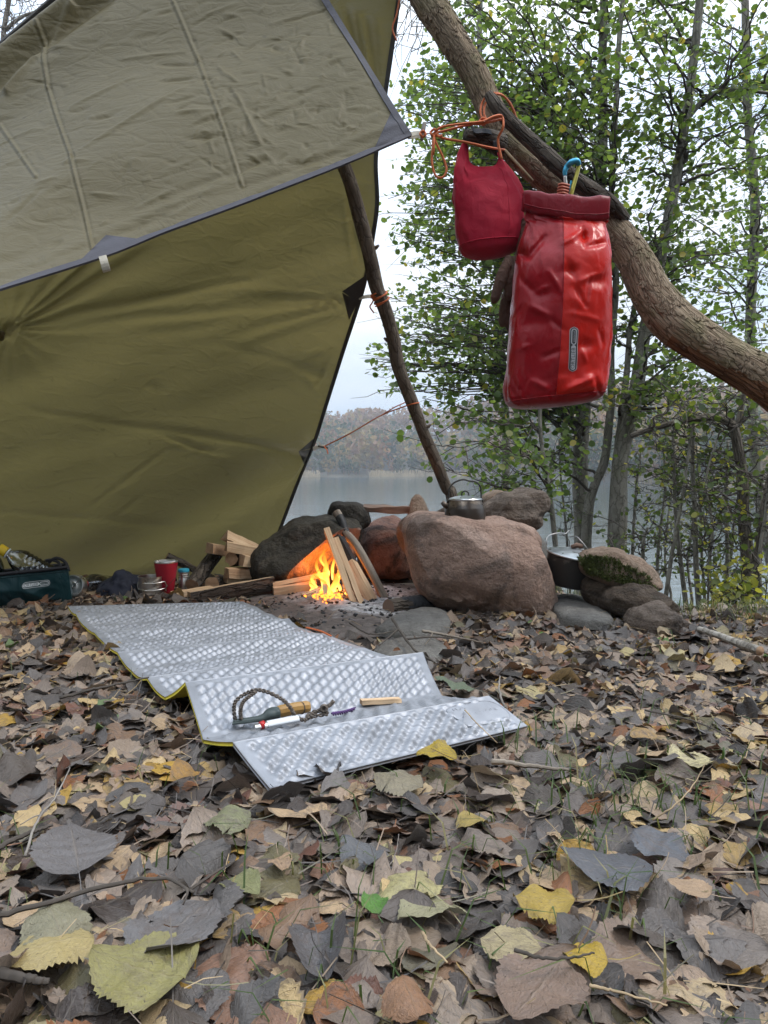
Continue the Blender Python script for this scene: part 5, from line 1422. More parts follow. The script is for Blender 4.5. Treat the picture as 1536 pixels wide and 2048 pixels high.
rock('boulder', 'biggest brown boulder with dark stains, beside the fire', [(806, 1060), (815, 1035), (842, 1022), (880, 1027), (935, 1036), (985, 1037), (1030, 1040), (1062, 1055), (1090, 1085), (1098, 1120), (1104, 1165), (1107, 1200), (1092, 1226), (1020, 1231), (950, 1228), (895, 1218), (858, 1200), (832, 1170), (820, 1130), (812, 1090)],
     2.76, 0.235, M['boulder'], 3, 6, 0.012, 7, box=0.42, facets=5, chip=1.15)
fr_pt = P(645, 1108, 3.0)
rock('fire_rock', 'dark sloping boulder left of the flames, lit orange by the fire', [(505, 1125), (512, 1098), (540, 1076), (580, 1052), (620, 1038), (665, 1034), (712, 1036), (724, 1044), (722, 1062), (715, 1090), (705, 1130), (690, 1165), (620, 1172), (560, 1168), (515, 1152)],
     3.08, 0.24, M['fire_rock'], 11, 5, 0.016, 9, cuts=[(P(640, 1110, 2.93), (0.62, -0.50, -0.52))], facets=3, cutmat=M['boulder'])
rock('stone', 'small black sooty stone balanced on top of the fire rock', [(655, 1030), (662, 1010), (690, 1003), (718, 1010), (738, 1028), (742, 1046), (722, 1060), (690, 1056), (660, 1046)], 3.16, 0.085, M['sootrock'], 5, 4, 0.008, 14)
rock('boulder', 'reddish rounded boulder at the back of the fire pit', [(718, 1085), (728, 1050), (765, 1038), (800, 1046), (826, 1070), (832, 1110), (825, 1148), (770, 1152), (725, 1148), (714, 1120)], 3.42, 0.20, M['redrock'], 8, 5, 0.012, 9, facets=2)
rock('stone', 'narrow upright stone behind the left shoulder of the big boulder', [(818, 1030), (820, 1000), (832, 985), (840, 988), (852, 1008), (858, 1040), (860, 1110), (835, 1150), (815, 1110)], 3.14, 0.075, M['mossrock'], 12, 4, 0.006, 12)
rock('slab_stone', 'flat layered brown slab lying behind the kettle', [(955, 1040), (965, 1012), (990, 998), (1025, 984), (1060, 979), (1085, 982), (1096, 996), (1093, 1020), (1080, 1028), (1084, 1048), (1068, 1062), (1045, 1052), (1000, 1046)], 2.98, 0.15, M['slabrock'], 15, 5, 0.012, 10, facets=4)
rock('stone', 'pale brown stone peeking out between kettle and slab', [(958, 1010), (968, 990), (992, 978), (1016, 984), (1040, 1000), (1040, 1080), (960, 1080)], 3.20, 0.10, M['mossrock'], 17, 4, 0.008, 10)
rock('stone', 'flat dark stone end peeking left of the kettle', [(868, 1030), (880, 1020), (900, 1018), (930, 1026), (935, 1060), (872, 1060)], 3.02, 0.07, M['brownrock'], 18, 4, 0.006, 10)
rock('stone', 'grey support stone wedged low behind the big boulder', [(935, 1075), (990, 1045), (1060, 1050), (1085, 1075), (1095, 1150), (940, 1160)], 3.06, 0.10, M['greyrock'], 19, 4, 0.01, 10)
ms = rock('stone', 'mossy brown stone, topmost of the pile at the right', [(1152, 1122), (1165, 1106), (1195, 1097), (1225, 1097), (1255, 1112), (1290, 1124), (1312, 1145), (1320, 1172), (1305, 1182), (1270, 1168), (1230, 1162), (1185, 1158), (1160, 1144)], 2.62, 0.12, M['mossrock'], 22, 5, 0.008, 11, tilt=0.15)
rock('stone', 'brown wedge stone in the middle of the right pile', [(1196, 1198), (1205, 1178), (1235, 1169), (1275, 1167), (1310, 1182), (1340, 1200), (1360, 1212), (1340, 1224), (1290, 1228), (1230, 1228), (1202, 1218)], 2.52, 0.12, M['brownrock'], 24, 5, 0.009, 11)
rock('stone', 'lowest rough brown stone at the right end of the pile', [(1254, 1246), (1265, 1226), (1290, 1218), (1340, 1217), (1362, 1232), (1385, 1256), (1388, 1270), (1340, 1277), (1300, 1268), (1265, 1260)], 2.34, 0.11, M['slabrock'], 26, 5, 0.010, 12)
rock('stone', 'small dark stone propping up the mossy stone', [(1165, 1165), (1185, 1148), (1215, 1155), (1228, 1185), (1215, 1212), (1185, 1215), (1168, 1195)], 2.60, 0.07, M['brownrock'], 28, 4, 0.008, 12)
# moss on the front of the top stone
def moss_on(o, region, n, parent):
    me = o.data; base = np.array(o.location)
    V = np.array([v.co[:] for v in me.vertices]) + base; N = np.array([v.normal[:] for v in me.vertices])
    px, py = proj(V); ok = np.array([in_poly(a, b, region) for a, b in zip(px, py)]) & (N[:, 1] < 0.2)
    ids = np.where(ok)[0]; r = np.random.default_rng(9); out = []
    for q in range(n):
        i = ids[r.integers(len(ids))]; c = V[i] + r.normal(0, .004, 3); nn = unit(N[i] + r.normal(0, .5, 3) + np.array([0, 0, .2])); s = unit(np.cross(nn, r.normal(size=3)))
        h = r.uniform(.004, .012); w = r.uniform(.0012, .003)
        out += [c - s * w, c + s * w, c + nn * h]
    out = np.array(out); mk('moss', out, np.arange(len(out)).reshape(-1, 3), M['moss'], parent, smooth=False, kind='stuff')
moss_on(ms, [(1160, 1118), (1190, 1112), (1225, 1118), (1262, 1138), (1295, 1152), (1312, 1180), (1280, 1170), (1225, 1160), (1178, 1146)], 9000, ms)
# flat stones let into the ground
def slab(label, pts, z, h, mat, seed):
    O = np.array([G(a, b, z) for a, b in pts]); c = O.mean(0)
    k = len(O); rings = []
    for f, zz in ((1.02, -h), (1.0, -h * .3), (.93, 0), (.72, .003), (.4, .005), (.1, .005)):
        q = c + (catmull(np.vstack([O, O[:1]]), 61)[:-1] - c) * f; q[:, 2] = z + zz
        rings.append(q)
    R = np.array(rings); n = R.shape[1]
    for i in range(len(R)):
        for j in range(n): R[i, j] += np.array([0, 0, 0.004 * fbm(R[i, j], 14, seed)]) + 0.004 * np.array([nz(R[i, j], 30, seed), nz(R[i, j], 30, seed + 3), 0])
    V = R.reshape(-1, 3); F = [(i * n + j, i * n + (j + 1) % n, (i + 1) * n + (j + 1) % n, (i + 1) * n + j) for i in range(len(R) - 1) for j in range(n)]
    F.append(tuple((len(R) - 1) * n + j for j in range(n)))
    mk('flat_stone', V, F, mat, None, label=label, cat='stone')
slab('flat grey stone set in the ground below the charred log', [(752, 1250), (800, 1224), (850, 1213), (893, 1222), (897, 1248), (860, 1262), (800, 1262)], 0.012, 0.03, M['greyrock'], 3)
slab('flat grey stone partly buried between the boulder and the right stone pile', [(1104, 1190), (1150, 1186), (1200, 1210), (1225, 1236), (1160, 1238), (1112, 1222)], 0.010, 0.03, M['greyrock'], 4)
slab('low grey stone flush with the soil in front of the fire', [(745, 1300), (770, 1278), (840, 1272), (890, 1285), (880, 1312), (800, 1318)], 0.004, 0.02, M['greyrock'], 6)
# driftwood plank across the gap
V, F, mt, uv = prism(P(838, 1020, 3.12), P(728, 1016, 3.18), [(-.03, -.018), (.03, -.022), (.034, .008), (.0, .018), (-.03, .012)], segs=16, wob=.006, taper=.7, seed=4)
mk('driftwood_plank', V, F, M['drift'], None, uv=uv, smooth=False, label='weathered driftwood plank bridging the two stones behind the fire', cat='wood')

# ---------------------------------------------------------------- ash bed (uneven ground of the fireplace)
cF = G(690, 1200)
def ash_bed():
    nr, n = 46, 90
    V = []; A = []
    for i in range(nr + 1):
        for k in range(n):
            f = i / nr; a = 2 * math.pi * k / n
            p = np.array([cF[0] + 0.02 + f * 0.50 * math.cos(a) * (1 + .1 * math.sin(3 * a)), cF[1] + 0.02 + f * 0.62 * math.sin(a) * (1 + .12 * math.sin(2 * a + 1)), 0])
            h = float(gz(p[0], p[1])) + 0.030 * (1 - f * f) + 0.002
            h += 0.010 * fbm(p, 13, 2.0, 5) * (1 - f)
            V.append((p[0], p[1], h)); A.append(max(0, 1.15 - math.hypot((p[0] - cF[0] - .08) / .36, (p[1] - cF[1] - .04) / .44)))
    F = [(i * n + k, i * n + (k + 1) % n, (i + 1) * n + (k + 1) % n, (i + 1) * n + k) for i in range(nr) for k in range(n)]
    mk('ash_bed', V, F, M['ash'], None, kind='structure', attr={'ash': A}, loc=(cF[0], cF[1], 0))
ash_bed()
def crumbs():
    r = np.random.default_rng(31); mb = MB(); U, Fi = ico(1)
    for q in range(420):
        a = r.uniform(0, 6.28); d = r.random() ** .6
        x, y = cF[0] + .05 + .40 * d * math.cos(a), cF[1] + .02 + .46 * d * math.sin(a)
        s = r.uniform(.002, .009) * np.array([1, 1, .7]); c = np.array([x, y, float(gz(x, y)) + .030 * (1 - d * d * .7) + .004])
        mb.add(c + U * s * r.uniform(.6, 1.4, (len(U), 1)), Fi, 0 if r.random() < .65 else 1)
    o = mb.mk('charcoal_crumbs', [M['char'], M['charash']], None, smooth=False); o['kind'] = 'stuff'; o['label'] = 'charcoal crumbs and ash lumps around the fire'; o['category'] = 'charcoal'
crumbs()

# ---------------------------------------------------------------- firewood
def poly_split(w, h, kind, r):
    if kind == 'tri': return [(-w, -h), (w, -h * .8), (r.uniform(-.4, .4) * w, h)]
    if kind == 'quad': return [(-w, -h), (w, -h * .9), (w * .95, h * .8), (-w * .9, h)]
    if kind == 'half': return [(-w, h * .35)] + [(w * math.cos(a), h * .35 - 1.5 * h * math.sin(a)) for a in np.linspace(math.pi * .9, math.pi * .1, 6)] + [(w, h * .35)]
    if kind == 'round': return [(w * math.cos(a), h * math.sin(a)) for a in np.linspace(0, 2 * math.pi, 13)[:-1]]
def firewood(name, label, p0, p1, w, h, kind='quad', mat='wood', bark=False, char=0.0, seed=0, up=(0, 0, 1), segs=10, taper=1.0, wob=None, cat='firewood', group=None, mats=None):
    r = np.random.default_rng(seed + 50)
    poly = poly_split(w, h, kind, r)
    V, F, mt, uv = prism(p0, p1, poly, up, segs, wob if wob is not None else 0.12 * min(w, h) + .0012, taper, seed)
    fm = []
    k = len(poly)
    for f, q in zip(F, mt):
        if q == 1: m = 1
        else:
            j = q - 10; m = 2 if (bark is True or (bark == 'low' and 0 <= j < k - 1)) else 0
            if kind == 'half': m = 2 if j < k - 1 else 0
            if kind == 'round': m = 2
        if char > 0:
            c = V[list(f)].mean(0); t = np.dot(c - p0, p1 - p0) / np.dot(p1 - p0, p1 - p0)
            if t < char + 0.06 * math.sin(q * 2.3): m = 3
        fm.append(m)
    # slight bevel through smooth angle
    return mk(name, V, F, mats or [M[mat], M['end'], M['firebark'], M['char']], None, smooth=(kind in ('half', 'round')), uv=uv + seed * 0.37, fmat=fm, label=label, cat=cat, group=group, sharp=38 if kind in ('half', 'round') else None)
def S_(px, Y): return px * Y / FPX
# sticks leaning over the fire
firewood('split_stick', 'pale split stick leaning steeply over the flames, leftmost of the leaning sticks', P(654, 1060, 2.86), P(714, 1222, 2.66), S_(8, 2.8), S_(7, 2.8), 'quad', 'wood', seed=1, up=(1, 0, 0))
firewood('split_stick', 'thin pale split stick leaning second from left over the fire', P(672, 1078, 2.85), P(730, 1223, 2.64), S_(6.5, 2.8), S_(6, 2.8), 'quad', 'wood', seed=2, up=(1, 0, 0))
firewood('split_stick', 'wide split stick with blackened tip leaning over the fire', P(676, 1076, 2.90), P(746, 1206, 2.72), S_(13, 2.8), S_(10, 2.8), 'quad', 'wood', char=.40, seed=3, up=(1, -0.5, 0))
bp = catmull([P(672, 1024, 2.98), P(683, 1042, 2.96), P(692, 1066, 2.94), P(712, 1090, 2.91), P(740, 1140, 2.85), P(775, 1208, 2.76)], 40)
V, F, uv = tube(bp, np.interp(np.linspace(0, 1, 40), [0, .25, .5, 1], [.017, .016, .0175, .016]), 12, rfun=knobby)
fm = [1 if (0.08 < (f[0] // 13) / 39 < 0.40 + .05 * math.sin(f[0])) else 0 for f in F]
mk('leaning_branch', V, F, [M['greywood'], M['char']], None, uv=uv, fmat=fm, label='grey branch charred near its top, leaning across the fire', cat='firewood')
# lying at the left of the fire
firewood('split_log', 'split log lying left of the flames with its end towards the mat', P(546, 1184, 2.82), P(632, 1172, 2.86), S_(12, 2.8), S_(11, 2.8), 'quad', 'wood2', seed=4, char=-1)
firewood('split_stick', 'thin split stick lying on the log left of the flames', P(546, 1169, 2.83), P(658, 1148, 2.90), S_(5, 2.8), S_(4, 2.8), 'quad', 'wood', seed=5)
firewood('kindling', 'short kindling splint sticking out to the left of the flames', P(606, 1192, 2.72), P(642, 1178, 2.78), S_(6, 2.7), S_(3.5, 2.7), 'quad', 'wood', seed=6)
firewood('kindling', 'narrow kindling splint pointing at the viewer below the flames', P(629, 1208, 2.66), P(638, 1176, 2.78), S_(4, 2.7), S_(2.5, 2.7), 'quad', 'wood', seed=7)
firewood('kindling', 'pointed upright kindling splint in the middle of the flames', P(651, 1216, 2.64), P(650, 1170, 2.74), S_(1.6, 2.7), S_(1.0, 2.7), 'quad', 'wood', seed=8, up=(0, -1, 0.2), taper=3.2)
firewood('kindling', 'short kindling splint lying between the flames and leaning sticks', P(692, 1207, 2.66), P(677, 1192, 2.74), S_(4, 2.7), S_(3, 2.7), 'quad', 'wood', seed=9)
firewood('kindling', 'small splint lying low across the embers', P(612, 1186, 2.74), P(668, 1194, 2.74), S_(3.5, 2.7), S_(3, 2.7), 'quad', 'wood2', seed=10)
# charred log
cl = thing('charred_log', 'short charred log with a sawn end, lying at the foot of the boulder', 'firewood', P(800, 1232, 2.62))
cp0, cp1 = P(777, 1215, 2.55), P(866, 1200, 2.72)
V, F, uv = tube(catmull([cp0, 0.5 * (cp0 + cp1), cp1], 30), S_(16, 2.6), 22, rfun=lambda a, s, p: 1 + .10 * mnoise.noise(Vector((math.cos(a) * 2, math.sin(a) * 2, s * 30))) + .05 * mnoise.noise(Vector((math.cos(a) * 7, math.sin(a) * 7, s * 90))))
mk('bark', V, F[:-2], [M['firebark'], M['charash']], cl, uv=uv, fmat=[0 if (f[0] // 23) < 9 + 3 * math.sin(f[0] % 23) else 1 for f in F[:-2]])
mk('sawn_end', np.vstack([V[:22] , V[:22] - unit(cp1 - cp0) * .001]), [tuple(range(21, -1, -1)), tuple(range(22, 44))], M['drift'], cl, smooth=False)
# wood pile at the back left of the fire
firewood('split_log', 'wedge-shaped split log on top of the wood pile', P(452, 1070, 3.02), P(520, 1102, 3.12), S_(14, 3), S_(11, 3), 'tri', 'wood', seed=21)
firewood('split_log', 'broad pale split log second from the top of the wood pile', P(452, 1092, 2.99), P(536, 1108, 3.05), S_(13, 3), S_(11, 3), 'quad', 'wood', seed=22)
firewood('split_log', 'short split log sticking out at the upper left of the pile', P(419, 1096, 3.04), P(466, 1104, 3.14), S_(13, 3), S_(11, 3), 'quad', 'wood2', seed=23)
firewood('split_log', 'split log tucked under the broad log, touching the fire rock', P(483, 1120, 2.98), P(540, 1126, 3.06), S_(12, 3), S_(13, 3), 'quad', 'wood', seed=24)
firewood('round_log', 'round log with its pale sawn end facing out of the pile', P(463, 1117, 3.0), P(520, 1122, 3.25), S_(14, 3), S_(14, 3), 'round', 'wood2', seed=25)
firewood('split_log', 'orange-brown split log low in the pile beside the rock', P(453, 1146, 2.96), P(530, 1146, 3.05), S_(12, 3), S_(11, 3), 'quad', 'wood2', seed=26)
firewood('split_log', 'flat split log at the bottom of the pile', P(450, 1158, 2.98), P(528, 1158, 3.06), S_(14, 3), S_(7, 3), 'quad', 'wood', seed=27)
firewood('round_log', 'dark round log end at the base of the wood pile', P(424, 1168, 2.95), P(480, 1160, 3.25), S_(15, 3), S_(14, 3), 'round', 'wood2', seed=28)
firewood('round_log', 'thick bark-covered log leaning against the pile behind the flask', P(384, 1172, 2.93), P(434, 1104, 3.18), S_(15, 3), S_(15, 3), 'round', 'wood2', seed=29, segs=16, wob=.004)
firewood('round_log', 'dark branch piece poking up behind the red cup', P(334, 1112, 3.10), P(395, 1142, 3.14), S_(8, 3), S_(8, 3), 'round', 'wood2', seed=30, wob=.003)
firewood('half_log', 'long half log with grey bark and pale cut top, in front of the pile', P(378, 1191, 2.72), P(545, 1160, 2.86), S_(17, 2.8), S_(20, 2.8), 'half', 'wood', seed=31, segs=20, wob=.003, up=(0, 0.12, 1))
firewood('split_log', 'short yellowish plank lying beside the half log near the red cup', P(345, 1190, 2.80), P(425, 1178, 2.92), S_(12, 2.8), S_(6, 2.8), 'quad', 'wood', seed=32)
firewood('wood_chip', 'pale wood chip lying on the foil mat', P(722, 1404, 1.445), P(800, 1400, 1.485), S_(7, 1.5), S_(5, 1.5), 'quad', 'wood', seed=33)

# ---------------------------------------------------------------- the fire
fire = thing('campfire', 'small open campfire burning between the rocks', 'fire', G(655, 1196, 0.03))
def tongue(base, tip, w, seed, sway=0.02):
    r = np.random.default_rng(seed); n, k = 22, 12
    base, tip = np.asarray(base), np.asarray(tip)
    V = []; H = []
    for i in range(n):
        t = i / (n - 1)
        c = base + (tip - base) * t + np.array([sway * math.sin(t * 5 + seed) * t, 0, 0])
        rad = w * (0.35 + 1.0 * t) * (1 - t) ** 0.75 * 1.25 + 0.0004
        if t < .1: rad *= .5 + 5 * t
        for j in range(k):
            a = 2 * math.pi * j / k
            V.append(c + rad * np.array([math.cos(a), 0.55 * math.sin(a), 0]) * (1 + .25 * mnoise.noise(Vector((math.cos(a) * 2, seed, t * 5))))); H.append(t)
    F = [(i * k + j, i * k + (j + 1) % k, (i + 1) * k + (j + 1) % k, (i + 1) * k + j) for i in range(n - 1) for j in range(k)]
    mk('flame', V, F, M['flame'], fire, attr={'h': H})
for q, (b, t, w, Y1) in enumerate([((655, 1190), (652, 1080), 7, 2.80), ((648, 1185), (664, 1108), 8, 2.80), ((636, 1182), (626, 1130), 6, 2.78), ((668, 1188), (678, 1122), 7, 2.80), ((662, 1192), (666, 1140), 10, 2.76), ((640, 1188), (646, 1148), 8, 2.76), ((672, 1180), (690, 1058), 7, 2.93), ((645, 1175), (638, 1108), 6, 2.84),
                                   ((680, 1182), (686, 1142), 7, 2.8), ((630, 1182), (612, 1150), 5, 2.80), ((675, 1120), (692, 1056), 8, 2.95), ((622, 1184), (618, 1160), 5, 2.77), ((652, 1194), (656, 1162), 9, 2.72), ((690, 1188), (700, 1160), 5, 2.74), ((658, 1150), (644, 1092), 5, 2.82), ((665, 1160), (670, 1096), 5, 2.85)]):
    tongue(P(b[0], b[1], Y1), P(t[0], t[1], Y1 + .02), S_(w, 2.8), q + 1, .012 + .012 * (q % 3))
emb = MB(); r = np.random.default_rng(77); U, Fi = ico(1)
for q in range(60):
    c = G(655 + r.normal(0, 15), 1193 + r.normal(0, 5), 0.028); emb.add(c + U * r.uniform(.0025, .006) * r.uniform(.4, 1.5, (len(U), 1)), Fi, 0)
em_t = NT('glowing_ember'); em_e = em_t.n('ShaderNodeEmission'); em_e.inputs['Color'].default_value = (1, .25, .03, 1); em_e.inputs['Strength'].default_value = 3.0
ee = emb.mk('embers', [em_t.done(em_e)], fire); ee['kind'] = 'stuff'
fl_d = bpy.data.lights.new('fire_glow', 'POINT'); fl_d.energy = 1.7; fl_d.color = (1.0, 0.27, 0.03); fl_d.shadow_soft_size = 0.04
fl = bpy.data.objects.new('fire_glow', fl_d); COL.objects.link(fl); fl.location = tuple(P(652, 1142, 2.88) - wloc(fire)); fl.parent = fire
# ---------------------------------------------------------------- kettle, pot, cups
def lpart(name, prof, n, o, axis, mat, parent, **k):
    V, F, uv = lathe(prof, n, o, axis); return mk(name, V, F, mat, parent, sharp=35, **k)
def wirep(name, pts, r, mat, parent, n=30):
    V, F, uv = tube(catmull(pts, n), r, 8); return mk(name, V, F, mat, parent)
Yk = 2.74; ko = P(930, 1041, Yk)
kt = thing('kettle', 'small sooty steel camp kettle standing on the big boulder', 'kettle', ko)
s = S_(1, Yk)
lpart('body', [(0, 0), (36 * s, 0), (40 * s, 2 * s), (41 * s, 8 * s), (40.5 * s, 24 * s), (39 * s, 27 * s), (34 * s, 37 * s), (32.5 * s, 41 * s), (31 * s, 42 * s)], 48, ko, (0, 0, 1), M['kettle'], kt)
lid = lpart('lid', [(33.5 * s, 41 * s), (34 * s, 43 * s), (33 * s, 44.5 * s), (20 * s, 48 * s), (6 * s, 50 * s), (0, 50.5 * s)], 48, ko, (0, 0, 1), M['alu'], kt)
kc = ko + np.array([0, 0, 50 * s])
wirep('ring', [kc + s * np.array([-7, 0, 0]), kc + s * np.array([-6, 0, 6]), kc + s * np.array([0, 0, 9]), kc + s * np.array([6, 0, 6]), kc + s * np.array([7, 0, 0])], 1.5 * s, M['darkwire'], lid)
wirep('bail_handle', [ko + s * np.array(q) for q in [(-33, -4, 40), (-33.5, -4, 58), (-31, -4, 66), (-22, -2, 76), (-5, 0, 82), (8, 0, 79), (22, 2, 77), (31, 4, 67), (32, 4, 58), (33, 4, 40)]], 1.7 * s, M['darkwire'], kt, 60)
V, F, uv = tube([ko + s * np.array(q) for q in [(-30, -8, 26), (-42, -12, 32), (-47, -14, 38)]], [7 * s, 5.5 * s, 4.5 * s], 14); mk('spout', V, F, M['kettle'], kt)
for sx in (-1, 1):
    V, F, uv = tube([ko + s * np.array((sx * 34, sx * 4, 34)), ko + s * np.array((sx * 35, sx * 4, 44))], [3.2 * s, 2.6 * s], 8); mk('handle_lug', V, F, M['darkwire'], kt)
# larger pot at the right, tilted a little
Yp = 2.72; po = P(1136, 1168, Yp); ax = unit((0.16, -0.10, 1)); s = S_(1, Yp)
pt = thing('cooking_pot', 'black sooty cooking pot with shiny lid between boulder and mossy stone', 'pot', po)
lpart('body', [(0, 0), (44 * s, 0), (49 * s, 3 * s), (51 * s, 10 * s), (51 * s, 56 * s), (53 * s, 58 * s), (53 * s, 60 * s), (50 * s, 60 * s)], 56, po, ax, M['potside'], pt)
plid = lpart('lid', [(54 * s, 60.5 * s), (54.5 * s, 62.5 * s), (51 * s, 64 * s), (44 * s, 66 * s), (40 * s, 67.5 * s), (12 * s, 74 * s), (0, 75 * s)], 56, po, ax, M['alu'], pt)
pc = po + ax * 74 * s
V, F, uv = tube([pc + s * np.array((-9, -4, 3)), pc + s * np.array((2, -4, 7)), pc + s * np.array((13, -4, 5))], [4 * s, 5.5 * s, 4.5 * s], 12); mk('knob', V, F, M['drift'], plid)
V, F, uv = tube([pc + s * np.array((-14, -5, -1)), pc + s * np.array((16, -5, -2))], [2 * s, 2 * s], 8); mk('knob_bracket', V, F, M['wire'], plid)
wirep('wire_handle', [P(1094, 1090, Yp - .06), P(1093, 1078, Yp - .05), P(1100, 1070, Yp - .02), P(1118, 1066, Yp), P(1130, 1068, Yp + .02), P(1137, 1062, Yp + .03), P(1140, 1064, Yp + .04)], 1.2 * s, M['wire'], pt)
wirep('wire_handle', [P(1140, 1074, Yp + .03), P(1152, 1073, Yp), P(1160, 1080, Yp - .02), P(1172, 1094, Yp - .03), P(1178, 1104, Yp - .03)], 1.2 * s, M['wire'], pt)
# red steel cup
Yc = 2.88; co = P(333, 1186, Yc); s = S_(1, Yc)
cup = thing('tumbler', 'tall red tumbler with bare steel rim beside the wood pile', 'cup', co)
lpart('wall', [(0, 0), (13.5 * s, 0), (14.5 * s, 1.5 * s), (23.2 * s, 62 * s)], 48, co, (0, 0, 1), M['cup'], cup)
lpart('rim', [(23.3 * s, 62 * s), (23.8 * s, 64.5 * s), (23.2 * s, 66 * s), (21.8 * s, 65 * s), (21 * s, 58 * s), (13 * s, 4 * s), (0, 3 * s)], 48, co, (0, 0, 1), M['steel'], cup)
V, F, uv = tube([co + s * np.array((-9, -24, -1)), co + s * np.array((24, -21, 34))], [.6 * s, .5 * s], 5)
mk('grass_stalk', V, F, M['twig'], None, label='thin dark stalk leaning against the red tumbler', cat='twig')
fo = P(368, 1184, 2.95); s = S_(1, 2.95)
fl_ = thing('flask', 'little steel flask with cyan lid beside the red tumbler', 'flask', fo)
lpart('body', [(0, 0), (9 * s, 0), (10 * s, 2 * s), (10.5 * s, 26 * s), (9.5 * s, 29 * s), (11 * s, 30 * s), (11 * s, 32 * s), (9.8 * s, 33 * s), (11 * s, 34.5 * s), (11 * s, 36.5 * s), (9.8 * s, 37.5 * s), (10.8 * s, 39 * s), (10.8 * s, 41 * s)], 32, fo, (0, 0, 1), M['steel'], fl_)
lpart('lid', [(10.9 * s, 41 * s), (11.4 * s, 44 * s), (11 * s, 46.5 * s), (9 * s, 47.5 * s), (0, 47.5 * s)], 32, fo, (0, 0, 1), M['cyan'], fl_)
mo = P(303, 1188, 2.86); s = S_(1, 2.86)
mug = thing('steel_mug', 'wide steel mug with folded wire handles left of the red tumbler', 'mug', mo)
lpart('body', [(0, 0), (22 * s, 0), (24 * s, 2 * s), (25 * s, 34 * s), (26 * s, 36 * s), (26 * s, 37 * s), (24.5 * s, 37 * s), (24 * s, 30 * s), (22 * s, 3 * s), (0, 3 * s)], 44, mo, (0, 0, 1), M['steel'], mug)
for z0 in (26, 12):
    wirep('wire_handle', [mo + s * np.array(q) for q in [(-22, -13, z0), (0, -27, z0 - 1), (20, -22, z0), (30, -12, z0 + 1), (32, -8, z0 - 4)]], 1.0 * s, M['steel'], mug)
wirep('wire_handle', [mo + s * np.array(q) for q in [(-22, -13, 26), (-23, -14, 19), (-22, -13, 12)]], 1.0 * s, M['steel'], mug)
wirep('wire_handle', [mo + s * np.array(q) for q in [(30, -12, 27), (33, -8, 19), (31, -9, 12)]], 1.0 * s, M['steel'], mug)
# dark stuff sack
def cloth_lump(name, label, outline, Y, th, mat, seed, cat):
    rock(name, label, outline, Y, th, mat, seed, 5, 0.020, 12, box=.7, facets=0, cat=cat)
cloth_lump('stuff_sack', 'crumpled navy-black stuff sack between bottle and steel mug', [(196, 1192), (205, 1168), (230, 1156), (258, 1148), (276, 1152), (284, 1172), (284, 1194), (240, 1198)], 2.92, .10, M['navy'], 61, 'bag')
# bottle with red cap lying towards the viewer, steel tin beside it
bo = P(178, 1170, 2.92); bax = unit((-0.16, -0.93, 0.22)); s = S_(1, 2.85)
bt = thing('plastic_bottle', 'clear plastic bottle with red cap lying behind the green bag', 'bottle', bo)
lpart('body', [(0, -90 * s), (22 * s, -90 * s), (25 * s, -84 * s), (25 * s, -60 * s), (23 * s, -56 * s), (25 * s, -52 * s), (25 * s, -20 * s), (23 * s, -8 * s), (14 * s, 8 * s), (9 * s, 16 * s), (8 * s, 20 * s)], 36, bo, bax, M['clear'], bt)
lpart('cap', [(9.5 * s, 18 * s), (9.8 * s, 30 * s), (9 * s, 31.5 * s), (0, 31.5 * s)], 28, bo, bax, M['redcap'], bt)
to = P(147, 1171, 2.80); tax = unit((0.12, -0.96, 0.2)); s = S_(1, 2.75)
tn = thing('steel_tin', 'round steel tin lid standing on edge beside the green bag', 'tin', to)
lpart('disc', [(0, 2 * s), (6 * s, 3 * s), (8 * s, 2 * s), (14 * s, 2.5 * s), (17 * s, 3 * s), (19 * s, 6 * s), (21 * s, 6 * s), (23 * s, 2 * s), (24 * s, -16 * s)], 40, to, tax, M['steel'], tn)
wirep('wire_handle', [to + s * np.array(q) for q in [(2, -10, -4), (12, -12, 8), (22, -8, 21)]], 1.1 * s, M['wire'], tn)
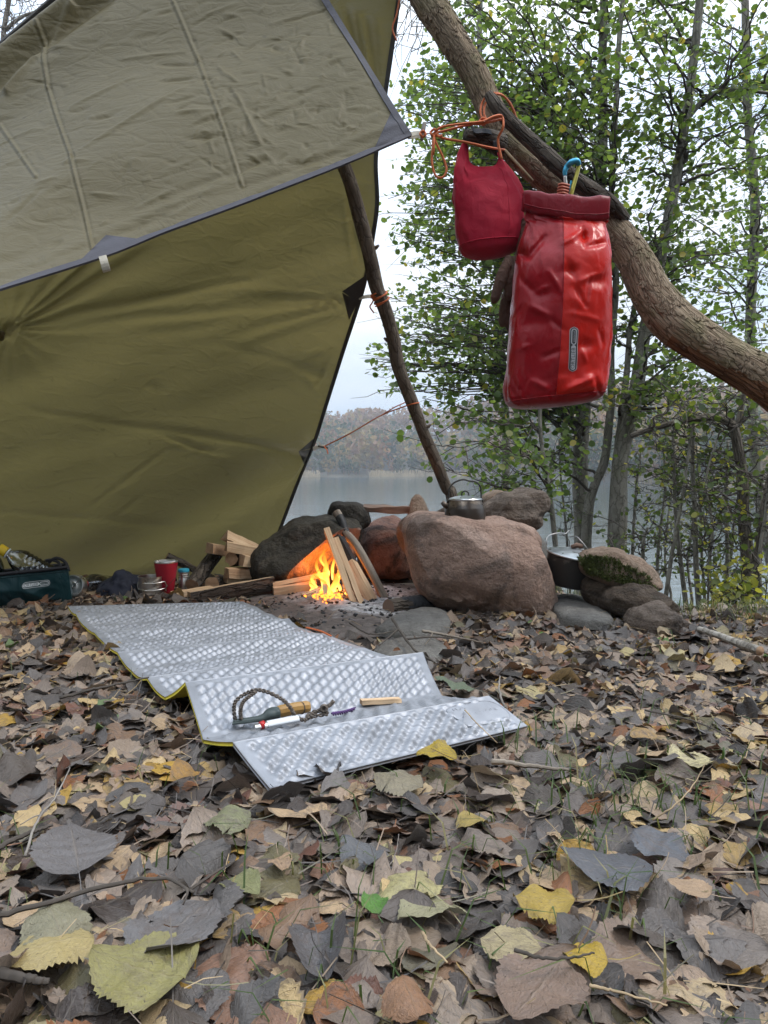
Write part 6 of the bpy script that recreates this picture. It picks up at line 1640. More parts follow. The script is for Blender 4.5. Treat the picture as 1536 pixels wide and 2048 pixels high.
# ---------------------------------------------------------------- dark green soft bag with bottles
def green_bag():
    Y0 = 2.68
    root = thing('kit_bag', 'dark teal waterproof bag with zip opening, white printed logo, at the left edge', 'bag', P(40, 1215, Y0))
    # box-like soft bag turned slightly: front face from (-150,..) to (143,..)
    def fp(u, v, d):     # u 0..1 left-right, v 0..1 bottom-top, d 0..1 depth
        bl, br = P(-150, 1228, 2.62), P(146, 1214, 2.74); tl, tr = P(-150, 1166, 2.60), P(136, 1136, 2.72)
        p = (bl * (1 - u) + br * u) * (1 - v) + (tl * (1 - u) + tr * u) * v
        return p + np.array([-0.085, 0.17, 0.0]) * d
    nu, nv, nd = 90, 40, 12
    front = np.array([[fp(i / (nu - 1), j / (nv - 1), 0) for j in range(nv)] for i in range(nu)])
    for i in range(nu):
        for j in range(nv):
            u, v = i / (nu - 1), j / (nv - 1); q = front[i, j]
            e = math.sin(math.pi * v) ** .5 * min(1, (1 - u) * 12)
            bul = -0.020 * math.sin(math.pi * v) * math.sin(math.pi * u) ** .5
            wr = 0.008 * (1 - 2 * abs(mnoise.noise(Vector((q[0] * 9, 1.5, q[2] * 11))))) + .005 * (1 - 2 * abs(mnoise.noise(Vector((q[0] * 22 + q[2] * 10, 7, q[2] * 20)))))
            sd = .012 * math.exp(-((u - .64) / .012) ** 2) * v
            front[i, j, 1] += bul - wr * e + sd * 0.4
    mk('front_panel', front.reshape(-1, 3), grid_faces(nu, nv), M['teal'], root)
    side = np.array([[front[-1, j] + (fp(1, 0, d / (nd - 1)) - fp(1, 0, 0)) + np.array([.012 * math.sin(math.pi * d / (nd - 1)) * math.sin(math.pi * j / (nv - 1)), 0, 0]) for j in range(nv)] for d in range(nd)])
    mk('side_panel', side.reshape(-1, 3), grid_faces(nd, nv), M['teal'], root)
    back = front + np.array([-.085, .17, -0.012]); mk('back_panel', back.reshape(-1, 3), grid_faces(nu, nv), M['teal'], root)
    A = front[:, -1] + np.array([0, -.004, .003]); V, F, uv = tube(A, .0068, 8); mk('zip', V, F, M['black'], root)
    A = back[:, -1] + np.array([0, 0, .003]); V, F, uv = tube(A, .006, 8); mk('zip', V, F, M['black'], root)
    V, F, uv = tube(front[:, -4] + np.array([0, -.001, 0]), .0022, 6); mk('welt', V, F, M['teal'], root)
    for dx, hgt in ((0, 0), (14, 4)):
        V, F, uv = tube(catmull([P(72 + dx, 1148, 2.80), P(82 + dx, 1128, 2.80), P(98 + dx, 1120 - hgt, 2.80), P(116 + dx, 1124, 2.80), P(124 + dx, 1142, 2.79)], 26), .006, 7); mk('carry_handle', V, F, M['black'], root)
    tri = [tuple(f) for f in grid_faces(nu, nv)]
    bvh = BVHTree.FromPolygons([tuple(v) for v in front.reshape(-1, 3)], tri)
    o = P(51, 1176, 2.6); R = unit(P(77, 1173, 2.67) - P(25, 1179, 2.65))
    brand_print(o, R, (0, 0, 1), bvh, (0, 1, 0), root, 0.092, 0.0225, True)
green_bag()
bo = P(16, 1107, 2.72); bax = unit(P(110, 1160, 2.76) - bo); s = S_(1, 2.7)
wb = thing('plastic_bottle', 'ribbed clear plastic bottle with yellow cap sticking out of the teal bag', 'bottle', bo)
prof = [(8 * s, -4 * s), (8.5 * s, 2 * s), (12 * s, 6 * s), (19 * s, 16 * s), (23 * s, 26 * s)]
for q in range(7): prof += [(23 * s, (28 + q * 9) * s), (24 * s, (31 + q * 9) * s), (22 * s, (35 + q * 9) * s)]
lpart('body', prof + [(22 * s, 100 * s), (18 * s, 106 * s), (0, 106 * s)], 36, bo, bax, M['clear'], wb)
lpart('cap', [(10.5 * s, -4 * s), (11 * s, -18 * s), (10 * s, -20 * s), (0, -20 * s)], 28, bo, bax, M['yellowcap'], wb)
lpart('neck_ring', [(8.8 * s, -3 * s), (11 * s, -2 * s), (11 * s, 0), (8.8 * s, 1 * s)], 28, bo, bax, M['inkwhite'], wb)
go = P(-14, 1172, 2.76); gb = thing('plastic_bottle', 'green plastic bottle standing in the teal bag at the left edge', 'bottle', go)
lpart('body', [(0, 0), (20 * s, 0), (22 * s, 4 * s), (22 * s, 40 * s), (18 * s, 54 * s), (9 * s, 64 * s), (8 * s, 70 * s)], 30, go, (0, 0, 1), M['greenclear'], gb)

# ---------------------------------------------------------------- folding foil mat
def mat_build():
    z1 = 0.022
    L = [G(540, 1577, .014), G(465, 1484, .052), G(406, 1479, .020), P(370, 1364, 1.455), G(330, 1394, .030)]
    R = [G(1056, 1452, .014), G(978, 1391, .052), G(884, 1391, .020), P(846, 1304, 1.70), np.array([0.03, 1.80, .030])]
    Lend, Rend = G(136, 1212, .040), G(486, 1203, .034)
    npan = 8
    for k in range(1, npan + 1):
        t = k / npan
        a = L[4] * (1 - t) + Lend * t; b = R[4] * (1 - t) + Rend * t
        if k < npan:
            zz = (.034 if k % 2 else .024); a[2] = zz + .004 * math.sin(k * 2.1); b[2] = zz - .003 + .004 * math.sin(k * 1.3)
        L.append(a); R.append(b)
    R[5] = R[5] * .6 + G(712, 1300, .032) * .4
    root = thing('sleeping_mat', 'silver foil egg-crate folding mat with yellow underside, partly unfolded', 'mat', (-.2, 1.5, 0))
    NB = 30
    panels = []
    for k in range(len(L) - 1):
        wl = np.linalg.norm(L[k + 1] - L[k]); 
        rows = (8 if wl < .16 else 11) if k != 1 else 5
        per = 5
        nu = NB * per + 1; nv = rows * per + 1
        u = np.linspace(0, 1, nu)[:, None]; v = np.linspace(0, 1, nv)[None, :]
        S = ((L[k][None, None] * (1 - u[..., None]) + R[k][None, None] * u[..., None]) * (1 - v[..., None]) + (L[k + 1][None, None] * (1 - u[..., None]) + R[k + 1][None, None] * u[..., None]) * v[..., None])
        N = grid_normals(S); N = np.where(N[..., 2:3] < 0, -N, N)
        # bumps: staggered domes and dimples with a flat border
        uu = u * NB; vv = v * rows
        bumps = np.sin(math.pi * uu + 0 * vv) * np.sin(math.pi * vv + 0 * uu)
        bumps = np.sign(bumps) * np.abs(bumps) ** 1.05
        mu = sstep(.022, .05, u) * sstep(.022, .05, 1 - u); mv = sstep(.03, .12, v) * sstep(.03, .12, 1 - v)
        mask = mu * mv
        if k == 0:      # smooth name plate near the right end
            pl = sstep(.765, .785, u) * sstep(.765, .785, 1 - (u - .0) + .745) * sstep(.26, .34, v) * sstep(.10, .16, 1 - v)
            mask = mask * (1 - pl)
        crush = np.array([[0.95 + 0.5 * mnoise.noise(Vector((a * 9 + k * 3, b * 3 + k, 0.3))) for b in v[0]] for a in u[:, 0]])
        D = (.0066 if k in (0, 2) else .0056) * bumps * mask * crush
        sag = -.004 * np.sin(math.pi * v) * (1 if k not in (0, 2) else .3)
        wav = .003 * np.sin(u * 9 + k) * np.sin(math.pi * v)
        S2 = S + N * (D + sag + wav)[..., None]
        S3 = S - N * .0065 + N * (sag + wav - .0 + .4 * D)[..., None]
        if k == 0:      # gnawed notch in the near edge
            pass
        top = S2.reshape(-1, 3); bot = S3.reshape(-1, 3); n = len(top)
        Ft = grid_faces(nu, nv); Fb = Ft[:, ::-1] + n
        ring = [i * nv for i in range(nu)] + [(nu - 1) * nv + j for j in range(1, nv)] + [i * nv + nv - 1 for i in range(nu - 2, -1, -1)] + [j for j in range(nv - 2, 0, -1)]
        Fs = np.array([(ring[i], ring[(i + 1) % len(ring)], ring[(i + 1) % len(ring)] + n, ring[i] + n) for i in range(len(ring))])
        F = np.vstack([Ft, Fb, Fs])
        # winding: make top face up
        fm = np.concatenate([np.zeros(len(Ft)), np.ones(len(Fb)), np.ones(len(Fs)) * (0 if k == 0 else 1)])
        o = mk('panel', np.vstack([top, bot]), F, [M['foil'], M['yfoam']], root, fmat=fm)
        panels.append((o, S2, S))
    # raised, half-worn moulded marks on the name plate of the nearest panel
    S = panels[0][2]; S2 = panels[0][1]; nu, nv = S.shape[:2]
    def at(u, v):
        i = u * (nu - 1); j = v * (nv - 1); return S[int(i), int(j)] * 1.0 + (S[min(nu - 1, int(i) + 1), int(j)] - S[int(i), int(j)]) * (i - int(i)) + (S[int(i), min(nv - 1, int(j) + 1)] - S[int(i), int(j)]) * (j - int(j))
    r = np.random.default_rng(8); mb = MB()
    def stroke(u0, v0, u1, v1):
        a, b = at(u0, v0), at(u1, v1); V, F, uv = tube([a + np.array([0, 0, .0004]), 0.5 * (a + b) + np.array([0, 0, .0016]), b + np.array([0, 0, .0004])], [.0006, .0009, .0006], 5); mb.add(V, F)
    for (v0, ua, ub, hh) in ((.74, .800, .852, .075), (.55, .800, .960, .085)):
        x = ua
        while x < ub:
            w = .0085
            if not (.868 < x < .884 and v0 < .6):
                for q in range(r.integers(2, 4)):
                    p = [(x, v0), (x, v0 + hh), (x + w * .7, v0), (x + w * .7, v0 + hh), (x + w * .35, v0 + hh * .5)]
                    i, j = r.choice(5, 2, replace=False); stroke(*p[i], *p[j])
            x += w * 1.25
    mb.mk('moulded_marks', [M['foil']], root)
    V, F, uv = tube(catmull([at(.785, .30), at(.785, .84), at(.97, .84), at(.97, .30), at(.785, .30)], 60) + np.array([0, 0, .0006]), .0009, 6); mk('plate_rim', V, F, M['foil'], root)
    return panels
PAN = mat_build()
# thin orange edge mark on the mat's far right rim is a cord end lying there
cord([G(612, 1255, .03), G(640, 1262, .034), G(662, 1272, .034)], M['orange'], None, .0026, 16, 'cord_end', label='short orange cord end lying on the far edge of the mat', cat='cord')
# ---------------------------------------------------------------- things lying on the mat
Yq = 1.34
kn_ = thing('sheath_knife', 'knife in grey-green sheath with tan handle and cord loop, lying on the mat', 'knife', P(540, 1440, Yq))
a, b = P(556, 1424, Yq + .01), P(620, 1413, Yq + .03)
V, F, uv = tube(catmull([a, 0.5 * (a + b) + np.array([0, 0, .001]), b], 24), np.interp(np.linspace(0, 1, 24), [0, .1, .5, .92, 1], [.0105, .0115, .0112, .0112, .0085]), 10); mk('handle', V, F, M['handle'], kn_, sharp=25)
V, F, uv = tube([P(602, 1416.2, Yq + .022), P(603.2, 1416, Yq + .023)], .0118, 12); mk('handle_ring', V, F, M['polebark'], kn_)
sh = [P(556, 1425, Yq + .008), P(540, 1428, Yq), P(525, 1436, Yq - .006), P(500, 1440, Yq - .012), P(466, 1443, Yq - .02)]
V, F, uv = tube(catmull(sh, 24), np.interp(np.linspace(0, 1, 24), [0, .2, .45, .7, 1], [.0135, .014, .009, .006, .004]), 14, flat=.8); mk('sheath', V, F, M['sheath'], kn_)
A, B = ribbon(catmull([P(466, 1442, Yq - .02), P(500, 1438, Yq - .012), P(535, 1433, Yq - .002), P(554, 1434, Yq + .006)], 12), .016, (0, 1, .2)); strip('sheath_flange', A, B, M['sheath'], kn_, .0016, off=(0, 0, -.002))
def twisted(pts, name, mat, parent, r=.0026, n=70):
    c = catmull(pts, n); T, A, B = frames(c); mb = MB()
    for ph in (0, math.pi):
        q = [c[i] + 0.0022 * (math.cos(i * .75 + ph) * A[i] + math.sin(i * .75 + ph) * B[i]) for i in range(n)]
        V, F, uv = tube(q, r * .72, 6); mb.add(V, F)
    return mb.mk(name, [mat], parent)
twisted([P(470, 1440, Yq - .018), P(468, 1418, Yq - .015), P(472, 1402, Yq - .01), P(490, 1388, Yq), P(512, 1380, Yq), P(535, 1384, Yq), P(560, 1396, Yq - .005), P(575, 1408, Yq - .01), P(586, 1424, Yq - .012), P(590, 1434, Yq - .01)], 'cord_loop', M['paracord'], kn_, n=110)
twisted([P(482, 1438, Yq - .018), P(481, 1420, Yq - .02), P(488, 1402, Yq - .018), P(512, 1383, Yq - .01)], 'cord_loop', M['paracord'], kn_)
twisted([P(586, 1428, Yq - .012), P(598, 1437, Yq - .014), P(612, 1440, Yq - .012), P(618, 1428, Yq), P(640, 1422, Yq), P(655, 1428, Yq), P(630, 1432, Yq - .01), P(612, 1438, Yq - .01)], 'cord_knot', M['paracord'], kn_)
twisted([P(615, 1436, Yq - .01), P(632, 1424, Yq - .004), P(648, 1416, Yq), P(660, 1410, Yq + .008), P(667, 1402, Yq + .01)], 'cord_tail', M['paracord'], kn_)
V, F, uv = tube(catmull([P(648 + 6 * math.cos(t), 1417 + 6 * math.sin(t), Yq - .004) for t in np.linspace(0, 6.3, 8)], 30), .003, 6); mk('cord_knot', V, F, M['paracord'], kn_)
lg = thing('lighter', 'white lighter with red button lying beside the knife on the mat', 'lighter', P(545, 1450, 1.30))
a, b = P(534, 1449, 1.300), P(596, 1437, 1.325)
V, F, uv = tube([a, b], .0098, 16, flat=.62); mk('body', V, F, M['lighter'], lg, sharp=40)
d = unit(a - b)
V, F, uv = tube([a + d * .0005, a + d * .006], .0092, 14, flat=.62); mk('metal_band', V, F, M['steel'], lg, sharp=40)
V, F, uv = tube([a + d * .005 + np.array([0, 0, .001]), a + d * .013 + np.array([0, -.001, .001])], [.0074, .0066], 12); mk('button', V, F, M['lighter_red'], lg)
V, F, uv = tube([a + d * .012, a + d * .023], [.0078, .0074], 14, flat=.62); mk('hood', V, F, M['steel'], lg, sharp=40)
twisted([P(665, 1428, 1.36), P(690, 1424, 1.40), P(715, 1416, 1.45), P(733, 1410, 1.49)], 'cord', M['purple'], None)['label'] = 'purple cord tied to the wood chip on the mat'
bpy.data.objects['cord' if 'cord' in bpy.data.objects else 'cord'].name
for o_ in bpy.data.objects:
    if o_.get('label', '').startswith('purple cord'): o_['category'] = 'cord'; o_.name = 'purple_cord'
# ---------------------------------------------------------------- trees on the bank
def xmin_leaf(y):
    return np.interp(y, [-400, 0, 120, 150, 300, 430, 460, 520, 560, 600, 640, 700, 745, 765, 800, 870, 880, 905, 925, 975, 1010], [850, 850, 835, 775, 765, 757, 765, 800, 800, 748, 742, 732, 700, 705, 790, 785, 745, 745, 830, 805, 830])
LEAF6 = np.array([(0, -0.5, 0), (0.36, -0.28, 0.05), (0.46, 0.10, 0.07), (0.24, 0.42, 0.03), (-0.24, 0.42, 0.03), (-0.46, 0.10, 0.07), (-0.36, -0.28, 0.05), (0, 0.05, -0.03)])
LEAF6_F = np.array([(7, 0, 1), (7, 1, 2), (7, 2, 3), (7, 3, 4), (7, 4, 5), (7, 5, 6), (7, 6, 0)])
class Crown:
    def __init__(s): s.c = []; s.ax = []; s.nm = []; s.sz = []; s.rn = []
    def add(s, c, ax, nm, sz, rn): s.c.append(c); s.ax.append(ax); s.nm.append(nm); s.sz.append(sz); s.rn.append(rn)
    def build(s, name, mat, parent, filt=True):
        if not s.c: return
        c = np.array(s.c); ax = np.array(s.ax); nm = np.array(s.nm); sz = np.array(s.sz); rn = np.array(s.rn)
        if filt:
            px, py = proj(c); k = px > xmin_leaf(py)
            c, ax, nm, sz, rn = c[k], ax[k], nm[k], sz[k], rn[k]
        ax /= np.linalg.norm(ax, axis=1)[:, None]
        sd = np.cross(ax, nm); sd /= np.linalg.norm(sd, axis=1)[:, None] + 1e-9
        nm = np.cross(sd, ax)
        q = LEAF6[None] * sz[:, None, None]
        V = c[:, None] + sd[:, None] * q[..., 0:1] + ax[:, None] * q[..., 1:2] + nm[:, None] * q[..., 2:3] * np.random.default_rng(1).uniform(-1.5, 2.5, (len(c), 1, 1))
        F = (LEAF6_F[None] + (np.arange(len(c)) * 8)[:, None, None]).reshape(-1, 3)
        mk(name, V.reshape(-1, 3), F, mat, parent, smooth=False, attr={'rnd': np.repeat(rn, 8)})
def spray(mb, crown, anchor, target, r, r0=0.012, nt=10, lf=6, lsz=0.039, dens=1.0, sag=0.06, ybias=0.0, twl=(.16, .50)):
    anchor, target = np.asarray(anchor), np.asarray(target)
    L = np.linalg.norm(target - anchor)
    mid = 0.5 * (anchor + target) + np.array([r.normal(0, .06), r.normal(0, .06), .08 * L + r.normal(0, .04)])
    path = catmull([anchor, anchor * .75 + mid * .25 + r.normal(0, .02, 3), mid, target + np.array([0, 0, -sag * L * .3])], 14)
    path[1:-1] += r.normal(0, .010, (12, 3))
    V, F, uv = tube(path, np.linspace(r0, .0022, 14), 5, caps=False); mb.add(V, F, 0, uv)
    d = unit(target - anchor); side = unit(np.cross(d, [0, 0, 1]))
    for k in range(nt):
        t = 0.30 + 0.70 * (k + r.random()) / nt
        i = min(12, int(t * 13)); b = path[i] + (path[i + 1] - path[i]) * (t * 13 - i)
        sg = 1 if k % 2 else -1
        dr = unit(side * sg * r.uniform(.5, 1.1) + d * r.uniform(.3, .9) + np.array([0, 0, r.normal(0.0, .35)]) + r.normal(0, .2, 3))
        tl = r.uniform(*twl) * (1.15 - .5 * t)
        e = b + dr * tl + np.array([0, 0, -.05 * tl])
        m = .5 * (b + e) + r.normal(0, .012, 3)
        V, F, uv = tube([b, m, e], [.0026, .0018, .0009], 3, caps=False); mb.add(V, F, 0, uv)
        for q in range(lf):
            if r.random() > dens: continue
            u = .15 + .85 * (q + r.random()) / lf
            p = b + (e - b) * u + r.normal(0, .022, 3)
            ax = unit(dr * .5 + r.normal(0, .6, 3) + np.array([0, 0, -.25]))
            nm = unit(np.array([0, 0, 1.0]) + r.normal(0, .62, 3))
            crown.add(p + ax * .02, ax, nm, lsz * r.uniform(.65, 1.25), min(1, r.random() ** 1.0))
def pathY(pts, Y, n): return catmull([P(a, b, Y if len(q) == 0 else q[0]) for a, b, *q in pts], n)
def tree(label, stems, targets, r, leafmat='treeleaf', name='alder_tree', r0=.012, barkm='alder', group='trees on the lake bank', **k):
    """stems: list of (pixel path, distance, base radius px, top radius px)"""
    base = P(stems[0][0][0][0], stems[0][0][0][1], stems[0][1])
    root = thing(name, label, 'tree', (base[0], base[1], float(gz(base[0], base[1]))), group)
    pts = []
    for (pp_, Y, ra, rb) in stems:
        c = pathY(pp_, Y, 46)
        if pp_[0][1] > 1060:     # rooted: run down into the bank
            g0 = float(gz(c[0][0], c[0][1])) - .1
            if c[0][2] > g0: c = np.vstack([[c[0][0] + .02, c[0][1], g0], c])
        n = len(c); rad = np.linspace(ra, rb, n) * Y / FPX
        V, F, uv = tube(c, rad, 14, rfun=lambda a, s, p: 1 + .07 * mnoise.noise(Vector((math.cos(a) * 1.5, math.sin(a) * 1.5, s * 4))) + .04 * mnoise.noise(Vector((math.cos(a) * 4, math.sin(a) * 4, s * 12))))
        mk('trunk', V, F, M[barkm], root, uv=uv); pts.append(c)
    A = np.vstack(pts); mb = MB(); cr = Crown()
    for (tx_, ty_, tY, kw) in targets:
        t = P(tx_, ty_, tY); dd = np.linalg.norm(A - t, axis=1) + 1.2 * np.maximum(0, A[:, 2] - t[2] + .15)
        a = A[int(np.argmin(dd + r.uniform(0, .25, len(A))))]
        spray(mb, cr, a, t, r, r0, **{**k, **kw})
    if mb.V: mb.mk('branches', [M['twig']], root)['kind'] = 'stuff'
    cr.build('crown', M[leafmat], root)
    return root
R7 = np.random.default_rng(2024)
def targets(n, box, Ys, dens=1.0, keep=None, **kw):
    out = []
    while len(out) < n:
        x, y = R7.uniform(box[0], box[2]), R7.uniform(box[1], box[3])
        if x < xmin_leaf(y) + 15: continue
        if keep and not keep(x, y): continue
        out.append((x, y, R7.uniform(*Ys), dict(dens=dens, **kw)))
    return out
s1 = [([(1170, 1190), (1164, 1060), (1160, 950), (1165, 840), (1178, 700), (1192, 540), (1199, 410), (1206, 260), (1205, 110), (1212, -90), (1222, -330)], 5.3, 18, 6), ([(1188, 430), (1168, 360), (1140, 300), (1120, 240)], 5.25, 6, 2)]
tree('straight grey alder stem rising behind the big red bag', s1, targets(46, (770, -160, 1240, 440), (4.3, 6.0)) + targets(60, (765, 120, 920, 520), (4.3, 6.0)) + targets(36, (745, 500, 900, 800), (4.2, 5.6), lf=5) + targets(34, (745, 420, 1060, 800), (4.3, 5.6)), R7)
s2 = [([(1168, 1170), (1172, 1085), (1178, 1010), (1190, 968), (1209, 922), (1218, 848), (1223, 790), (1222, 700), (1232, 560), (1222, 420), (1230, 250), (1240, 60), (1262, -160)], 5.0, 11, 4), ([(1218, 800), (1207, 815), (1180, 808), (1160, 795)], 5.0, 5, 2)]
tree('slender curved alder stem growing close beside the straight grey alder', s2, targets(34, (770, 80, 1240, 460), (4.2, 5.2)) + targets(10, (705, 640, 1010, 960), (4.0, 5.2)), R7)
s3 = [([(1236, 1190), (1234, 1100), (1236, 1010), (1238, 950), (1245, 895), (1264, 822), (1277, 752), (1290, 660), (1312, 560), (1340, 420), (1368, 260), (1392, 80), (1410, -120)], 4.9, 20, 7), ([(1240, 945), (1236, 900), (1244, 830), (1254, 740), (1262, 650), (1290, 520)], 4.95, 9, 4), ([(1372, 240), (1420, 190), (1480, 180), (1560, 190)], 4.9, 5, 3)]
tree('forked alder with reddish trunk base behind the mossy stone', s3, targets(60, (1160, -160, 1640, 520), (4.1, 6.2)) + targets(30, (1230, 500, 1600, 780), (4.0, 6.0)), R7)
s4 = [([(1118, 1190), (1110, 1080), (1098, 980), (1084, 895), (1080, 820), (1086, 700)], 4.5, 6, 3)]
tree('thin dark sapling stem standing right behind the layered slab', s4, targets(9, (770, 800, 1080, 1000), (3.8, 4.7), lf=5) + targets(5, (1000, 820, 1180, 960), (4, 5)), R7, r0=.008)
s5 = [([(1560, 1200), (1520, 1000), (1500, 700), (1510, 420), (1495, 220), (1490, 0), (1480, -200)], 6.6, 12, 6)]
tree('distant alder at the right edge behind the leaning trunk', s5, targets(48, (1250, -160, 1680, 640), (5.6, 7.6)), R7)
s6 = [([(1000, 1180), (1012, 900), (1000, 640), (985, 380), (960, 160), (962, -80), (958, -300)], 7.2, 9, 4)]
tree('alder with thin stem farther out behind both red bags', s6, targets(52, (770, -180, 1160, 520), (6.2, 8.2), lsz=.046) + targets(12, (750, 500, 1020, 780), (6, 7.5)), R7)
s7 = [([(1504, 1215), (1498, 1140), (1492, 1084), (1486, 1014), (1487, 962), (1478, 909), (1468, 857), (1450, 840), (1429, 834), (1390, 838), (1352, 845), (1300, 858), (1262, 872)], 3.9, 14, 5), ([(1470, 862), (1480, 832), (1486, 798), (1500, 740)], 3.9, 7, 4)]
tree('gnarled furrowed shrub stem arching to the left near the right edge', s7, targets(14, (1270, 800, 1560, 960), (3.5, 4.6), dens=.55), R7, 'shrubleaf', 'shrub_tree', .007, 'gnarl', lsz=.034)
s8 = [([(1512, 1212), (1516, 1100), (1528, 1010), (1545, 930), (1570, 820)], 3.7, 9, 5)]
tree('second furrowed stem leaning out of the right edge', s8, targets(8, (1440, 900, 1600, 1080), (3.4, 4.2), dens=.5), R7, 'shrubleaf', 'shrub_tree', .006, 'gnarl', lsz=.032)
# bare tree behind the tarp, top left
s9 = [([(-10, 330), (0, 190), (8, 60), (30, -60), (50, -200)], 6.0, 6, 3), ([(8, 62), (40, 36), (70, 24), (120, 15)], 6.0, 3.5, 2)]
root9 = tree('pale bare birch showing behind the tarp ridge at top left', s9, [], R7, barkm='birch', name='birch_tree', group=None)
mb = MB(); cr = Crown()
for q in range(26):
    a = P(R7.uniform(-20, 60), R7.uniform(-60, 90), 6.0); spray(mb, cr, a, a + np.array([R7.normal(0, .35), R7.normal(0, .2), R7.uniform(-.4, .25)]), R7, .004, nt=5, lf=1, dens=.12)
mb.mk('branches', [M['bare']], root9)['kind'] = 'stuff'; cr.build('crown', M['shrubleaf'], root9, filt=False)
mb = MB(); cr = Crown()
rb = thing('bare_branch', 'fine leafless twigs hanging beside the tarp peak', 'branch', P(820, -60, 4.0))
for q in range(9):
    a = P(R7.uniform(800, 860), R7.uniform(-120, -30), 4.0); spray(mb, cr, a, P(R7.uniform(790, 850), R7.uniform(30, 140), 4.0 + R7.normal(0, .2)), R7, .003, nt=7, lf=0)
mb.mk('twigs', [M['bare']], rb)
# saplings in the undergrowth at the right
def sapling(label, pts, Y, ra, rb_, nt, lf, dens, seed, mat='shrubleaf', lsz=.03):
    r = np.random.default_rng(seed); c = pathY(pts, Y, 22)
    g0 = float(gz(c[0][0], c[0][1])); c = np.vstack([[c[0][0], c[0][1], g0 - .03], c]) if c[0][2] > g0 else c
    root = thing('sapling', label, 'sapling', (c[0][0], c[0][1], g0), 'saplings in the undergrowth')
    mb = MB(); V, F, uv = tube(c, np.linspace(ra, rb_, len(c)) * Y / FPX, 7); mk('stem', V, F, M['alder'], root, uv=uv)
    cr = Crown()
    for q in range(nt):
        a = c[r.integers(4, len(c))]; e = a + np.array([r.normal(0, .22), r.normal(0, .15), r.uniform(.02, .28)])
        spray(mb, cr, a, e, r, .0038, nt=5, lf=lf, dens=dens, lsz=lsz, twl=(.06, .20))
    mb.mk('branches', [M['twig']], root)['kind'] = 'stuff'; cr.build('crown', M[mat], root, filt=False)
SAP = [("leftmost leaning sapling just right of the mossy stone", [(1330, 1205), (1345, 1100), (1362, 1010), (1378, 900), (1392, 800)], 3.9, 5, 2),
       ("sapling with dark smooth stem crossing the leaning one", [(1372, 1210), (1362, 1130), (1352, 1040), (1348, 940), (1345, 850)], 4.1, 5.5, 2.5),
       ("thick grey sapling in the middle of the undergrowth", [(1398, 1210), (1392, 1130), (1390, 1040), (1385, 930), (1388, 840)], 4.0, 6.5, 3),
       ("thin straight sapling right of the thick grey one", [(1410, 1205), (1404, 1120), (1400, 1000), (1392, 880)], 4.5, 3.5, 1.6),
       ("crooked sapling with forked top among the bank shrubs", [(1428, 1208), (1418, 1140), (1425, 1050), (1412, 960), (1440, 860)], 3.8, 4, 1.6),
       ("upright twin sapling left of the gnarled stem", [(1450, 1210), (1455, 1120), (1452, 1000), (1456, 880)], 4.2, 5.5, 2.5),
       ("leaning twin sapling touching the gnarled stem", [(1444, 1205), (1462, 1110), (1470, 1030), (1488, 940)], 4.4, 4, 2),
       ("short dark sapling behind the mossy stone's right end", [(1288, 1180), (1286, 1120), (1287, 1080), (1296, 1055)], 4.3, 5, 2.5),
       ("sapling with pale twigs behind the forked alder", [(1262, 1190), (1266, 1080), (1272, 980), (1282, 900)], 5.4, 4, 2),
       ("thin stem between forked alder and leaning sapling", [(1312, 1190), (1318, 1080), (1330, 980), (1326, 880)], 5.2, 4, 2),
       ("far thin stem near the bright water patch", [(1342, 1190), (1330, 1120), (1338, 1020), (1350, 930)], 5.6, 3, 1.5),
       ("bowed sapling whose top bends to the right", [(1384, 1200), (1376, 1110), (1404, 1000), (1450, 920)], 5.0, 3.2, 1.4),
       ("dark stem in front of the second furrowed stem", [(1524, 1214), (1518, 1120), (1530, 1030), (1540, 940)], 3.5, 4.5, 2),
       ("slim stem left of the straight grey alder", [(1140, 1170), (1132, 1060), (1122, 960), (1118, 880)], 5.0, 3, 1.5),
       ("dead pale stem slanting through the undergrowth", [(1420, 1060), (1380, 980), (1330, 900), (1296, 850)], 4.6, 2.6, 1.4),
       ("low slanting stem above the wedge stone", [(1300, 1180), (1340, 1120), (1400, 1080), (1450, 1040)], 4.4, 2.5, 1.2)]
for q, (lb, pts, Y, ra, rb_) in enumerate(SAP):
    sapling(lb, pts, Y, ra, rb_, 9 if q < 13 else 6, 4, .55, 400 + q)
# yellow-green low shrub at the foot of the gnarled stem
r = np.random.default_rng(88); sh_root = thing('low_shrub', 'small yellow-green leafy shrub at the foot of the gnarled stem', 'shrub', P(1470, 1205, 3.4)); mb = MB(); cr = Crown()
for q in range(16):
    a = P(1468 + r.normal(0, 14), 1208, 3.45); spray(mb, cr, a, P(1470 + r.normal(0, 40), r.uniform(1120, 1195), 3.4 + r.normal(0, .12)), r, .003, nt=5, lf=5, lsz=.034, twl=(.05, .12), dens=.8)
mb.mk('stems', [M['twig']], sh_root); cr.rn = [0.75 + .25 * v for v in cr.rn]; cr.build('foliage', M['shrubleaf'], sh_root, filt=False)

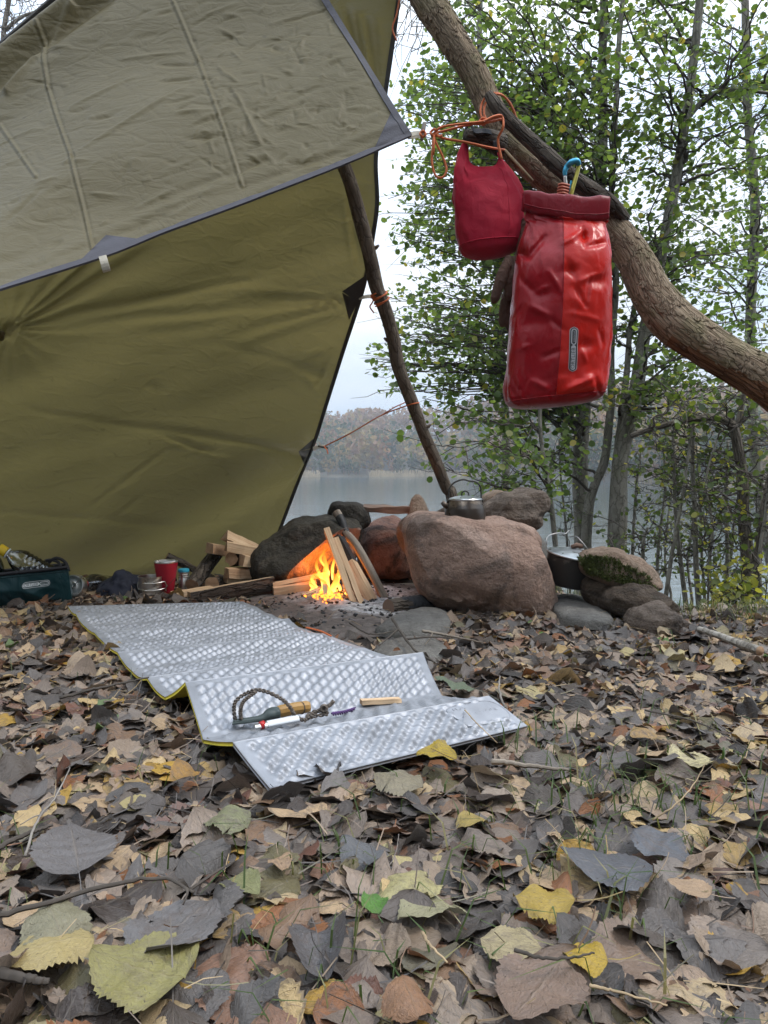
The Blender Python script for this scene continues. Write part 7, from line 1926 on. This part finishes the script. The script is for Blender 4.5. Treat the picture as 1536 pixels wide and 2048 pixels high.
# ---------------------------------------------------------------- grass, stalks, twigs
def grass():
    r = np.random.default_rng(17); Q = []; RN = []
    def blade(x, y, z, h, w, lean, rn):
        a = r.uniform(0, 6.28); d = np.array([math.cos(a), math.sin(a), 0]); s = np.array([-math.sin(a), math.cos(a), 0]) * w
        p0 = np.array([x, y, z]); p1 = p0 + d * lean * .35 * h + np.array([0, 0, h * .6]); p2 = p0 + d * lean * h + np.array([0, 0, h * (.95 - .35 * lean)])
        Q.extend([p0 - s, p0 + s, p1 + s * .8, p1 - s * .8, p1 - s * .8, p1 + s * .8, p2 + s * .1, p2 - s * .1]); RN.extend([rn] * 8)
    for (px, py, n, sp) in [(1060, 1470, 60, .05), (1040, 1480, 50, .06), (1180, 1610, 90, .06), (1080, 1690, 110, .08), (1260, 1640, 110, .05), (1180, 1795, 70, .05), (800, 1610, 40, .05), (640, 1720, 50, .05), (560, 1940, 40, .05), (1200, 1560, 60, .05), (1470, 1670, 60, .06), (1500, 1560, 60, .06), (700, 1960, 60, .05), (1200, 2010, 40, .04), (980, 1940, 30, .04), (400, 1740, 30, .04), (80, 1690, 30, .05), (1400, 1760, 40, .06), (300, 1570, 20, .05), (1330, 1470, 40, .08), (880, 1790, 30, .05), (1420, 1300, 40, .1)]:
        c = G(px, py)
        for q in range(int(n * .36)):
            x, y = c[0] + r.normal(0, sp), c[1] + r.normal(0, sp)
            blade(x, y, float(gz(x, y)) + .012, r.uniform(.03, .085), r.uniform(.0007, .0017), r.uniform(.4, 1.3), r.random() ** 1.5)
    for q in range(3400):
        x = r.uniform(.55, 2.6); y = float(edge_y(x)) + r.normal(-.10, .20)
        blade(x, y, float(gz(x, y)), r.uniform(.02, .10), r.uniform(.0008, .002), r.uniform(.2, 1.2), r.random() ** .6)
    for q in range(120):
        y = r.uniform(.5, 2.6); x = r.uniform(-1, 1) * (.55 * y + .1)
        if in_poly(x, y, MATPOLY) or in_poly(x, y, FIREPOLY): continue
        blade(x, y, float(gz(x, y)) + .01, r.uniform(.02, .06), r.uniform(.0006, .0012), r.uniform(.6, 1.4), r.random())
    V = np.array(Q); mk('grass', V, np.arange(len(V)).reshape(-1, 4), M['grass'], None, smooth=False, kind='stuff', attr={'rnd': RN}, loc=(0, 0, 0), label='thin green grass blades between the fallen leaves', cat='grass')
grass()
def stalks():
    r = np.random.default_rng(23); mb = MB()
    for q in range(240):
        y = .5 + 2.6 * r.random() ** .8; x = r.uniform(-1, 1) * (.56 * y + .15)
        if in_poly(x, y, MATPOLY): continue
        a = r.uniform(0, 6.28); l = r.uniform(.02, .09); z = float(gz(x, y)) + r.uniform(.018, .040)
        d = np.array([math.cos(a), math.sin(a), r.normal(0, .2)]) * l
        p = np.array([x, y, z]); V, F, uv = tube([p, p + d * .5 + np.array([r.normal(0, .004), r.normal(0, .004), .004]), p + d], [.0007, .0006, .0004], 3, caps=False); mb.add(V, F, 0 if r.random() < .6 else 1)
    o = mb.mk('plant_stalks', [M['straw'], M['twig']], None); o['kind'] = 'stuff'; o['label'] = 'loose leaf stalks and needles scattered over the leaves'; o['category'] = 'plant litter'
stalks()
def twig(label, pts, z, r0, mat='twig', side=(), cat='twig', name='fallen_twig', n=26):
    c = catmull([G(a, b, z[k] if isinstance(z, (list, tuple)) else z) for k, (a, b) in enumerate(pts)], n)
    c += np.random.default_rng(len(label)).normal(0, min(r0 * .2, .0006), c.shape)
    mb = MB(); V, F, uv = tube(c, np.linspace(r0, r0 * .45, n), 7); mb.add(V, F, 0, uv)
    for (t, pt, zz) in side:
        a = c[int(t * (n - 1))]; e = G(pt[0], pt[1], zz); V, F, uv = tube(catmull([a, .5 * (a + e) + np.array([.004, 0, .004]), e], 8), np.linspace(r0 * .6, r0 * .3, 8), 5); mb.add(V, F, 0, uv)
    mb.mk(name, [M[mat]], None, label=label, cat=cat)
twig('long thin dark twig arching across the leaves at lower left', [(0, 1832), (110, 1800), (260, 1762), (330, 1757), (388, 1785)], .038, .0032, side=[(.95, (366, 1810), .03), (.98, (470, 1722), .05)])
twig('pale forked twig standing up at the left edge', [(50, 1712), (75, 1640), (110, 1595), (140, 1535)], [.03, .04, .05, .06], .0018, 'bare', side=[(.4, (40, 1650), .04)])
twig('dark twig end resting against the left side of the mat', [(120, 1396), (190, 1378), (250, 1365), (298, 1355)], [.04, .05, .055, .06], .0035)
twig('thick dark stick at the bottom left edge', [(-40, 1935), (40, 1955), (100, 1962)], .03, .0065)
twig('grey stick lying at the left edge in the middle distance', [(-30, 1706), (50, 1670), (105, 1650)], .034, .004)
twig('grey stick under curled leaves right of the mat', [(985, 1522), (1060, 1532), (1140, 1540)], .036, .0048, 'greywood')
twig('long pale grass-like stalk slanting up at the right', [(1305, 1640), (1350, 1610), (1385, 1572), (1410, 1530)], [.03, .05, .06, .08], .0013, 'straw')
twig('dark curved stalk in front of the yellow leaf at lower right', [(1030, 1900), (1080, 1915), (1140, 1915), (1190, 1906)], .045, .002)
twig('thin tan stalk lying below the pale round leaf', [(1180, 1970), (1240, 1985), (1335, 2010)], .045, .0016, 'straw')
twig('tan stem pointing towards the viewer at lower middle', [(845, 1865), (860, 1890), (895, 1925)], .045, .0018, 'straw')
twig('forked dark twig in front of the fire, beside the mat corner', [(785, 1238), (800, 1262), (830, 1300), (870, 1325)], .03, .005, side=[(.3, (760, 1290), .02), (.5, (900, 1275), .03)])
twig('pale broken stick right of the forked twig', [(845, 1262), (880, 1268), (920, 1276), (965, 1285)], .025, .0045, 'greywood', side=[(.2, (850, 1290), .02)])
twig('thin brown twig above the mat edge in the bare soil', [(700, 1246), (740, 1268), (790, 1262)], .02, .003)
twig('long thin twig running across the right litter', [(1290, 1420), (1380, 1440), (1460, 1475), (1536, 1530)], .05, .0018)
twig('pale twig standing beside the right tip of the mat', [(1010, 1415), (1002, 1395), (998, 1372), (1000, 1352)], [.03, .045, .05, .05], .0028, 'bare')
twig('thin tan needle leaning on the flat plate of the mat', [(930, 1420), (955, 1448), (995, 1486)], [.045, .05, .03], .0013, 'straw')
bs = [G(1398, 1258, .03), G(1440, 1272, .03), G(1480, 1288, .03), G(1520, 1302, .03)]
V, F, uv = tube(catmull(bs, 30), np.linspace(.008, .0125, 30), 14, rfun=lambda a, s, p: 1 + .05 * mnoise.noise(Vector((math.cos(a), math.sin(a), s * 12))))
mk('birch_stick', V, F, [M['birch'], M['end']], None, uv=uv, fmat=[1 if len(f) > 4 else 0 for f in F], label='short white birch stick lying right of the lowest stone', cat='stick')
# ---------------------------------------------------------------- unseen wood added behind the photographer to shade this side of everything
def added_shade_wood():
    r = np.random.default_rng(64); Q = []; RN = []
    for k in range(70):
        a = r.uniform(math.radians(188), math.radians(352)); d = r.uniform(7.5, 13.5)
        x, y = d * math.cos(a), d * math.sin(a); H = r.uniform(6.5, 10.0); W = r.uniform(1.1, 1.9); m = 260
        u = r.normal(size=(m, 3)); u /= np.linalg.norm(u, axis=1)[:, None]; rad = r.random(m) ** .4
        c = np.stack([x + u[:, 0] * rad * W, y + u[:, 1] * rad * W, H * (.54 + .46 * u[:, 2] * rad)], 1)
        s = r.uniform(.10, .26, m)[:, None]; p = r.normal(size=(m, 3)); p /= np.linalg.norm(p, axis=1)[:, None]; q = np.cross(p, r.normal(size=(m, 3))); q /= np.linalg.norm(q, axis=1)[:, None]
        Q.append(np.stack([c - p * s, c - q * s, c + p * s, c + q * s], 1).reshape(-1, 3)); RN.append(np.repeat(r.uniform(.2, .8, m), 4))
        V, F, uv = tube([(x, y, -.2), (x + r.normal(0, .2), y, H * .8)], [.12, .04], 4, caps=False)
        Q.append(V[np.array(F)].reshape(-1, 3)); RN.append(np.full(len(F) * 4, .3))
    V = np.vstack(Q); mk('added_shade_wood', V, np.arange(len(V)).reshape(-1, 4), M['farwood'], None, smooth=False, kind='stuff', attr={'rnd': np.concatenate(RN) * .5}, loc=(0, -8, 0), label='unseen woodland added behind the camp clearing for its shade', cat='woodland')
added_shade_wood()
